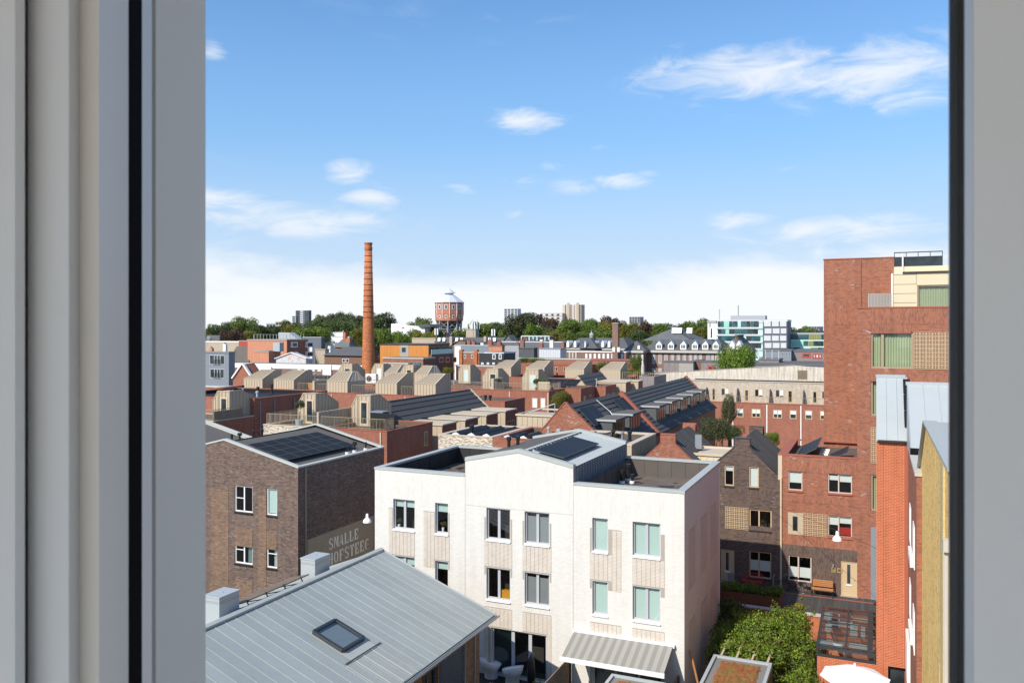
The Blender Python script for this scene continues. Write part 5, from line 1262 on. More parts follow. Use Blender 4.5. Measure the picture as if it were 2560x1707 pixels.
def slopes_y(t, xr, zr, xe, ze, y0, y1, n, mat='tile_dark', both=True, name='roof_sheet', w0=.0):
    """dark roof of long sheets laid along the ridge (courses step down the slope)"""
    for s in ((1, -1) if both else (1,)):
        for i in range(n):
            a, c = i/n, (i+1)/n; x0, x1 = xr+(xe-xr)*a*s, xr+(xe-xr)*c*s; z0, z1 = zr+(ze-zr)*a, zr+(ze-zr)*c
            b = MB(); b.add([(x0, y0, z0), (x1, y0, z1+.075), (x1, y1, z1+.075), (x0, y1, z0), (x1, y0, z1-.03), (x1, y1, z1-.03)], [(0, 1, 2, 3), (1, 4, 5, 2), (0, 4, 1), (3, 2, 5)]); b.build(name, mat, t)
            if s == -1 and i > 1: break
def rows():
    # --- left block beside the jamb, hut 1
    t = thing('left_corner_row', 'red brick corner row left of the alley, hut and solar roof above', 'house', (-56, 58, 0))
    flat_block(t, -62, -52.0, 54.8, 59.9, 0, 9.82, 'brick_row', 'bitumen', 'beige_trim')
    he = [(61.2, 61.9, 7.0, 8.9), (63.3, 64.7, 7.2, 9.0), (66.2, 67.1, 7.2, 9.0), (68.6, 70.2, 7.3, 9.2)]
    flat_block(t, -64, -52.05, 60.0, 71.0, 0, 11.35, 'brick_row', 'solar', 'brick_cap')
    windows_far(t, 'E', -52.05, he, fr='frame_tan', fw=.1)
    for y in (60.7, 62.7, 65.6, 70.4): MB().tube((-51.98, y, 0), (-51.98, y, 11.0), .06).build('downpipe', 'steel_grey', t)
    railing(t, [(-57.5, 55.0, 9.82), (-52.2, 55.0, 9.82), (-52.2, 58.6, 9.82)], .9)
    for i in range(18): MB().box(-52.24, -52.2, 55.1+i*.2, 55.27+i*.2, 9.8, 10.6).build('board', 'wood_grey', t)
    hut('roof_hut', 'beige metal roof hut nearest the left jamb, glazed door facing us', -52.6, 57.4, 9.5, 1.9, 3.9, 2.65, 1.7)
    # --- row 2, two terraces
    t = thing('terrace_row', 'red and speckled brick row with railed roof terraces behind the brown house', 'house', (-40.6, 58, 0))
    flat_block(t, -46.6, -40.65, 54.8, 62, 0, 9.8, 'brick_speckle', 'wood_dark', 'beige_trim')
    flat_block(t, -40.63, -34.6, 54.8, 62, 0, 9.8, 'brick_row', 'wood_dark', 'brick_cap', holes_e=[])
    windows_far(t, 'E', -34.6, [rect_e(-34.6, 1060, 1079, 1069, 1113)], fr='frame_tan', fw=.1)
    for x in (-40.5, -35.2): MB().box(x, x+.1, 54.72, 54.79, 0, 9.7).build('downpipe', 'beige_trim', t)
    railing(t, [(-46.4, 62, 9.8), (-46.4, 55.0, 9.8), (-41.3, 55.0, 9.8)], .85); railing(t, [(-40.9, 55.0, 9.8), (-34.9, 55.0, 9.8), (-34.9, 56.2, 9.8)], .85)
    b = MB(); b.box(-41.28, -41.1, 54.9, 59.6, 9.5, 11.0); ribs(b, (-41.1, 55, 9.5), (-41.1, 59.5, 9.5), (-41.1, 55, 11), (-41.1, 59.5, 11), 9, (1, 0, 0)); b.build('terrace_screen', 'beige', t)
    hut('roof_hut', 'beige metal roof hut with olive tree beside its door', -44.2, 58.6, 9.5, 1.85, 3.3, 2.6, 1.6)
    hut('roof_hut', 'beige metal roof hut on the railed terrace right of the screen', -38.9, 59.0, 9.5, 1.85, 3.3, 2.6, 1.6)
    g = thing('barbecue_screen', 'black barbecue cover and grey lid on the right railed terrace', 'barbecue', (-36, 57.5, 9.5)); b = MB(); b.box(-36.5, -35.0, 56.6, 56.7, 9.5, 10.9); b.box(-37.7, -36.55, 57.2, 58.2, 9.5, 10.9); b.build('cover', 'black_metal', g); MB().box(-37.75, -36.5, 57.15, 58.25, 10.905, 11.0).build('lid', 'zinc_dark', g)
    # --- long dark roof with four bronze dormers running away from us
    t = thing('dormer_row', 'long dark roof with four beige dormers stepping down the alley', 'house', (-38, 71, 0))
    b = MB(); b.box(-46.0, -35.0, 62.1, 80.7, 0, 6.0); b.build('wall', 'brick_row', t)
    slopes_y(t, -40.4, 11.15, -35.0, 6.4, 62.1, 80.7, 11)
    MB().beam((-40.4, 62.1, 11.12), (-40.4, 80.7, 11.12), .18, .08).build('ridge_cap', 'iron_dark', t)
    b = MB()
    for s in (1, -1): b.beam((-40.4, 80.75, 11.15), (-40.4+5.5*s, 80.75, 6.3), .25, .12)
    b.poly([(-40.4, 80.7, 11.1), (-35, 80.7, 6.3), (-45.8, 80.7, 6.3)]); b.build('verge_trim', 'beige_trim', t)
    for i, y in enumerate((63.6, 68.0, 72.5, 77.0)):
        d = MB(); x0, x1, z1 = -38.6, -34.55, 9.35
        d.prism([(x0, 9.3), (x1, 9.3), (x1, 6.0), (-35.2, 6.0)], 'y', y, y+2.7)
        ribs(d, (x0+.9, y, 8.3), (x1, y, 6.1), (x0+.9, y, 9.3), (x1, y, 9.3), 6, (0, -1, 0)); dm = d.build('dormer', 'beige', t)
        MB().box(x1-.02, x1+.02, y+.03, y+2.67, 3.0, 9.28).build('dormer_front', 'brick_row', dm)
        b = MB(); b.box(x0-.3, x1+.12, y-.1, y+2.8, 9.3, 9.42); b.build('dormer_roof', 'beige_trim', dm)
        windows_far(t, 'E', x1+.02, [(y+.5, y+1.3, 6.6, 8.3), (y+1.6, y+2.3, 6.6, 8.3)], fr='frame_tan', fw=.1, cols=(1,))
        MB().box(x0-.9, x0-.55, y+1.2, y+1.55, 9.2, 10.0).build('roof_flue', 'zinc_light', t)
    # --- row 86: huts with their slopes towards us
    t = thing('rear_hut_row', 'long red brick row carrying five beige huts with sloping backs', 'house', (-60, 90, 0))
    flat_block(t, -82, -47.5, 86.3, 94, 0, 9.8, 'brick_row', 'bitumen', 'brick_cap')
    for px in (828, 1012): x = W(px, 1000, y=86.3).x; MB().box(x, x+.12, 86.22, 86.29, 0, 9.6).build('downpipe', 'frame_pink', t)
    flat_block(t, -47.45, -37.3, 83.0, 88.7, 0, 9.8, 'brick_row', 'bitumen', 'brick_cap')
    windows_far(t, 'E', -37.3, [(84.2, 85.4, 6.6, 8.3), (86.6, 87.6, 6.8, 8.3)], fr='frame_tan', fw=.1)
    solar_row(t, (-45.8, 83.9, 9.55), (0, 1, 0), (1, 0, .3), 3, 1, 1.3, 1.2); solar_row(t, (-43.2, 83.9, 9.55), (0, 1, 0), (1, 0, .3), 3, 1, 1.3, 1.2)
    for x in (-40.6, -40.0): MB().lathe([(.12, 0), (.12, .5), (.2, .52), (.2, .8)], (x, 85, 9.45), 8).build('roof_vent', 'black_metal', t)
    labs = ['leftmost sloping beige hut on the long red row', 'second sloping beige hut, right of the leftmost', 'beige hut with a hip on both sides just left of the factory chimney foot', 'sloping beige hut right of the factory chimney', 'rightmost sloping beige hut on the long red row']
    for i, (x0, x1) in enumerate(((-77.0, -73.9), (-72.0, -68.8), (-63.6, -60.5), (-56.4, -53.35), (-50.9, -48.0))):
        hut('roof_hut', labs[i], x1, 86.7, 9.7, x1-x0, 3.8, 2.55, 1.45, back=True, mirror=(i == 2))
    for x0, x1 in ((-68.5, -64.0), (-60.2, -57.0), (-53.0, -51.2)): railing(t, [(x0, 87.2, 9.8), (x1, 87.2, 9.8)], .95, gap=.22, r=.02)
    MB().box(-66.0, -65.7, 86.9, 91, 9.6, 11.1).build('terrace_screen', 'beige', t); MB().box(-68.6, -66.1, 88.9, 89.0, 9.6, 10.7).build('terrace_fence', 'wood_orange', t)
    # --- row 99
    t = thing('middle_terrace_row', 'red brick row with two white shuttered windows and railed hut terraces', 'house', (-48, 103, 0))
    flat_block(t, -66, -38.3, 99, 105, 0, 9.8, 'brick_row', 'wood_dark', 'brick_cap')
    windows_far(t, 'S', 99, [rect(99, 1330, 994, 1344, 1020), rect(99, 1351, 994, 1364, 1020)], fr='frame_tan', fw=.1, cols=(1,), pane='blind_white')
    windows_far(t, 'E', -38.3, [(100.4, 101.4, 7, 8.6), (103, 104, 7, 8.6)], fr='frame_tan', fw=.1, cols=(1,))
    for px in (1273, 1369): x = W(px, 1000, y=99).x; MB().box(x, x+.14, 98.93, 98.99, 0, 9.6).build('downpipe', 'beige_trim', t)
    railing(t, [(-56, 99.3, 9.8), (-38.6, 99.3, 9.8), (-38.6, 104, 9.8)], .9, gap=.2, r=.018)
    MB().box(-46.6, -46.2, 99.2, 102.4, 9.5, 11.2).build('terrace_screen', 'beige', t); MB().box(-40.3, -38.7, 100.3, 100.4, 9.5, 10.9).build('terrace_screen', 'beige', t)
    hut('roof_hut', 'beige hut with half-open glazed door on the middle railed terrace', -47.0, 102.3, 9.6, 2.3, 3.6, 2.75, 1.6)
    hut('roof_hut', 'beige hut with pale blue door on the middle railed terrace', -41.0, 102.0, 9.6, 2.3, 3.6, 2.75, 1.6, door='blind_mint')
    hut('roof_hut', 'beige hut with tall bright door standing left of the railed terrace', -55.8, 111.5, 9.6, 2.0, 3.6, 2.75, 1.6, door='blind_mint')
    hut('roof_hut', 'small beige hut with dark door left of the factory chimney', W(880, 950, y=108).x, 108, 9.6, 2.6, 3.6, 2.75, 1.6)
    hut('roof_hut', 'beige hut with bright door just right of the factory chimney', W(958, 950, y=110).x, 110, 9.6, 2.2, 3.6, 2.75, 1.6, door='blind_white')
    hut('roof_hut', 'beige hut half hidden behind the sloping hut right of the chimney', W(1033, 950, y=108).x, 108, 9.6, 2.2, 3.6, 2.75, 1.6)
    for i, (l, r) in enumerate(((961, 990), (1036, 1070))):
        hut('roof_hut', ['beige hut with striped right hip behind the chimney foot', 'beige hut with striped right hip between two sloping huts'][i], W(r, 950, y=107).x, 107, 9.6, W(r, 950, y=107).x-W(l, 950, y=107).x, 4, 2.6, 1.5, back=True, mirror=True)
    t = thing('chimney_yard_row', 'red brick row behind the hut terraces at the chimney foot', 'house', (-72, 114, 0))
    flat_block(t, -92, -54, 105.5, 119, 0, 9.55, 'brick_row', 'bitumen', 'brick_cap')
    railing(t, [(-90, 105.8, 9.55), (-66.5, 105.8, 9.55)], 1.0, gap=.25, r=.02)
    solar_row(t, (-90, 112, 9.6), (1, 0, 0), (0, 1, .35), 8, 1, 1.7, 1.6); solar_row(t, (-74, 116, 9.6), (1, 0, 0), (0, 1, .35), 6, 1, 1.7, 1.6)
    # --- stepped bays and little gable right of it
    t = thing('stepped_bay_row', 'row of stepped red brick bays with beige dormers along the far alley', 'house', (-36, 114, 0))
    x1 = -33.2
    flat_block(t, -41, -36.4, 106, 112, 0, 9.75, 'brick_row', 'bitumen', 'brick_cap'); flat_block(t, -41, -34.9, 112.3, 117.5, 0, 9.7, 'brick_row', 'bitumen', 'brick_cap')
    windows_far(t, 'E', -36.4, [(107, 108, 7, 8.6), (109.5, 110.5, 7, 8.6)], fr='frame_tan', cols=(1,), fw=.1); windows_far(t, 'E', -34.9, [(113, 114, 7, 8.6), (115.4, 116.4, 7, 8.6)], fr='frame_tan', cols=(1,), fw=.1)
    for (y, xa, xb) in ((118.0, -38.0, -33.6), (121.2, -38.0, -32.6)):
        b = MB(); b.box(xa, xb, y, y+2.6, 4, 9.9); ribs(b, (xa, y, 4), (xb, y, 4), (xa, y, 9.9), (xb, y, 9.9), 6, (0, -1, 0)); dm = b.build('dormer', 'beige', t); MB().box(xa-.1, xb+.15, y-.1, y+2.7, 9.91, 10.03).build('dormer_roof', 'beige_trim', dm); MB().box(xb, xb+.02, y, y+2.6, 4, 9.88).build('dormer_front', 'brick_row', dm)
    g = W(1444, 939, y=113); b = MB(); gx = g.x; b.prism([(gx-2.6, 8.0), (gx+2.6, 8.0), (gx, g.z)], 'y', 113, 124); b.build('gable', 'beige', t)
    slopes_y(t, gx, g.z+.06, gx+2.9, 7.9, 113.1, 124, 6); 
    solar_row(t, (-45.5, 107, 9.9), (1, 0, 0), (0, 1, .3), 4, 2, 2.0, 1.4)
    t2 = thing('roof_planter_tree', 'small autumn tree in a pot on a low roof between brick walls', 'plant', tuple(W(1401, 1020, y=96)))
    c = link('foliage', crown_mesh(1, 'leaf_yellow', True), t2, local=True); c.scale = (1.5, 1.5, 2.0); c.location = (0, 0, 1.0); MB().lathe([(.3, -1.6), (.4, -1.0)], n=10).tube((0, 0, -1.2), (0, 0, .6), .06).build('pot', 'corten', t2, local=True)
    # --- row 127
    t = thing('far_hut_row', 'far red brick row with four beige huts and planters on top', 'house', (-45, 131, 0))
    flat_block(t, -60, -34.0, 127.2, 135, 0, 9.8, 'brick_row', 'bitumen', 'brick_cap'); flat_block(t, -33.98, -31.6, 126.9, 135, 0, 10.4, 'brick_grey_mix', 'bitumen', 'concrete')
    labs = ['leftmost of four beige huts on the far red row', 'second of four beige huts on the far red row', 'third of four beige huts on the far red row', 'rightmost of four beige huts on the far red row']
    for i, (x0, x1) in enumerate(((-59.6, -56.3), (-53.6, -50.3), (-46.6, -43.4), (-40.6, -37.3))): hut('roof_hut', labs[i], x1, 127.8, 9.7, x1-x0, 4.2, 2.7, 1.6, back=True)
    railing(t, [(-37, 128, 9.8), (-31.8, 128, 9.8)], 1.1, gap=.3, r=.03)
    # --- flat roofs behind the white house
    t = thing('speckled_flat_house', 'flat-roofed house of speckled brick with tubular solar collectors', 'house', (-28.3, 58, 0))
    xs = W(1232, 1097, y=54.8).x
    flat_block(t, -30.1, xs-.02, 54.8, 62, 0, 9.8, 'brick_speckle', 'bitumen', 'beige_trim', cw=.4)
    t3 = thing('red_flat_house', 'red flat-roofed house behind the gable of the white house', 'house', (-23.5, 58, 0))
    flat_block(t3, xs, -20.2, 54.8, 62, 0, 9.8, 'brick_red', 'bitumen', 'brick_cap', cw=.4)
    for tt, xl_, ya, yb in ((t, (-29.5, -28.2, -26.95), 55.6, 60.9), (t3, (xs+.35, xs+1.6), 55.6, 58.6), (t3, (xs+3.4,), 57.5, 61.2)):
        for x in xl_:
            b = MB(); b.prism([(x, 9.5), (x+.95, 9.5), (x+.8, 9.75), (x+.5, 9.92), (x+.2, 9.8)], 'y', ya, yb); c_ = b.build('solar_collector', 'solar_black', tt)
            MB().prism([(x, 9.5), (x+.95, 9.5), (x+.8, 9.75), (x+.5, 9.93), (x+.2, 9.81)], 'y', ya-.06, ya-.005).build('end_cap', 'white_paint', c_)
    MB().lathe([(.12, 0), (.12, .6), (.2, .62), (.2, .9)], (-28.4, 57.0, 9.45), 8).build('roof_vent', 'black_metal', t); MB().lathe([(.1, 0), (.1, .4)], (-27.2, 56.6, 9.45), 8).build('roof_vent', 'black_metal', t)
    t = thing('beige_side_house', 'flat-roofed house with beige clad side left of the red neck gable', 'house', (-17.6, 58, 0))
    flat_block(t, -20.18, -15.2, 54.8, 61.6, 0, 9.85, 'beige', 'bitumen', 'beige_trim', cw=.45, ch=.12)
    b = MB(); ribs(b, (-15.2, 55, 5), (-15.2, 61.4, 5), (-15.2, 55, 9.7), (-15.2, 61.4, 9.7), 15, (1, 0, 0)); b.build('seams', 'beige', t, kind='stuff')
    solar_row(t, (-19.3, 57.5, 9.6), (0, 1, 0), (1, 0, .3), 3, 1, 1.1, 1.5); b = MB(); b.lathe([(.1, 0), (.1, .4), (.18, .42), (.18, .7)], (-17, 57, 9.5), 8); b.build('roof_vent', 'black_metal', t)
    # beige dormer between the two neck gables
    t = thing('beige_roof_box', 'beige clad flat roof box between the red and brown neck gables', 'dormer', (-10.3, 57, 8)); b = MB(); b.box(-11.3, -8.75, 56.4, 59.5, 7.5, 9.15); ribs(b, (-11.3, 56.4, 7.6), (-8.75, 56.4, 7.6), (-11.3, 56.4, 9.15), (-8.75, 56.4, 9.15), 6, (0, -1, 0)); b.build('wall', 'cream_panel', t)
    b = MB(); ring(b, -11.6, -8.6, 56.3, 60, 9.155, 9.32, .12); b.box(-11.48, -8.72, 56.42, 59.88, 9.16, 9.2); b.build('roof_edge', 'beige_trim', t)
    # --- dark roofed row with dormers, running away from us on the right
    RX, RZ, EX, EZ = -21.75, 11.75, -18.05, 8.1
    t = thing('dark_roof_row', 'dark roofed brick row with red gable, party walls and many dormers', 'house', (-22, 82, 0))
    b = MB(); b.box(-25.4, EX-.1, 61.4, 103.6, 0, EZ-.1); b.build('wall', 'brick_row', t)
    b = MB(); b.prism([(-24.6, 9.35), (-22.3, 11.95), (-19.4, 9.35), (-19.0, 8.1), (-25.6, 8.1)], 'y', 61.2, 61.5); b.build('gable', 'brick_red', t)
    for s in (1, -1): MB().beam((-22.3, 61.32, 11.95), (-22.3+3.3*s, 61.32, 11.95-3.75), .34, .07).build('gable_coping', 'brick_cap', t)
    slopes_y(t, RX-.45, RZ, EX-.2, EZ, 61.5, 74.8, 11); slopes_y(t, RX, RZ, EX, EZ, 75.2, 103.4, 12)
    for y in (75.0, 103.55):
        b = MB(); b.prism([(EX+.05, EZ-.1), (RX, RZ+.12), (RX-3.7, EZ-.1)], 'y', y-.18, y+.18)
        for s in (1, -1): b.beam((RX, y, RZ+.13), (RX+3.8*s, y, EZ-.12), .42, .06)
        b.build('party_wall', 'brick_cap', t)
    def dormer(y0, L, z0=9.0, z1=10.32, xf=-18.9, nw=4):
        b = MB(); xb = RX+1.0
        b.poly([(xb-.3, y0, z1), (xf, y0, z1), (xf, y0, z0)]); b.poly([(xb-.3, y0+L, z1), (xf, y0+L, z1), (xf, y0+L, z0)]); b.poly([(xf, y0, z0-.2), (xf, y0+L, z0-.2), (xf, y0+L, z1), (xf, y0, z1)])
        for k in range(5): z = z0+.2+k*.25; 
        d = b.build('dormer', 'slate', t)
        b = MB(); b.box(xb-.9, xf+.3, y0-.12, y0+L+.12, z1, z1+.16); b.build('dormer_roof', 'roof_grey', d); b = MB(); b.box(xb-.5, xf+.32, y0-.14, y0-.121, z1+.01, z1+.17); b.build('fascia', 'zinc_light', d)
        windows_far(t, 'E', xf, [(y0+.15+i*(L-.3)/nw, y0+.15+(i+1)*(L-.3)/nw-.08, z0+.12, z1-.1) for i in range(nw)], fr='iron_dark', cols=(1,), fw=.07)
    for y in (76.8, 82.0, 87.1, 92.2, 97.3): dormer(y, 3.7)
    for y in (63.6, 68.6): dormer(y, 3.6, xf=-19.2)
    b = MB(); k = (RZ-EZ)/(EX-RX)
    for y, w_, x_ in ((62.0, 3.8, -21.6), (71.3, 3.2, -21.6)):
        nr = Vector((k, 0, 1)).normalized(); p = Vector((x_, y, RZ-k*(x_-RX+.3)))+nr*.12; u = Vector((1, 0, -k)).normalized(); v = Vector((0, w_, 0))
        solar_row(t, p, (0, 1, 0), (1, 0, -k), 2, 1, w_/2, 1.9, 'solar_black')
    MB().path([(-21.7, 67.2, 11.7), (-20.6, 67.6, 10.7), (-19.9, 67.0, 10.0), (-19.3, 67.6, 10.4)], .03).build('cable', 'white_paint', t)
    windows_far(t, 'E', EX-.1, [(84, 85, 5, 7), (87, 88, 5, 7), (92, 93, 5.2, 7), (96, 97, 5.2, 7), (100, 101, 5.2, 7)], fr='iron_dark', cols=(1,))
    g = thing('beige_terrace_box', 'beige clad terrace box with steel frame left of the red gable', 'roof box', (-25.6, 64, 8)); b = MB(); b.box(-27.2, -23.6, 63.0, 66.5, 7, 10.55); ribs(b, (-27.2, 63, 8), (-23.6, 63, 8), (-27.2, 63, 10.5), (-23.6, 63, 10.5), 8, (0, -1, 0)); b.build('wall', 'beige', g)
    b = MB(); ring(b, -27.3, -23.5, 62.9, 68.5, 10.551, 10.68, .15); b.build('roof_edge', 'beige_trim', g); MB().path([(-26.5, 63.2, 10.7), (-25.2, 66.5, 11.3), (-25.2, 66.5, 10.6)], .04).build('steel_frame', 'white_paint', g)
    # --- cream terrace block on the right
    Yr = 129.0
    t = thing('cream_terrace_block', 'cream brick set-back floor on red brick terrace with doors and windows', 'building', (-15, 134, 0))
    zr = W(1830, 1005, y=Yr).z
    xl, xr = W(1740, 1000, y=Yr).x, 8.0
    ZZ = lambda x, y: (1550+x/4.276, 880+y/4.276)
    rw = [rect(Yr, *ZZ(*p), *ZZ(*q)) for p, q in (((1250, 600), (1320, 695)), ((1408, 605), (1503, 700)), ((1637, 615), (1733, 708)), ((1815, 620), (1888, 715)), ((1978, 622), (2055, 718)), ((2138, 628), (2220, 724)))]
    b = MB(); b.box(xl, xr, Yr, Yr+8, 0, zr-.1); b.build('wall', 'brick_row', t)
    MB().box(xl-.05, xr, Yr-.05, Yr+.3, zr-.099, zr).build('coping', 'brick_cap', t)
    for i, r in enumerate(rw): windows_far(t, 'S', Yr, [r], fr='frame_tan', cols=(1, 1) if i in (1, 2) else (1,), fw=.12, blind=[(.55, 'blind_white')] if i != 3 else [(.6, 'blind_white', 0, .1)] if False else [(.5, 'blind_white')])
    for px in (1916, 2001, 1831): x = W(px, 1040, y=Yr).x; MB().box(x, x+.15, Yr-.1, Yr-.02, 0, zr-.2).build('downpipe', 'white_paint', t)
    Yc = 131.0; zc = W(1760, 952, y=Yc).z; x0 = W(1700, 950, y=Yc).x
    b = MB(); b.box(x0, xr, Yc, Yc+3.4, zr-.3, zc); b.build('upper_wall', 'brick_cream', t); MB().box(x0, xr, Yc-.08, Yc+.3, zc+.001, zc+.12).build('upper_coping', 'beige_trim', t)
    dw = [rect(Yc, *ZZ(*p), *ZZ(*q)) for p, q in (((978, 382), (1025, 520)), ((1328, 395), (1380, 528)), ((1790, 405), (1848, 545)), ((2055, 412), (2110, 550)))]
    ww = [rect(Yc, *ZZ(*p), *ZZ(*q)) for p, q in (((1080, 383), (1165, 465)), ((1438, 393), (1528, 480)), ((1660, 398), (1752, 485)), ((2155, 415), (2220, 500)))]
    for r in dw: windows_far(t, 'S', Yc, [r], fr='frame_tan', cols=(1,), fw=.16, name='door')
    for r in ww: windows_far(t, 'S', Yc, [r], fr='frame_tan', cols=(1, 1), fw=.1, blind=[(.8, 'blind_white', 1)])
    railing(t, [(xl, Yr+.2, zr), (xr, Yr+.2, zr)], .95, gap=.25, r=.02)
    for px in (1762, 1840, 1922, 2006): x = W(px, 980, y=Yr+.5).x; MB().prism([(Yr+.4, zr), (Yc, zr), (Yc, zr+2.0), (Yr+1.4, zr+2.0)], 'x', x, x+.12).build('divider', 'slate_brown', t)
    solar_row(t, (x0+2, Yc+1.2, zc+.02), (1, 0, 0), (0, 1, .12), 14, 1, 2.0, 1.2, 'solar_black')
    t = thing('pale_brick_hall', 'pale brick hall with shallow gable and square louvre behind the terraces', 'building', (-18, 145, 0))
    Yh = 142.0; pts = [W(*p, y=Yh) for p in ((1638, 933), (1985, 914), (2075, 921))]
    b = MB(); b.prism([(pts[0].x, 0), (12, 0), (12, pts[2].z-.4), (pts[2].x, pts[2].z), (pts[1].x, pts[1].z), (pts[0].x, pts[0].z)], 'y', Yh, Yh+1.2); b.build('wall', 'brick_pale', t)
    b = MB(); b.beam((pts[0].x, Yh+.15, pts[0].z+.005), (pts[1].x, Yh+.15, pts[1].z+.005), .4, .1); b.build('coping', 'concrete', t)
    q = rect(Yh, 1994, 925, 2018, 948); b = MB(); b.box(q[0], q[1], Yh-.05, Yh-.01, q[2], q[3]); l = b.build('louvre', 'frame_bronze', t)
    b = MB()
    for i in range(1, 8): u = q[0]+(q[1]-q[0])*i/8; b.box(u-.02, u+.02, Yh-.07, Yh-.051, q[2], q[3]); z = q[2]+(q[3]-q[2])*i/8; b.box(q[0], q[1], Yh-.075, Yh-.0705, z-.02, z+.02)
    b.build('louvre_grid', 'iron_dark', l, kind='stuff')
    # courtyard sheds
    t = thing('courtyard_shed', 'courtyard shed with green roof seen between the gables', 'shed', (-4.5, 76, 0)); MB().box(-7.5, -3, 74, 78, 0, 6.3).build('wall', 'black_clad', t); MB().box(-7.4, -3.1, 74.1, 77.9, 6.301, 6.4).build('roof', 'sedum', t)
    q = rect(74, 1950, 1104, 1966, 1118); windows_far(t, 'S', 74, [(-6.6, -5.4, 4.9, 5.8)])
    # flues and vents on the flat roofs
    rr = random.Random(8); rowobj = {o.name: o for o in COL.objects if o.type == 'EMPTY'}
    for nm, x0, x1, y0, y1, z, n in (('left_corner_row', -62, -53, 61, 70, 11.0, 6), ('rear_hut_row', -80, -49, 91.2, 93.5, 9.45, 12), ('middle_terrace_row', -64, -57, 100, 104.5, 9.45, 5), ('chimney_yard_row', -90, -55, 107, 118, 9.2, 14), ('far_hut_row', -58, -36, 132.2, 134.5, 9.45, 8), ('stepped_bay_row', -40.5, -37, 107, 117, 9.4, 5), ('beige_side_house', -19.5, -16, 55.5, 60.8, 9.5, 3), ('red_flat_house', -22.5, -20.8, 55.5, 61, 9.45, 4)):
        for i in range(n):
            x, y, h, r = rr.uniform(x0, x1), rr.uniform(y0, y1), rr.uniform(.35, .95), rr.uniform(.07, .14)
            b = MB(); b.lathe([(r+.08, 0), (r+.06, .1), (r, .12), (r, h), (r+.06, h), (r+.06, h+.14), (.02, h+.2)], (x, y, z), 8); b.build('roof_flue', rr.choice(('black_metal', 'zinc_dark', 'zinc_light')), rowobj[nm])
rows()

# ------------------------------------------------------------ town behind: everything placed at its own distance
def far_box(name, label, Y, l, r, top, depth, mat, roof='roof_grey', cope='concrete', cat='building', zb=0, ch=.25, group=None, side=None):
    k = ((side or r+10)-r)/(2190-r); depth = max(1.5, Y*k/(1-k))
    p, q = W(l, top, y=Y), W(r, top, y=Y); t = thing(name, label, cat, ((p.x+q.x)/2, Y+depth/2, 0), group)
    MB().box(p.x, q.x, Y, Y+depth, zb, p.z-ch).build('wall', mat, t)
    MB().box(p.x-.1, q.x+.1, Y-.1, Y+depth+.1, p.z-ch+.001, p.z).build('coping', cope, t)
    MB().box(p.x+.3, q.x-.3, Y+.3, Y+depth-.3, p.z+.001, p.z+.02).build('roof', roof, t)
    return t, p.x, q.x, p.z
def rr_(Y, rows): return [rect(Y, *q) for q in rows]
def hip(t, x0, x1, y0, y1, z0, z1, inset, mat, name='roof', yin=None, over=.4):
    yin = inset if yin is None else yin
    a = [(x0-over, y0-over, z0), (x1+over, y0-over, z0), (x1+over, y1+over, z0), (x0-over, y1+over, z0)]; c = [(x0+inset, y0+yin, z1), (x1-inset, y0+yin, z1), (x1-inset, y1-yin, z1), (x0+inset, y1-yin, z1)]
    b = MB(); b.add(a+c, [(0, 1, 5, 4), (1, 2, 6, 5), (2, 3, 7, 6), (3, 0, 4, 7), (4, 5, 6, 7)]); return b.build(name, mat, t)
def gable_y(t, x0, x1, y0, y1, z0, z1, wmat, rmat, over=.3):
    xm = (x0+x1)/2; MB().prism([(x0, z0), (x1, z0), (xm, z1)], 'y', y0, y1).build('gable', wmat, t)
    b = MB()
    for s in (1, -1): k = (z1-z0)/((x1-x0)/2); w = (x1-x0)/2+over; b.poly([(xm, y0-over, z1+.12), (xm+s*w, y0-over, z1+.12-k*w), (xm+s*w, y1+over, z1+.12-k*w), (xm, y1+over, z1+.12)])
    b.build('roof', rmat, t)
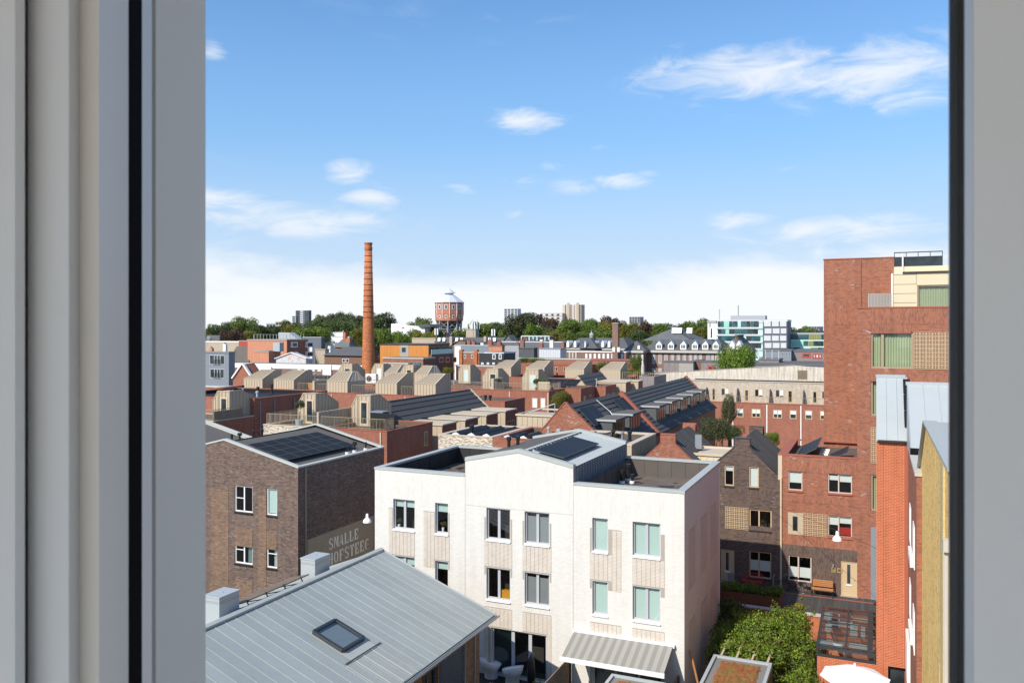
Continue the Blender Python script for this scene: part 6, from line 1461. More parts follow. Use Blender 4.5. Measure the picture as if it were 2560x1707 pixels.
def town():
    # factory chimney
    Y = 118.0; p = W(921, 925, y=Y); top = W(921, 607, y=Y).z; x, y = p.x, Y
    sc = (Vector((x, y)).length)/FOC
    d = x*-math.sin(TH)+y*math.cos(TH); k = d/FOC
    t = thing('factory_chimney', 'tall tapering red brick factory chimney with iron bands', 'chimney', (x, y, 0))
    r0, r1 = 16.3*k, 8.6*k; zt = top; zb = p.z
    rad = lambda z: r1+(r0-r1)*(zt-z)/(zt-zb)
    MB().lathe([(rad(0), 0), (rad(8), 8), (rad(zb), zb), (rad((zb+zt)/2)*1.01, (zb+zt)/2), (rad(zt-1.4), zt-1.4)], (x, y, 0), 40).build('shaft', 'brick_chimney', t, smooth=True)
    c = MB(); c.lathe([(r1*1.02, zt-1.4), (r1*1.16, zt-1.1), (r1*1.16, zt-.75), (r1*1.05, zt-.7), (r1*1.05, zt-.3), (r1*1.2, zt-.2), (r1*1.2, zt), (r1*.8, zt), (r1*.8, zt-1)], (x, y, 0), 32, caps=False); c.build('crown', 'brick_chimney', t)
    for py in (640, 655, 669, 683, 698, 712, 726, 740, 753, 767, 780, 794):
        z = W(921, py, y=Y).z; r = rad(z)*1.015
        MB().lathe([(r, z-.05), (r+.04, z-.04), (r+.04, z+.04), (r, z+.05)], (x, y, 0), 24, caps=False).build('iron_band', 'iron_dark', t)
    # water tower
    Y = 320.0; c = W(1123, 845, y=Y); k = (c.x*-math.sin(TH)+Y*math.cos(TH))/FOC; zz = lambda py: W(1123, py, y=Y).z
    t = thing('water_tower', 'octagonal red water tower with white roof on steel legs', 'water tower', (c.x, Y, 0))
    R1, n = 35.5*k, 12; z0, z1 = zz(802), zz(757)
    MB().lathe([(R1*.975, z0), (R1*.985, zz(790)), (R1, zz(784)), (R1, zz(780)), (R1, z1)], (c.x, Y, 0), n).build('tank', 'tank_red', t)
    MB().lathe([(R1*1.06, z1), (R1*1.06, z1+.2), (R1*.72, zz(747)), (R1*.40, zz(738)), (R1*.30, zz(738)), (R1*.30, zz(733))], (c.x, Y, 0), n).build('roof', 'roof_white_metal', t)
    MB().lathe([(R1*.44, zz(733)), (R1*.42, zz(732)), (R1*.20, zz(726)), (R1*.04, zz(721)), (.01, zz(716))], (c.x, Y, 0), n).build('lantern', 'roof_white_metal', t)
    b = MB()
    for i in range(n):
        a = 2*math.pi*i/n; pth = [(c.x+math.cos(a)*r, Y+math.sin(a)*r, z) for r, z in ((R1*.93, z0), (R1*1.01, zz(784)), (R1*1.01, z1))]; b.path(pth, .13, 4)
    b.build('rib', 'white_paint', t, kind='stuff')
    for i in range(n):
        a = 2*math.pi*(i+.5)/n
        if math.sin(a) > .3: continue
        for (za, zb, rr, w) in ((zz(773.5), zz(762), R1*.975, .62), (zz(796), zz(788), R1*.945, .5)):
            o = Vector((c.x+math.cos(a)*rr, Y+math.sin(a)*rr, 0)); tg = Vector((-math.sin(a), math.cos(a), 0)); nr = Vector((math.cos(a), math.sin(a), 0))
            wn = MB(); q = [o-tg*w+nr*.08, o+tg*w+nr*.08]; wn.add([(*q[0][:2], za), (*q[1][:2], za), (*q[1][:2], zb), (*q[0][:2], zb)], [(0, 1, 2, 3)]); wf = wn.build('window', 'white_paint', t)
            q = [o-tg*w*.6+nr*.14, o+tg*w*.6+nr*.14]; MB().add([(*q[0][:2], za+.25), (*q[1][:2], za+.25), (*q[1][:2], zb-.2), (*q[0][:2], zb-.2)], [(0, 1, 2, 3)]).build('pane', 'glass_far', wf)
    MB().lathe([(R1*.9, z0), (R1*.62, zz(813)), (R1*.36, zz(822)), (R1*.36, 0)], (c.x, Y, 0), 16).build('tank_bottom', 'slate_brown', t)
    for i in range(8):
        a = 2*math.pi*(i+.5)/8; b = MB(); u = Vector((math.cos(a), math.sin(a), 0)); o = Vector((c.x, Y, 0))
        b.path([o+u*R1*.86+Vector((0, 0, z0)), o+u*R1*.80+Vector((0, 0, zz(845))), o+u*R1*.95], .4, 5)
        a2 = 2*math.pi*(i+1.5)/8; u2 = Vector((math.cos(a2), math.sin(a2), 0))
        for (ra, za, rb, zb) in ((.86, z0, .82, zz(822)), (.82, zz(822), .86, z0), (.82, zz(822), .80, zz(843)), (.80, zz(843), .82, zz(822)), (.82, zz(822), .82, zz(822))):
            b.tube(o+u*R1*ra+Vector((0, 0, za)), o+u2*R1*rb+Vector((0, 0, zb)), .13, None, 4)
        b.build('leg', 'lattice_steel', t)
    # ---- left
    t, x0, x1, z = far_box('blue_grey_flats', 'blue-grey flats with french balconies at the left edge', 112, 480, 572, 878, 10, 'grey_clad', cope='zinc_dark')
    for (l, tp, r, b_) in ((524, 887, 562, 912), (525, 921, 561, 946)):
        q = rect(112, l, tp, r, b_); windows_far(t, 'S', 112, [q], fr='zinc_light', cols=(1.3, .8, .8, 1.2), fw=.12); w = (q[1]-q[0]); railing(t, [(q[0]+w*.3, 111.8, q[2]), (q[0]+w*.75, 111.8, q[2])], .9, 'iron_dark', gap=.12)
    t, *_ = far_box('low_red_hall', 'low red brick hall with grey roof behind the jamb', 96, 470, 624, 962, 14, 'brick_row', 'zinc_dark', 'concrete_pale')
    t, x0, x1, z = far_box('buff_long_building', 'long buff building with white roof edge at far left', 215, 480, 597, 852, 12, 'far_buff', cope='white_paint', ch=.4)
    windows_far(t, 'S', 215, [rect(215, p-2, 859, p+2, 863) for p in (519, 533, 547, 560, 573)], cols=(1,))
    far_box('crimson_shed', 'crimson clad shed beside the long buff building', 214, 597.5, 620, 851, 10, 'red_frame')
    for i, (l, r, tp, bt, lab) in enumerate(((508, 548, 838, 851, 'grey roofed house with white dormer at far left'), (573, 622, 866, 905, 'house with worn tiled roof left of the salmon block'))):
        Y = 225 if i == 0 else 150; p, q = W(l, bt, y=Y), W(r, bt, y=Y); h = thing('tiled_house', lab, 'house', ((p.x+q.x)/2, Y, 0)); MB().box(p.x, q.x, Y, Y+4, 0, p.z).build('wall', 'brick_old', h); hip(h, p.x, q.x, Y, Y+4, p.z+.01, W(l, tp, y=Y).z, .6, 'slate' if i == 0 else 'slate_brown', yin=1.8)
        if i == 0: windows_far(h, 'S', Y-.5, [rect(Y-.5, 519, 841, 525, 849)], cols=(1, 1))
    # salmon block
    Y = 150; t, x0, x1, z = far_box('salmon_brick_block', 'salmon brick block with shaded side coloured dark red and roof terrace', Y, 619, 717, 848, 26, 'brick_far_salmon', side=787)
    MB().box(x1+.001, x1+.05, Y, Y+7.4, 0, z-.3).build('shade_tinted_side', 'brick_red', t)  # same salmon building, its shaded side done in a darker brick
    ye = lambda px: W(px, 860, x=x1+.05).y
    for (l, r) in ((727, 744), (764, 783)):
        for (a, b_) in ((855, 868.5), (879, 892)): windows_far(t, 'E', x1+.05, [(ye(l), ye(r), W(l, b_, x=x1).z, W(l, a, x=x1).z)], cols=(1, 4), fw=.22)
    railing(t, [(x0+1, Y+1, z), (x1, Y+1, z), (x1, Y+6, z)], 1.1, 'zinc_light', gap=.9, r=.05)
    p, q = W(696, 831, y=Y+4), W(722, 831, y=Y+4); MB().prism([(p.x, z), (q.x+2.4, z), (q.x, p.z), (p.x, p.z)], 'y', Y+4, Y+6).build('stair_box', 'zinc_light', t)
    t, xa, xb, z2 = far_box('salmon_wing', 'low salmon brick wing with grey roof cabin', 143, 637, 672, 877, 7, 'brick_far_salmon', side=712); windows_far(t, 'E', xb, [(145, 147, z2-4, z2-1)], cols=(1,), fr='frame_tan')
    MB().box(xb-.2, xb+1.6, 144.6, 146, z2-.1, z2+1.8).build('roof_cabin', 'zinc_light', t)
    t = thing('mural_gable_house', 'low gabled hall with a colourful painted gable wall', 'house', (W(727, 900, y=136).x, 140, 0)); p, q, a = W(690, 897, y=136), W(765, 897, y=136), W(728, 882, y=136)
    MB().prism([(p.x, 0), (q.x, 0), (q.x, q.z), (a.x, a.z), (p.x, p.z)], 'y', 136, 138).build('wall', 'mural_paint', t); b = MB()
    b.beam((p.x-.2, 136, p.z), (a.x, 136, a.z), .5, .15); b.beam((a.x, 136, a.z), (q.x+.2, 136, q.z), .5, .15); b.build('verge_trim', 'white_paint', t)
    t, *_ = far_box('flat_roof_shops', 'long flat grey roof with white fascia behind the first huts', 126, 585, 905, 907, 16, 'brick_old', 'roof_grey', 'white_paint', ch=.9, side=935)
    windows_far(t, 'S', 126, [rect(126, p, 919, p+9, 928) for p in (744, 761, 778, 794)], fw=.15, pane='blind_white'); windows_far(t, 'S', 126, [rect(126, p, 916, p+10, 930) for p in (880, 894)], fw=.15)
    p, q = W(808, 912, y=125.9), W(829, 936, y=125.9); MB().box(p.x, q.x, 125.7, 125.99, 0, p.z).build('white_bay', 'render_white', t); p, q = W(613, 915, y=125.9), W(680, 936, y=125.9); MB().box(p.x, q.x, 125.6, 125.98, 0, p.z).build('white_wall', 'render_white', t)
    t = thing('white_verge_cottage', 'small brick cottage gable with white verge boards', 'house', (W(607, 930, y=110).x, 113, 0)); p, q, a = W(592, 934, y=110), W(632, 948, y=110), W(607, 911, y=110)
    MB().prism([(2*a.x-q.x, 0), (q.x, 0), (q.x, q.z), (a.x, a.z), (2*a.x-q.x, q.z)], 'y', 110, 113).build('wall', 'brick_row', t); b = MB(); b.beam((a.x, 110, a.z), (q.x, 110, q.z), .5, .25); b.beam((a.x, 110, a.z), (2*a.x-q.x, 110, q.z), .5, .25); b.build('verge_board', 'white_paint', t)
    MB().poly([(a.x, 110.3, a.z+.1), (2*a.x-q.x-.5, 110.3, q.z-.2), (2*a.x-q.x-.5, 113, q.z-.2), (a.x, 113, a.z+.1)]).build('roof', 'slate_brown', t)
    # timber hall and slate house by the chimney
    t = thing('timber_hall', 'brown boarded hall with dark solar roof left of the chimney', 'building', (W(860, 900, y=140).x, 146, 0)); p, q = W(811, 888, y=140), W(905, 888, y=140); a = W(848, 871, y=140)
    MB().box(p.x, q.x, 140, 146, 0, p.z).build('wall', 'timber_brown', t); b = MB(); b.poly([(p.x-.3, 139.6, p.z), (q.x+.2, 139.6, p.z), (q.x+.2, 143, a.z+.3), (p.x+3, 143, a.z+.3)]); b.poly([(q.x+.2, 139.6, p.z), (q.x+.2, 146.2, p.z), (q.x+.2, 143, a.z+.3)]); b.build('roof', 'slate', t)
    solar_row(t, (p.x+3, 140.4, p.z+.35), (1, 0, 0), (0, 3.4, a.z+.3-p.z), 3, 1, 1.6, 2.2, 'solar_black'); windows_far(t, 'S', 140, [rect(140, 856, 897, 863, 906), rect(140, 865, 897, 872, 906)], cols=(1,))
    t = thing('slate_roof_house', 'slate roofed house with pale ridge left of the chimney', 'house', (W(866, 860, y=185).x, 190, 0)); p, q = W(838, 868, y=185), W(872, 868, y=185); MB().box(p.x, q.x, 185, 189, 0, p.z).build('wall', 'brick_old', t); hip(t, p.x, q.x, 185, 189, p.z+.01, W(850, 848, y=185).z, 1.0, 'slate_light', yin=1.8)
    MB().box(p.x+1, p.x+1.9, 187, 188, p.z, p.z+4).build('chimney', 'brick_chimney', t); MB().box(q.x-1.5, q.x-.4, 186, 187, p.z-1, p.z+2.6).build('chimney', 'brick_chimney', t)
    t, *_ = far_box('white_cube_house', 'white modern house among trees left of the chimney', 250, 813, 857, 830, 10, 'render_white', cope='far_pale'); far_box('white_lower_wing', 'low white wing in front of the white modern house', 246, 828, 873, 841, 6, 'render_white', cope='far_pale')
    t, *_ = far_box('grey_gable_shed', 'grey shed roof between salmon block and trees', 190, 757, 803, 842, 10, 'far_dark', cope='far_grey')
    t, *_ = far_box('tan_wall_house', 'tan rendered house right of the salmon block', 158, 788, 813, 872, 10, 'far_buff')
    # orange block
    Y = 150; t, x0, x1, z = far_box('orange_block', 'vivid orange block with shaded side coloured brown and glass balcony', Y, 950, 1071, 859, 22, 'brick_far_orange', cope='iron_dark', side=1136)
    p, q = W(1000, 860, y=Y), W(1022, 886, y=Y); MB().box(p.x, q.x, Y-.06, Y-.01, 0, z-.3).build('grey_bay', 'concrete', t); windows_far(t, 'S', Y-.06, [rect(Y-.06, 1004, 868, 1015, 881)], fr='frame_bronze', cols=(1,))
    MB().box(x1+.001, x1+.06, Y, Y+9.2, 0, z-.3).build('shade_tinted_side', 'timber_brown', t); ye = lambda px: W(px, 870, x=x1+.06).y  # brown sheet puts the shade on this side into its colour
    for (l, r) in ((1075, 1099), (1103, 1117), (1120, 1131)): windows_far(t, 'E', x1+.06, [(ye(l), ye(r), W(l, 880, x=x1).z, W(l, 867, x=x1).z)], fr='frame_bronze', cols=(1, 1))
    Y = 143; t, x0, x1, z = far_box('red_lower_block', 'dark red lower block in front of the orange block', Y, 957, 1058, 893, 8, 'brick_red', 'roof_grey', 'concrete_pale', side=1094); windows_far(t, 'S', Y, [rect(Y, 1036, 905, 1054, 922)], fr='steel_grey', cols=(1, 1, 1), pane='glass_teal'); windows_far(t, 'E', x1, [(144.2, 145.2, z-4, z-1.5), (147, 148, z-4, z-1.5)], cols=(1,), fr='iron_dark')
    bx = W(1078, 886, y=150).x; t = thing('brown_balcony_wing', 'brown brick wing with framed windows and glass balcony rail', 'building', (bx, 154, 0)); z = W(1078, 886, y=150).z; MB().box(bx-2.5, bx, 150.2, 159.8, 0, z).build('wall', 'timber_brown', t); ye = lambda px: W(px, 900, x=bx).y
    for l in (1098, 1114, 1131): windows_far(t, 'E', bx, [(ye(l), ye(l+10), W(l, 906, x=bx).z, W(l, 893, x=bx).z)], fr='beige_trim', cols=(1,), fw=.2)
    MB().box(bx-.06, bx, 150.2, 159.8, z+.001, z+1.0).build('balcony_glass', 'mint_pale', t)
    t, *_ = far_box('dark_flat_wing', 'dark red flat wing right of the chimney foot', 132, 960, 1020, 906, 8, 'brick_row', 'roof_grey', 'concrete_pale'); windows_far(t, 'S', 132, [rect(132, 978, 912, 985, 918), rect(132, 992, 912, 1001, 918)])
    # middle far roofs
    t, *_ = far_box('tan_parapet_block', 'tan block with flat parapet below the water tower', 235, 1030, 1089, 844, 10, 'far_buff', cope='far_buff')
    t = thing('rooflight_mansard_row', 'long slate mansard with pairs of tilted rooflights below the water tower', 'building', (W(1170, 850, y=230).x, 236, 0)); p, q = W(1088, 857, y=230), W(1262, 857, y=230); MB().box(p.x, q.x, 230, 235, 0, p.z).build('wall', 'brick_old', t); hip(t, p.x, q.x, 230, 235, p.z+.01, W(1088, 843, y=230).z, .3, 'slate', yin=1.5)
    for px in (1094, 1106, 1138, 1150, 1220, 1232):
        a = W(px, 853, y=229.4); o = Vector((a.x, 229.4, a.z)); MB().add([o, o+Vector((.95, 0, 0)), o+Vector((.75, .5, 1.1)), o+Vector((-.2, .5, 1.1))], [(0, 1, 2, 3)]).build('rooflight', 'blind_white', t)
    for px in (1133, 1218): a, c = W(px-3, 843, y=231), W(px+3, 857, y=231); MB().box(a.x, c.x, 229.3, 235, 5, a.z+.3).build('party_wall', 'far_buff', t)
    t, x0, x1, z = far_box('antenna_block', 'concrete lift block with white mobile antennas on top', 245, 1165, 1189, 822, 7, 'far_buff', cope='far_grey'); b = MB()
    for i in range(9): xx = x0+(x1-x0)*i/8; b.tube((xx, 246+i % 3, z), (xx, 246+i % 3, z+1.2+(i*37 % 5)*.5), .18)
    b.build('antenna', 'white_paint', t, kind='stuff')
    for i, (px, tp) in enumerate(((1091, 820), (1183, 805), (1233, 822))):
        p = W(px, 846, y=238); zt = W(px, tp, y=238).z; t = thing('antenna_mast', ['white antenna mast left of the water tower legs', 'tall antenna mast on the concrete lift block', 'white antenna mast right of the lift block'][i], 'antenna', (p.x, 238, 0)); b = MB(); b.tube((p.x, 238, 0), (p.x, 238, zt), .12); b.build('mast', 'lattice_steel', t); b = MB()
        for a in (0, 2.1, 4.2): b.box(p.x+math.cos(a)*.5-.16, p.x+math.cos(a)*.5+.16, 238+math.sin(a)*.5-.1, 238+math.sin(a)*.5+.1, zt-2.2, zt-.1)
        b.build('panel_antenna', 'white_paint', t)
    D = [('grey_blue_hall', 'grey-blue clad hall with a white end right of the orange block', 185, 1137, 1222, 862, 14, 'grey_clad', 'zinc_dark', 'zinc_light'),
         ('red_chimney_house', 'red brick house with two tall chimneys right of orange block', 160, 1147, 1199, 879, 8, 'brick_red', 'roof_grey', 'concrete_pale'),
         ('brick_stub_house', 'red brick stub beside the grey-blue hall', 175, 1222, 1255, 863, 8, 'brick_far_salmon', 'roof_grey', 'brick_cap'),
         ('black_house', 'black clad house with white framed windows', 150, 1211, 1259, 880, 14, 'black_clad', 'black_clad', 'far_pale'),
         ('black_rear_wing', 'black clad wing left of the black house', 158, 1198, 1213, 880, 10, 'black_clad', 'black_clad', 'far_grey'),
         ('grey_green_cabin', 'grey-green roof cabin between brick stub and black house', 190, 1255, 1297, 860, 8, 'far_grey', 'roof_grey', 'far_dark'),
         ('silver_clad_block', 'silver metal clad block in upright panels', 165, 1348, 1401, 870, 12, 'far_pale', 'zinc_dark', 'zinc_dark'),
         ('dark_tile_block', 'dark roofed block left of the silver block', 172, 1297, 1335, 869, 9, 'slate', 'slate', 'slate'),
         ('long_grey_roof', 'long low grey roof behind the far hut row', 148, 1296, 1480, 894, 14, 'brick_row', 'roof_grey', 'concrete_pale'),
         ('dark_red_back_row', 'dark red brick back row behind the far hut row', 141, 1318, 1480, 908, 5, 'brick_row', 'roof_grey', 'brick_cap'),
         ('bright_red_block', 'bright red-orange brick block behind the far huts', 143, 1478, 1595, 897, 9, 'brick_red', 'roof_grey', 'brick_cap'),
         ('pale_terrace_roof', 'pale grey flat roof with small vents behind the middle huts', 136, 1140, 1262, 912, 12, 'brick_row', 'concrete', 'concrete_pale'),
         ('dark_roof_strip', 'dark flat roof strip behind the black house', 200, 1255, 1410, 853, 12, 'far_dark', 'slate', 'far_pale')]
    for (nm, lab, Y, l, r, tp, d, m, rf, cp) in D:
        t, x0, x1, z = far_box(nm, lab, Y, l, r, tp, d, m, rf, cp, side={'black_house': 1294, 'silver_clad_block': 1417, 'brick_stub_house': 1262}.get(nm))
        if nm == 'grey_blue_hall': p, q = W(1137, 862, y=Y), W(1152, 880, y=Y); MB().box(p.x, q.x, Y-.1, Y-.01, 0, z-.3).build('white_end', 'render_white', t)
        if nm == 'red_chimney_house':
            for px in (1153, 1190): a = W(px, 870, y=Y); MB().box(a.x-.4, a.x+.4, Y-.3, Y+.6, 4, W(px, 874, y=Y).z).build('chimney', 'brick_chimney', t)
            windows_far(t, 'S', Y, [rect(Y, 1160, 886, 1165, 896), rect(Y, 1178, 886, 1183, 896)], cols=(1,))
        if nm == 'black_house': windows_far(t, 'S', Y, [rect(Y, 1231, 885, 1239, 898), rect(Y, 1247, 885, 1254, 898)], cols=(1,), fw=.14); windows_far(t, 'S', Y, [rect(Y, p, 906, p+6, 911) for p in (1203, 1217, 1231, 1247)], cols=(1,), fw=.14)
        if nm == 'silver_clad_block':
            for i in range(9): u = x0+(x1-x0)*i/9; MB().box(u+.03, u+(x1-x0)/9-.03, Y-.05, Y-.01, 2, z-.3).build('panel', 'far_pale', t)
        if nm == 'dark_red_back_row': windows_far(t, 'S', Y, [rect(Y, p, 917, p+6, 928) for p in (1388, 1409, 1430)], cols=(1,), fr='frame_tan')
        if nm == 'bright_red_block': windows_far(t, 'S', Y, [rect(Y, p, 904, p+4, 914) for p in (1510, 1518, 1526, 1534)]+[rect(Y, 1548, 904, 1557, 909), rect(Y, 1571, 910, 1574, 920)], cols=(1,), fr='iron_dark')
    # glass pavilion
    t, x0, x1, z = far_box('glass_pavilion', 'glass roof pavilion with white posts below the trees', 215, 1304, 1373, 839, 9, 'glass_teal', 'zinc_light', 'far_pale')
    for i in range(8): u = x0+(x1-x0)*i/7; MB().box(u-.12, u+.12, 214.8, 214.95, 4, z-.3).build('post', 'white_paint', t)
    for i, (l, r, tp, bt) in enumerate(((1257, 1283, 841, 857), (1262, 1300, 846, 860))): pass
    t = thing('peaked_slate_house', 'small peaked slate roof left of the glass pavilion', 'house', (W(1270, 856, y=220).x, 224, 0)); p, q = W(1256, 857, y=220), W(1284, 857, y=220); MB().box(p.x, q.x, 220, 224, 0, p.z).build('wall', 'brick_old', t); gable_y(t, p.x, q.x, 220, 224, p.z, W(1270, 838, y=220).z, 'slate_light', 'slate_light')
    # institution with mansard roofs
    Y = 185; t = thing('mansard_institute', 'large old brick institute with slate mansard roofs and white dormers', 'building', (W(1710, 880, y=Y).x, Y+10, 0))
    x0, x1 = W(1608, 880, y=Y).x, W(1800, 880, y=Y).x; ze = W(1625, 881, y=Y).z; zr = W(1625, 849, y=Y).z
    MB().box(x0, x1, Y, Y+20, 0, ze).build('wall', 'brick_old', t); MB().box(x0-.6, x1+.4, Y-.6, Y+20.3, ze+.001, ze+.5).build('cornice', 'concrete_pale', t)
    hip(t, x0, x1, Y, Y+20, ze+.51, zr, 2.6, 'slate', yin=3.2)
    xa, xb = W(1596, 848, y=Y+6).x, W(1745, 848, y=Y+6).x; hip(t, xa+1.5, xb-1.5, Y+5, Y+24, zr-.3, W(1650, 816, y=Y+9).z, 6.5, 'slate_light', name='upper_roof', yin=6.5)
    for px in (1679, 1690, 1716): a = W(px, 833, y=Y+7.5); MB().add([a, a+Vector((1.3, 0, 0)), a+Vector((1.2, .9, 1.3)), a+Vector((-.1, .9, 1.3))], [(0, 1, 2, 3)]).build('rooflight', 'blind_white', t)
    for px in (1647, 1677, 1708, 1737, 1763, 1789):
        a, c = W(px-7.5, 874, y=Y-.1), W(px+7.5, 861, y=Y-.1); d = MB(); d.prism([(a.x, a.z), (c.x, a.z), (c.x, c.z), ((a.x+c.x)/2, c.z+.9), (a.x, c.z)], 'y', Y-.1, Y+3); d = d.build('dormer', 'white_paint', t)
        for i in range(3): u = a.x+.18+(c.x-a.x-.36)*i/3; MB().box(u+.06, u+(c.x-a.x-.36)/3-.06, Y-.16, Y-.11, a.z+.35, c.z-.1).build('pane', 'glass_far', d)
        MB().prism([(a.x-.25, c.z), ((a.x+c.x)/2, c.z+1.15), (c.x+.25, c.z), ((a.x+c.x)/2, c.z+.92)], 'y', Y-.3, Y+3).build('dormer_roof', 'zinc_dark', d)
    ws = [rect(Y, p-3.5, 886, p+3.5, 909) for p in (1634, 1650, 1665, 1681, 1696, 1711, 1726, 1739, 1751, 1770, 1781, 1792)]+[rect(Y, p-3.5, 921, p+3.5, 929) for p in (1634, 1650)]
    windows_far(t, 'S', Y, ws, cols=(1, 1), fw=.10)
    t = thing('institute_corner_wing', 'hipped slate corner wing left of the institute front', 'building', (W(1588, 880, y=Y).x, Y, 0)); x2 = W(1563, 880, y=Y-4).x; MB().box(x2, x0+1, Y-4, Y-.7, 0, ze).build('wall', 'brick_old', t); MB().box(x2-.5, x0+1.2, Y-4.5, Y-.65, ze+.001, ze+.5).build('cornice', 'concrete_pale', t); hip(t, x2, x0+1.4, Y-4, Y-.2, ze+.51, zr-.2, 2.2, 'slate', yin=1.2)
    windows_far(t, 'S', Y-4, [rect(Y-4, p-3, 885, p+3, 906) for p in (1580, 1593, 1605)], fw=.16); a, c = W(1594, 873, y=Y-4.2), W(1600, 864, y=Y-4.2); MB().box(a.x, c.x, Y-4.3, Y-2, a.z, c.z).build('dormer', 'white_paint', t)
    t = thing('institute_right_wing', 'brown-slated right wing of the old institute', 'building', (W(1830, 870, y=Y+4).x, Y+8, 0)); xa, xb = W(1800, 880, y=Y+4).x+.5, W(1862, 880, y=Y+4).x; MB().box(xa, xb, Y+4, Y+22, 0, ze).build('wall', 'brick_old', t); hip(t, xa, xb, Y+4, Y+22, ze+.01, W(1820, 837, y=Y+6).z, 2.8, 'slate_brown', yin=3.5)
    for px in (1831, 1848): a, c = W(px-6, 874, y=Y+4), W(px+6, 861, y=Y+4); MB().prism([(a.x, a.z), (c.x, a.z), (c.x, c.z), ((a.x+c.x)/2, c.z+.9), (a.x, c.z)], 'y', Y+3.4, Y+7).build('dormer', 'white_paint', t)
    Y = 195; t = thing('institute_left_range', 'left range of the old institute with hipped slate roofs and small dormers', 'building', (W(1475, 870, y=Y).x, Y+6, 0)); x0, x1 = W(1415, 873, y=Y).x, W(1570, 873, y=Y).x; ze = W(1430, 874, y=Y).z; zr = W(1430, 845, y=Y).z
    MB().box(x0, x1, Y, Y+13, 0, ze).build('wall', 'brick_old', t); MB().box(x0-.4, x1, Y-.4, Y+13.2, ze+.001, ze+.4).build('cornice', 'concrete_pale', t); hip(t, x0, x1, Y, Y+13, ze+.41, zr, 2.2, 'slate', yin=4)
    xa, xb = W(1444, 873, y=Y-3).x, W(1492, 873, y=Y-3).x; MB().box(xa+.5, xb-.5, Y-3, Y-.01, 0, ze).build('front_bay', 'brick_old', t); hip(t, xa, xb, Y-3, Y+6, ze+.42, zr+.2, 2.9, 'slate', name='bay_roof', yin=3.4)
    for px in (1420, 1438, 1468, 1487, 1507, 1523): a, c = W(px-3.2, 868, y=Y-(3.4 if 1450 < px < 1480 else .5)), W(px+3.2, 856, y=Y-.5); MB().prism([(a.x, a.z), (c.x, a.z), (c.x, c.z), ((a.x+c.x)/2, c.z+.5), (a.x, c.z)], 'y', Y-(3.6 if 1450 < px < 1480 else .7), Y+3).build('dormer', 'white_paint', t)
    b = MB(); c = W(1463, 842, y=Y); b.lathe([(.5, 0), (.5, .7), (.62, .9), (.5, 1.3), (.15, 1.6), (.05, 2.1)], (c.x, Y+5, zr-.2), 10); b.build('cupola', 'far_grey', t)
    Y = 178; t, x0, x1, z = far_box('institute_low_range', 'low brick range with white windows in front of the slate roofs', Y, 1418, 1565, 877, 9, 'brick_old', 'slate_brown', 'white_paint'); windows_far(t, 'S', Y, [rect(Y, p-2.6, 884, p+2.6, 896) for p in (1466, 1476, 1487, 1498, 1509, 1520, 1531, 1543, 1555)], fw=.16)
    for px in (1424, 1432, 1440): a, c = W(px-2, 897, y=Y-.1), W(px+2, 877, y=Y-.1); MB().box(a.x, c.x, Y-.16, Y-.01, 0, z-.3).build('pilaster', 'concrete_pale', t)
    Y = 176; a, c = W(1530.5, 880, y=Y), W(1545, 809, y=Y); t = thing('square_brick_chimney', 'square brown brick chimney beside the institute', 'chimney', (a.x+.6, Y, 0)); MB().box(a.x, c.x, Y, Y+1.1, 0, c.z).build('shaft', 'brick_old', t); MB().box(a.x-.1, c.x+.1, Y-.1, Y+1.2, c.z+.001, c.z+.2).build('cap', 'concrete', t)
    for i, px in enumerate((1534, 1546)): a, c = W(px-3, 878, y=Y-2), W(px+3, 868, y=Y-2); v = thing('white_roof_cowl', ['white roof cowl at the foot of the square chimney', 'white roof cowl just right of the square chimney'][i], 'vent', (a.x, Y-2, 0)); MB().box(a.x, c.x, Y-2, Y-1.5, z, c.z).build('cowl', 'white_paint', v)
    # teal glass block
    Y = 225; t, x0, x1, z = far_box('teal_glass_block', 'modern block with teal and mint glass panels', Y, 1792, 1907, 800, 18, 'mint_pale', 'far_grey', 'far_pale', ch=.8); rr = random.Random(11)
    for j in range(5):
        za, zb = W(1800, 817+j*17.3, y=Y).z, W(1800, 803+j*17.3, y=Y).z; u = x0+.3
        MB().box(x0, x1, Y-.25, Y-.01, za-.55, za-.15).build('floor_band', 'far_pale', t)
        while u < x1-1:
            w = rr.choice((1.0, 1.4, 2.2, .8)); m = rr.choice(('glass_teal', 'mint_panel', 'mint_pale', 'glass_teal', 'glass_far', 'glass_far'));
            if u+w > x1-.2: break
            MB().box(u, u+w-.08, Y-.14, Y-.02, za, zb).build('panel', m, t); u += w
    b = MB(); b.box(x0+3, x0+12, Y+4, Y+8, z, z+1.2); b.tube((x1-7, Y+5, z), (x1-7, Y+5, z+4), .15); b.tube((x1-12, Y+5, z), (x1-12, Y+5, z+3), .1); b.build('roof_plant', 'far_grey', t)
    t, *_ = far_box('white_stair_wing', 'white end wing of the teal block', Y, 1769, 1791.5, 802, 12, 'render_white', 'far_grey', 'far_grey', ch=.6); windows_far(t, 'S', Y, [rect(Y, 1773, 805, 1777, 819), rect(Y, 1776, 820, 1781, 845)], cols=(1,))
    t, x0, x1, z = far_box('dark_frame_balcony_block', 'block with dark framed pale balconies beside the teal block', Y, 1908, 1968, 799, 16, 'far_dark', 'far_grey', 'far_pale', ch=.5)
    for j in range(4):
        for i in range(3): q = rect(Y, 1910+i*20+(j % 2)*2, 803+j*18, 1927+i*20+(j % 2)*2 if i < 2 or j % 2 == 0 else 1967, 816+j*18); q = (q[0], min(q[1], x1-.2), q[2], q[3]); MB().box(q[0], q[1], Y-.2, Y-.02, q[2], q[3]).build('balcony_screen', 'far_pale', t)
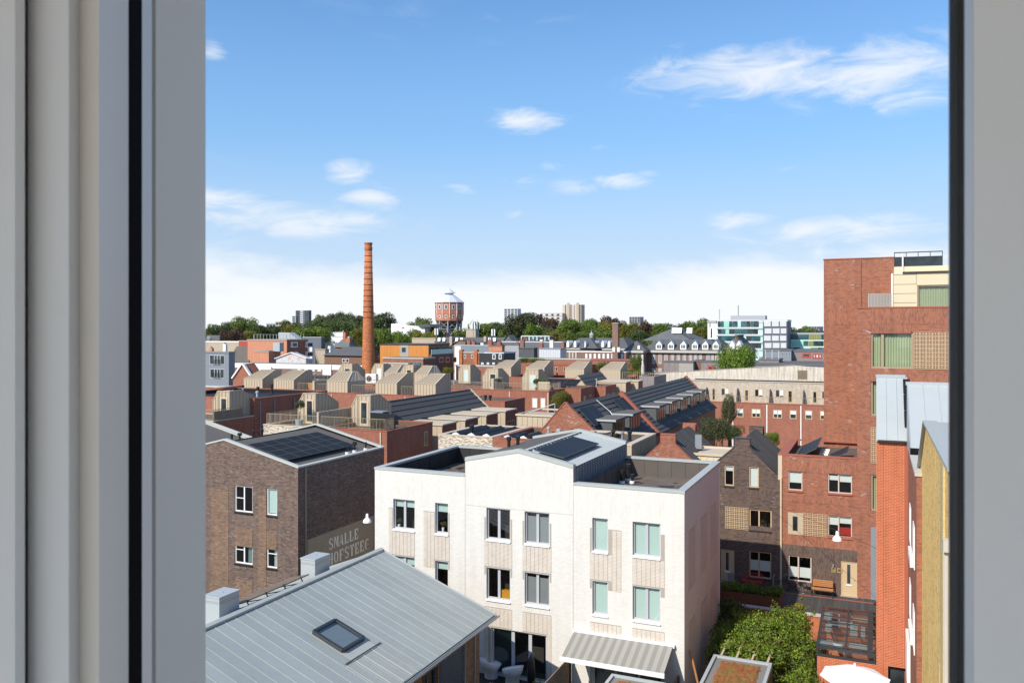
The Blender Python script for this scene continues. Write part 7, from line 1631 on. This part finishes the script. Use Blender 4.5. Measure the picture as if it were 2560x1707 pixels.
    Y = 235; t, x0, x1, z = far_box('low_teal_block', 'lower teal glass block beside the red tower', Y, 1969, 2080, 832, 12, 'mint_pale', 'far_grey', 'far_grey', ch=.6)
    for j in range(3):
        za, zb = W(1990, 848+j*16, y=Y).z, W(1990, 836+j*16, y=Y).z; u = x0+.3
        while u < x1-1.5:
            w = rr.choice((1.2, 1.8, 2.6)); m = rr.choice(('glass_far', 'glass_teal', 'mint_panel', 'gold_glass')); MB().box(u, u+w-.1, Y-.14, Y-.02, za, zb).build('panel', m, t); u += w
    # grey houses with red windows, and the low grey-brown ones before the institute
    Y = 172; t, x0, x1, z = far_box('red_window_house', 'grey brick house with bright red window frames', Y, 1979, 2080, 876, 10, 'brick_grey_mix', 'roof_grey', 'far_dark')
    for q in ((2005, 882, 2027, 895), (2031, 883, 2055, 897)): r = rect(Y, *q); windows_far(t, 'S', Y, [r], fr='red_frame', cols=(1, 1, 1) if q[0] > 2030 else (1,), fw=.3, pane='glass_far' if q[0] < 2030 else 'blind_white')
    D = [('slate_grey_house', 'slate-grey clad house with tall narrow windows', 170, 1914, 1978, 874, 9, 'grey_clad'), ('glass_railed_roof', 'grey house with glass railed roof terrace', 160, 1897, 1947, 897, 8, 'brick_grey_mix'), ('long_grey_wall', 'long grey brick wall building behind the pale hall', 155, 1840, 2085, 908, 6, 'brick_grey_mix'),
         ('grey_brown_house', 'grey-brown brick house in front of the institute', 165, 1660, 1696, 902, 9, 'brick_grey_mix'), ('pale_grey_house', 'pale grey brick house with dark doorway', 164, 1696.5, 1733, 903, 9, 'concrete'), ('red_framed_grey_house', 'grey brick house with one red framed window by the big tree', 165, 1752, 1800, 902, 9, 'brick_grey_mix'), ('dark_porch_house', 'dark recessed porch between grey brick houses', 166, 1733.5, 1751.5, 900, 8, 'timber_brown')]
    for (nm, lab, Y, l, r, tp, d, m) in D:
        t, x0, x1, z = far_box(nm, lab, Y, l, r, tp, d, m, 'roof_grey', 'far_dark')
        if nm == 'slate_grey_house': windows_far(t, 'S', Y, [rect(Y, p, 880, p+4, 890) for p in (1955, 1964, 1972)], cols=(1,), fr='zinc_light')
        if nm == 'glass_railed_roof': railing(t, [(x0, Y, z), (x1, Y, z)], 1.6, 'far_pale', gap=1.0, r=.06)
        if nm == 'red_framed_grey_house': windows_far(t, 'S', Y, [rect(Y, 1769, 914, 1782, 926)], fr='red_frame', cols=(1,), fw=.3)
    # distant tower blocks
    D = [('grey_tower_block', 'dark grey tower block with white balconies far left', 620, 739, 771, 776, 14, 'far_dark', 6, 3), ('pale_tower_block', 'pale tower block behind the copper beech', 800, 1260, 1294, 772, 16, 'far_pale', 8, 4), ('twin_brown_tower', 'brown and white striped tower block on the skyline', 850, 1407, 1453, 762, 16, 'far_tan', 9, 5), ('long_pale_flats', 'long low pale flats left of the striped tower', 840, 1350, 1406, 783, 14, 'far_tan', 3, 8), ('blue_grey_office', 'blue-grey office block on the skyline', 900, 1573, 1600, 792, 16, 'far_grey', 4, 4), ('buff_office', 'small buff office on the skyline at left', 600, 689, 718, 804, 12, 'far_buff', 2, 4), ('grey_shed_office', 'low grey office left of the buff office', 600, 666, 689, 808, 12, 'far_grey', 1, 3), ('flat_office_right', 'low grey office beside the red tower', 700, 2022, 2048, 816, 12, 'far_grey', 2, 4), ('annex_tower', 'narrow pale annex of the dark grey tower block', 618, 730, 739, 790, 10, 'far_pale', 4, 1)]
    for (nm, lab, Y, l, r, tp, d, m, nz, nu) in D:
        t, x0, x1, z = far_box(nm, lab, Y, l, r, tp, d, m, 'far_grey', 'far_grey'); zb_ = W(l, 808 if tp < 800 else 822, y=Y).z; dz = (z-zb_)/nz
        for j in range(nz):
            for i in range(nu):
                u = x0+(x1-x0)*(i+.15)/nu; MB().box(u, u+(x1-x0)*.7/nu, Y-.4, Y-.02, zb_+j*dz+dz*.2, zb_+j*dz+dz*.75).build('window', 'far_pale' if (m in ('far_dark', 'far_tan') and i % 2) else 'glass_far', t)
        if nm == 'twin_brown_tower':
            for i in range(4): u = x0+(x1-x0)*(i+.0)/4; MB().box(u, u+(x1-x0)*.14, Y-1, Y, 0, z+(2 if i % 2 else 0)).build('pier', 'far_buff' if i % 2 else 'far_tan', t)
    # white villa among the trees
    t = thing('white_villa', 'white angular villa among trees right of the chimney', 'house', (W(1015, 830, y=300).x, 304, 0)); b = MB(); p = [W(*q, y=300) for q in ((978, 809), (1062, 818), (1062, 840), (978, 840))]; b.prism([(q.x, q.z) for q in p], 'y', 300, 312); b.build('wall', 'render_white', t)
    b = MB(); q = [W(*r, y=299) for r in ((1042, 812), (1070, 810), (1078, 817), (1050, 818))]; b.prism([(r.x, r.z) for r in q], 'y', 299, 311); b.build('roof', 'slate', t); windows_far(t, 'S', 300, [rect(300, 1005, 817, 1011, 822)], cols=(1, 1))
    # chimney stacks and ridge clutter over the older roofs, too alike to tell apart
    rr = random.Random(21)
    for i in range(26):
        px = rr.uniform(1140, 1410) if i < 16 else rr.uniform(520, 830); Y = rr.uniform(186, 206); py = rr.uniform(846, 858) if i < 16 else rr.uniform(858, 872); a = W(px, py, y=Y); w = rr.uniform(.7, 1.2)
        c = thing('chimney_stack', 'small brick chimney stack on the old town roofs', 'chimney', (a.x, Y, 0), 'small chimney stacks on the old roofs'); MB().box(-w/2, w/2, -.4, .4, 5, a.z).build('shaft', rr.choice(('brick_old', 'brick_row', 'brick_far_salmon', 'render_white')), c, local=True)
        for k in (-.2, .2): MB().tube((k, 0, a.z), (k, 0, a.z+.5), .12, .1, 8).build('pot', 'corten', c, local=True)
    for i in range(9):
        px = [1150, 1180, 1215, 1290, 1318, 1345, 1372, 1395, 1410][i]; Y = 205+(i*7 % 11); w = 6+(i*5 % 4); p = W(px, 866, y=Y); h = W(px, 850+(i*13 % 7), y=Y).z
        t = thing('gabled_roof_house', 'old town house with dark gabled roof, ' + ['right beside the orange block', 'second from the orange block', 'third from the orange block', 'left below the glass pavilion', 'in front of the glass pavilion', 'right below the glass pavilion', 'above the silver clad block', 'at the right of the silver clad block', 'left of the institute roofs'][i], 'house', (p.x, Y, 0))
        MB().box(p.x-w/2, p.x+w/2, Y, Y+4, 0, p.z).build('wall', ('brick_old', 'brick_row', 'render_white', 'brick_grey_mix')[i % 4], t); gable_y(t, p.x-w/2, p.x+w/2, Y, Y+4, p.z, h, ('brick_old', 'slate', 'slate_brown')[i % 3], ('slate', 'slate_brown', 'slate_light')[i % 3])
town()

# ------------------------------------------------------------ trees and plants
def far_trees():
    G, D, B, Y_, C, O = 'leaf_green', 'leaf_deep', 'leaf_bright', 'leaf_yellow', 'leaf_copper', 'leaf_olive'
    word = {G: 'green', D: 'dark green', B: 'bright green', Y_: 'yellowing', C: 'copper', O: 'olive green'}
    L = [(520, 834, 22, Y_, 300), (543, 806, 36, D, 330), (578, 800, 36, D, 340), (612, 789, 38, G, 335), (640, 806, 28, D, 330), (582, 820, 34, C, 290), (626, 822, 26, Y_, 300), (664, 813, 38, D, 340), (700, 812, 36, D, 340), (735, 803, 36, Y_, 335), (728, 800, 26, D, 360), (770, 810, 44, G, 290), (800, 814, 30, G, 300),
         (788, 792, 36, D, 380), (820, 788, 38, D, 380), (850, 790, 38, D, 370), (806, 782, 22, O, 430), (838, 779, 22, O, 430), (866, 777, 30, O, 420), (885, 782, 28, O, 420), (878, 800, 34, D, 350), (905, 815, 34, Y_, 300), (935, 790, 40, D, 380), (956, 779, 40, D, 390), (945, 815, 40, G, 300), (975, 822, 36, G, 280), (1000, 806, 30, D, 370), (1002, 832, 22, B, 262), (1030, 820, 30, G, 280), (1050, 822, 26, Y_, 275), (1078, 824, 20, Y_, 285), (1058, 788, 24, G, 360), (1040, 800, 24, G, 350), (1085, 812, 26, G, 350),
         (1160, 815, 30, G, 340), (1192, 804, 36, G, 335), (1225, 801, 36, G, 335), (1255, 803, 30, D, 330), (1300, 782, 46, O, 300), (1330, 774, 40, C, 350), (1333, 808, 26, B, 285), (1278, 812, 30, G, 320), (1372, 792, 34, C, 320), (1362, 815, 30, D, 300), (1423, 791, 44, G, 300), (1455, 797, 42, G, 310), (1400, 824, 40, Y_, 272), (1440, 826, 36, G, 270), (1487, 797, 34, D, 350), (1514, 797, 38, Y_, 340), (1530, 790, 34, C, 345), (1480, 815, 36, G, 285), (1512, 818, 34, G, 280), (1570, 803, 30, Y_, 330), (1600, 805, 34, Y_, 330), (1612, 801, 24, C, 300), (1595, 818, 28, D, 290), (1640, 804, 38, G, 320), (1680, 806, 34, D, 330), (1712, 800, 30, D, 350), (1744, 796, 36, G, 290), (1762, 812, 26, Y_, 280),
         (1975, 813, 24, D, 330), (2000, 821, 24, D, 340), (2018, 820, 24, D, 350), (2050, 822, 26, D, 350)]
    seen = {}
    for i, (px, py, hw, m, t) in enumerate(L):
        a = (px-1280)/FOC; x = t*(-math.sin(TH)+a*math.cos(TH)); y = t*(math.cos(TH)+a*math.sin(TH)); h = EYE+(825-py)/FOC*t; r = hw*t/FOC*1.2
        zone = 'left of the salmon block' if px < 600 else 'above the salmon block' if px < 760 else 'left of the factory chimney' if px < 905 else 'between factory chimney and water tower' if px < 1090 else 'right of the water tower' if px < 1280 else 'below the skyline towers' if px < 1470 else 'above the old institute' if px < 1620 else 'left of the teal block' if px < 1780 else 'beside the red tower'
        k = (m, zone); seen[k] = seen.get(k, 0)+1
        od = ['', 'second ', 'third ', 'fourth ', 'fifth ', 'sixth ', 'seventh ', 'eighth '][seen[k]-1]
        tree(f'{od or "first "}{word[m]} tree from the left {zone}', (x, y, 0), h, r, r*.9, m, i, group='trees of the park behind the town', trunk=.3, ch=h*.30)
    # mass of distant wood closing the skyline
    rr = random.Random(5); b = MB()
    for i in range(44000):
        px = rr.uniform(-200, 3000); t = rr.uniform(380, 520); a = (px-1280)/FOC; top = 14+2.6*math.sin(px*.013)+2.2*math.sin(px*.041+1)+1.2*math.sin(px*.11)+ (3 if 760 < px < 1000 else 0)
        z = top*rr.random()**.45; x = t*(-math.sin(TH)+a*math.cos(TH)); y = t*(math.cos(TH)+a*math.sin(TH)); s = rr.uniform(.7, 1.7)
        n = Vector((rr.gauss(0, 1), rr.gauss(-.4, 1), rr.gauss(.4, 1))).normalized(); u = n.orthogonal().normalized(); v = n.cross(u); p = Vector((x, y, z))
        b.add([p-u*s, p+v*s*.7, p+u*s, p-v*s*.7], [(0, 1, 2, 3)])
    tag(b.build('distant_wood', 'leaf_green'), 'dark mass of distant woodland along the skyline', 'wood', kind='stuff')
far_trees()
def near_trees():
    p = W(1843, 930, y=150); tree('big round bright green tree in front of the old institute', (p.x, 150, 0), W(1841, 857, y=150).z+.6, 62*150/FOC, mat='leaf_bright', seed=21, fine=True, trunk=.2)
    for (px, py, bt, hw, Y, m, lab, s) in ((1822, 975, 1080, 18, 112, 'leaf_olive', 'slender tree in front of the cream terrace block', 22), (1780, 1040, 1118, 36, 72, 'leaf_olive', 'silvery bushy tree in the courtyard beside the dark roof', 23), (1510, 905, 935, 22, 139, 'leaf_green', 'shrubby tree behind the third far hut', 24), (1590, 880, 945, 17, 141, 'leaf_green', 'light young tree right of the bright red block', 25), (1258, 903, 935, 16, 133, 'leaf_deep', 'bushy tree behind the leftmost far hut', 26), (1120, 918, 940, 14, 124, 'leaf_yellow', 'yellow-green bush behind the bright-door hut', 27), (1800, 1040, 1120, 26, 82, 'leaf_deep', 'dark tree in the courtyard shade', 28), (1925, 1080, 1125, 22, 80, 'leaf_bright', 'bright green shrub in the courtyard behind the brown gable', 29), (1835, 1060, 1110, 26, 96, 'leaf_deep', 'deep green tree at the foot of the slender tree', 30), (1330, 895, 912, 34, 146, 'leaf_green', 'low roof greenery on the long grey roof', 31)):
        x = W(px, py, y=Y).x; zt = W(px, py, y=Y).z; d = x*-math.sin(TH)+Y*math.cos(TH); tree(lab, (x, Y, 0), zt+.2, hw*d/FOC*1.15, mat=m, seed=s, fine=True, trunk=.2, ch=(bt-py)/2*d/FOC*1.5)
    # terrace plants
    p = W(748, 1050, y=57.2); t = thing('olive_tree', 'potted olive tree on the left railed terrace', 'plant', (p.x, 57.2, 9.5))
    MB().lathe([(.2, 0), (.3, .05), (.34, .5), (.28, .52), (.26, .42)], n=14).build('pot', 'pot_blue', t, local=True); MB().tube((0, 0, .4), (.05, 0, 1.2), .04, .03).build('trunk', 'bark', t, local=True); c = link('crown', crown_mesh(0, 'leaf_olive', True), t, local=True); c.location = (.05, 0, 1.75); c.scale = (.5, .5, .8)
    for i, (px, Y, lab, m) in enumerate(((865, 56.5, 'dry potted grass behind the railing by the beige screen', 'leaf_yellow'), (953, 56.4, 'orange potted plant by the corner of the railed terrace', 'leaf_copper'), (935, 57.0, 'small potted plant before the right hut door', 'leaf_green'))):
        p = W(px, 1050, y=Y); t = thing('potted_plant', lab, 'plant', (p.x, Y, 9.5)); MB().lathe([(.2, 0), (.26, .35), (.2, .36)], n=12).build('pot', 'iron_dark', t, local=True); c = link('foliage', crown_mesh(i, m, False), t, local=True); c.location = (0, 0, .65); c.scale = (.45, .45, .42)
    for i, (px, py, Y, m, lab) in enumerate(((1575, 938, 129.5, 'leaf_green', 'green potted bush on the far row terrace'), (1595, 930, 130.5, 'leaf_yellow', 'straw-coloured potted grass on the far row terrace'), (1345, 970, 101, 'leaf_deep', 'potted shrub beside the blue-door hut'), (1362, 972, 101, 'leaf_green', 'potted plant at the corner of the middle terrace'), (1240, 972, 101, 'leaf_deep', 'dark potted plants by the half-open hut door'))):
        p = W(px, py, y=Y); t = thing('potted_plant', lab, 'plant', (p.x, Y, 9.5)); MB().lathe([(.3, 0), (.4, .6), (.3, .62)], n=12).build('pot', 'corten', t, local=True); c = link('foliage', crown_mesh(i, m, False), t, local=True); c.location = (0, 0, 1.2); c.scale = (.8, .8, .9)
    p = W(1607, 945, y=128.6); t = thing('folded_parasol', 'folded beige parasol on the far row terrace', 'parasol', (p.x, 128.6, 9.5)); MB().lathe([(.04, 0), (.04, .8), (.3, 1.0), (.25, 2.4), (.05, 3.4)], n=10).build('cloth', 'concrete_pale', t, local=True)
    # vine over its pergola
    t = thing('climbing_vine', 'large bright green vine sprawling over a pergola beside the sedum shed', 'plant', (-5, 43.5, 0)); rr = random.Random(9)
    lob = [(-6.6, 42.6, 1.9, 1.1), (-5.6, 43.2, 2.3, 1.2), (-4.6, 43.6, 2.3, 1.25), (-5.8, 44.6, 2.2, 1.1), (-4.2, 44.8, 2.4, 1.2), (-3.6, 43.8, 1.9, 1.1), (-4.3, 45.8, 2.2, .95), (-3.9, 46.6, 1.9, .85), (-6.7, 44.4, 1.7, .9), (-3.5, 42.4, 1.3, 1.0), (-3.2, 41.2, 1.0, .9), (-3.6, 40.6, .9, .8), (-2.9, 40.2, 1.0, .7), (-7.2, 42.0, 1.5, .7), (-3.9, 47.2, 2.1, .6), (-5.0, 42.0, 1.7, .9), (-3.8, 39.6, .7, .6), (-6.3, 41.2, 2.0, .8), (-5.4, 40.9, 2.1, .75), (-4.6, 41.2, 2.1, .8), (-7.0, 43.2, 2.0, .9), (-6.2, 45.4, 1.9, .9)]
    leaf_cloud(77, [(x, y, z, r*.9) for x, y, z, r in lob], 21000, .062, .8, .55).build('foliage', 'leaf_vine', t); leaf_cloud(79, [(x, y, z+.05, r*1.03) for x, y, z, r in lob], 7000, .055, .8, .7).build('young_leaves', 'leaf_yellow', t); leaf_cloud(80, lob, 7000, .07, .8, .3).build('inner_shade_leaves', 'leaf_deep', t)  # leaves deep inside coloured darker for the shaded gaps
    rq = random.Random(12); sh = MB(); tips = []
    for i in range(46):
        x, y, z, r = rq.choice(lob); a = rq.random()*6.28; p0 = Vector((x+math.cos(a)*r*.7, y+math.sin(a)*r*.7, z+r*.5)); p1 = p0+Vector((rq.gauss(0, .3), rq.gauss(0, .3), rq.uniform(.1, .4))); sh.tube(p0, p1, .012, .005, 4); tips += [(*(p0.lerp(p1, k)), .12) for k in (.4, .7, 1.0)]
    sh.build('shoots', 'bark', t, kind='stuff'); leaf_cloud(81, tips, 2600, .05).build('shoot_tips', 'leaf_bright', t, kind='stuff')
    for i, (x, y, z, r) in enumerate(lob[:8]): MB().tube((x, y, 0), (x, y, z), .05, .03, 5).build('stem', 'bark', t)
    MB().path([(-3.9, 47.2, 2.2), (-3.85, 47.6, 2.7), (-3.75, 47.8, 3.0), (-3.7, 47.9, 3.2)], .02, 5).build('trailing_shoot', 'bark', t); leaf_cloud(78, [(-3.75, 47.8, 3.0, .12), (-3.85, 47.5, 2.6, .25)], 200, .06).build('shoot_leaves', 'leaf_yellow', t)
    g = thing('pergola', 'timber pergola beams showing below the vine', 'pergola', (-5.5, 42, 0))
    for x in (-6.7, -6.0, -5.3, -4.6): MB().beam((x, 39.2, 2.15), (x, 44.6, 2.15), .09, .14).build('beam', 'wood_pale', g)
    for (x, y) in ((-6.9, 39.3), (-4.4, 39.3), (-6.9, 44.5), (-4.4, 44.5)): MB().box(x-.06, x+.06, y-.06, y+.06, 0, 2.14).build('post', 'wood_grey', g)
    for lab, lo, n, m, s, nm in (('dark ivy climbing beside the white side wall', [(-7.6, 46.5, .8, .7), (-7.6, 47.2, 1.3, .7), (-7.5, 45.6, .6, .6), (-7.7, 47.8, 2.2, .5), (-7.4, 48.4, 1.6, .8)], 3500, 'leaf_deep', .07, 'ivy'), ('flowering shrub beside the white patio chairs', [(-14.6, 36.2, .5, .7), (-14.2, 35.4, .6, .6), (-15.0, 35.6, .4, .5)], 2600, 'leaf_bright', .06, 'shrub'), ('leafy shrubs in front of the parasol', [(-2.2, 38.2, .6, .7), (-3.0, 38.4, .7, .7), (-1.6, 37.6, .4, .6)], 2600, 'leaf_vine', .07, 'shrub'), ('leafy shrub at the brown house foot behind the zinc chimney', [(-37.3, 37.6, .6, .8), (-36.7, 37.9, 1.0, .7)], 1800, 'leaf_deep', .07, 'shrub')):
        t = thing(nm, lab, 'plant', (lo[0][0], lo[0][1], 0)); leaf_cloud(5, lo, n, s).build('foliage', m, t)
    # long planter with hedge on the street
    t = thing('corten_planter', 'long rusty planter with a leafy hedge along the street edge', 'planter', (-7, 51.3, 1.3)); b = MB(); ring(b, -8.6, -5.15, 50.75, 51.75, 1.303, 1.95, .05); b.box(-8.55, -5.2, 50.8, 51.7, 1.305, 1.85); b.build('box', 'corten', t)
    leaf_cloud(31, [(-8.3+i*.42, 51.25+.08*math.sin(i), 2.1+.1*math.sin(i*2.1), .42) for i in range(8)], 5200, .055, .8, .3).build('hedge', 'leaf_green', t)
near_trees()

# ------------------------------------------------------------ small things
def small():
    # hanging street lamps
    for (lab, px, py, x, y, wire) in (('white bell lamp hung over the alley beside the brown house', 918, 1300, -27.6, None, ((-30.2, 41.7, 7.3), (-25.05, 41.2, 7.3))), ('white bell lamp hung over the street before the red house', 2093, 1345, None, 48.6, ((-6.9, 54.8, 6.9), (0, 44.5, 6.9)))):
        p = W(px, py, x=x) if x is not None else W(px, py, y=y); t = thing('street_lamp', lab, 'lamp', tuple(p)); z0 = -.12
        MB().lathe([(.25, z0), (.25, z0+.03), (.22, z0+.14), (.13, z0+.24), (.08, z0+.28), (.075, z0+.48), (.03, z0+.52)], n=20, caps=False).build('shade', 'fabric_white', t, local=True, smooth=True)
        b = MB(); q = (p.x, p.y, p.z+.42); b.tube(wire[0], q, .010, None, 4); b.tube(q, wire[1], .010, None, 4); b.tube(q, (p.x, p.y, p.z+.36), .02); b.build('wire', 'iron_dark', t)
    # bicycle
    t = thing('bicycle', 'black city bicycle parked by the window of the red house', 'bicycle', (-4.75, 54.25, 1.312)); b0 = 'black_metal'
    def wheel(x):
        b = MB(); n = 28; R = .34
        pts = [(x+R*math.cos(2*math.pi*i/n), 0, R+R*math.sin(2*math.pi*i/n)) for i in range(n+1)]; b.path(pts, .022, 5); w = b.build('wheel', b0, t, local=True)
        s = MB()
        for i in range(14): a = 2*math.pi*i/14; s.tube((x, 0, R), (x+R*.97*math.cos(a), 0, R+R*.97*math.sin(a)), .004, None, 3)
        s.build('spokes', 'steel_grey', w, local=True, kind='stuff')
    wheel(-.56); wheel(.54)
    b = MB(); bb = (.08, 0, .30); hd = (-.40, 0, .82); st = (.22, 0, .80)
    for p, q in ((bb, (-.42, 0, .62)), (bb, st), ((.18, 0, .66), (-.41, 0, .76)), (bb, (.54, 0, .34)), (st, (.54, 0, .34)), (hd, (-.42, 0, .60)), ((-.42, 0, .60), (-.56, 0, .34)), (hd, (-.38, 0, 1.02))): b.tube(p, q, .02, None, 6)
    b.build('frame', b0, t, local=True)
    MB().path([(-.55, -.26, 1.03), (-.40, -.2, 1.06), (-.36, 0, 1.05), (-.40, .2, 1.06), (-.55, .26, 1.03)], .014, 6).build('handlebar', 'steel_grey', t, local=True)
    MB().prism([(.08, .90), (.36, .92), (.38, .86), (.10, .86)], 'y', -.09, .09).build('saddle', 'seal_black', t, local=True); MB().box(.36, .82, -.07, .07, .70, .73).build('rack', b0, t, local=True)
    # benches, planter box, boot post
    t = thing('red_bench', 'red metal bench under the window of the brown gable house', 'bench', (-7.2, 54.3, 1.31)); x0, x1 = -.62, .62
    for i in range(4): MB().box(x0, x1, -.36+i*.1, -.28+i*.1, .42, .45).build('seat_slat', 'red_paint', t, local=True)
    for i in range(14): MB().tube((x0+.05+i*.087, .08, .45), (x0+.05+i*.087, .14, .84), .009, None, 5).build('back_rod', 'red_paint', t, local=True)
    MB().path([(x0, .04, .45), (x0, .14, .80), (x0+.12, .15, .88), (x1-.12, .15, .88), (x1, .14, .80), (x1, .04, .45)], .018).build('back_frame', 'red_paint', t, local=True)
    for x in (x0+.05, x1-.05): MB().path([(x, -.34, 0), (x, -.34, .43), (x, .08, .43), (x, .10, 0)], .02).build('leg', 'red_paint', t, local=True)
    t = thing('wooden_bench', 'slatted wooden bench on black legs beside the tan door', 'bench', (-3.02, 54.35, 1.31)); 
    for i in range(4): MB().box(-.62, .62, -.34+i*.11, -.25+i*.11, .43, .46).build('seat_slat', 'wood_orange', t, local=True); MB().box(-.62, .62, .14+i*.015, .17+i*.015, .52+i*.10, .60+i*.10).build('back_slat', 'wood_orange', t, local=True)
    for x in (-.6, .6): MB().path([(x, -.34, 0), (x, -.32, .42), (x, .12, .42), (x, .22, .95)], .025).path([(x, .12, .42), (x, .2, 0)], .025).build('leg', b0, t, local=True)
    t = thing('grey_planter', 'tall grey planter beside the left tan door', 'planter', (-8.55, 54.4, 1.305)); MB().lathe([(.16, 0), (.2, .7), (.15, .7), (.15, .62)], n=4).build('box', 'zinc_dark', t, local=True)
    t = thing('street_post', 'thin steel post standing at the end of the hedge planter', 'post', (-5.85, 53.6, 1.305)); MB().path([(0, 0, 0), (0, 0, 1.0), (.08, 0, 1.2)], .03).build('post', 'steel_grey', t, local=True)
    # white tub chairs
    def tub():
        b = MB(); n = 28; rows = []
        def rim(a): return .46+.28*(.5+.5*math.cos(a))**1.1
        for i in range(n):
            a = 2*math.pi*i/n; c, s = math.sin(a), math.cos(a); r = rim(a); back = .5+.5*math.cos(a)
            rows.append([(c*.27, s*.25, 0), (c*.26, s*.24, .22), (c*.36, s*.34+.02*back, .40), (c*.40, s*.39+.06*back, r), (c*.375, s*.365+.055*back, r+.012), (c*.33, s*.31+.03*back, .44 if r < .5 else .47), (c*.20, s*.18-.03, .405), (0, -.03, .40)])
        k = len(rows[0]); vs = [v for row in rows for v in row]
        b.add(vs, [(i*k+j, ((i+1) % n)*k+j, ((i+1) % n)*k+j+1, i*k+j+1) for i in range(n) for j in range(k-1)]); return b.mesh('shell', 'plastic_white', True)
    me = tub()
    for i, (px, py, rz, lab) in enumerate(((1228, 1690, 2.5, 'white moulded tub chair on the patio, nearer the planter box'), (1281, 1706, -2.2, 'white moulded tub chair on the patio, nearer the flowering shrub'))):
        p = W(px, py, z=.02); t = thing('tub_chair', lab, 'chair', (p.x, p.y, .012), 'white tub chairs', rotz=rz); link('shell', me, t, local=True); t.scale = (1.35, 1.35, 1.35)
    p = W(1243, 1720, z=.4); t = thing('patio_table', 'small dark round table between the white tub chairs', 'table', (p.x, p.y, .012)); MB().lathe([(.28, .40), (.28, .43)], n=20).build('top', 'wood_dark', t, local=True); MB().lathe([(.2, 0), (.03, .03), (.03, .40)], n=12).build('leg', 'iron_dark', t, local=True)
    p = W(1328, 1670, y=37.4); t = thing('covered_parasol', 'closed parasol in a black cover before the garden doors', 'parasol', (p.x, 37.4, .012)); MB().lathe([(.25, 0), (.25, .06), (.05, .08), (.17, .35), (.22, .9), (.15, 1.5), (.03, 1.85)], n=12).build('cover', 'black_metal', t, local=True, smooth=True)
    # white parasol
    p = W(2137, 1662, z=2.65); t = thing('parasol', 'open white garden parasol beside the orange wall', 'parasol', (p.x, p.y, 0)); n = 8; R = 1.5
    for i in range(n):
        a, c = 2*math.pi*(i+.3)/n, 2*math.pi*(i+1.3)/n; b = MB(); m = (a+c)/2
        P = lambda g, r, z: (math.cos(g)*r, math.sin(g)*r, z)
        b.add([(0, 0, 2.62), P(a, R*.5, 2.40), P(m, R*.47, 2.385), P(c, R*.5, 2.40), P(a, R, 2.12), P(m, R*.92, 2.10), P(c, R, 2.12)], [(0, 1, 2), (0, 2, 3), (1, 4, 5, 2), (2, 5, 6, 3)]); b.build('panel', 'fabric_white', t, local=True)
        MB().tube((0, 0, 2.60), P(a, R, 2.10), .010, None, 4).build('rib', 'steel_grey', t, local=True)
    MB().lathe([(.03, 0), (.03, 2.62), (.07, 2.63), (.05, 2.72), (.01, 2.76)], n=10).build('pole', 'white_frame', t, local=True); MB().lathe([(.3, 0), (.3, .08), (.05, .1)], n=12).build('foot', 'concrete', t, local=True)
    # things on window sills
    t = thing('orange_crate', 'orange storage box behind the middle window of the white house', 'box', (-17.6, 38.7, 4.0)); r = rect(38.66, 1250, 1484, 1274, 1496); MB().box(r[0], r[1], 38.68, 38.9, 3.93, 4.32).build('box', 'orange_box', t)
    for i, (px, py, lab) in enumerate(((998, 1310, 'spiky plant on the sill of the top left window'), (1108, 1318, 'leafy plant on the sill of the narrow top window'))):
        p = W(px, py, y=38.72); t = thing('sill_plant', lab, 'plant', tuple(p)); MB().lathe([(.06, -.2), (.08, 0)], n=10).build('pot', 'white_paint', t, local=True); c = link('foliage', crown_mesh(i, 'leaf_olive', False), t, local=True); c.location = (0, 0, .18); c.scale = (.22, .12, .24)
    p = W(1906, 1312, y=55.0); t = thing('dried_flowers', 'dried flower bunch in the tan-framed window of the brown gable house', 'plant', tuple(p)); MB().lathe([(.05, -.3), (.08, -.1)], n=8).build('vase', 'white_paint', t, local=True); c = link('foliage', crown_mesh(2, 'leaf_copper', False), t, local=True); c.location = (0, 0, .15); c.scale = (.25, .15, .35)
    # gas heat pump box on the roof by the chimney
    p = W(905, 933, y=104); t = thing('heat_pump', 'white heat pump unit on the roof below the factory chimney', 'heat pump', (p.x, 106.3, 9.56)); MB().box(-.9, .9, 0, .7, 0, 1.4).build('case', 'render_white', t, local=True); MB().tube((-.3, -.03, .7), (-.3, -.001, .7), .45, None, 20).build('fan', 'iron_dark', t, local=True)
small()
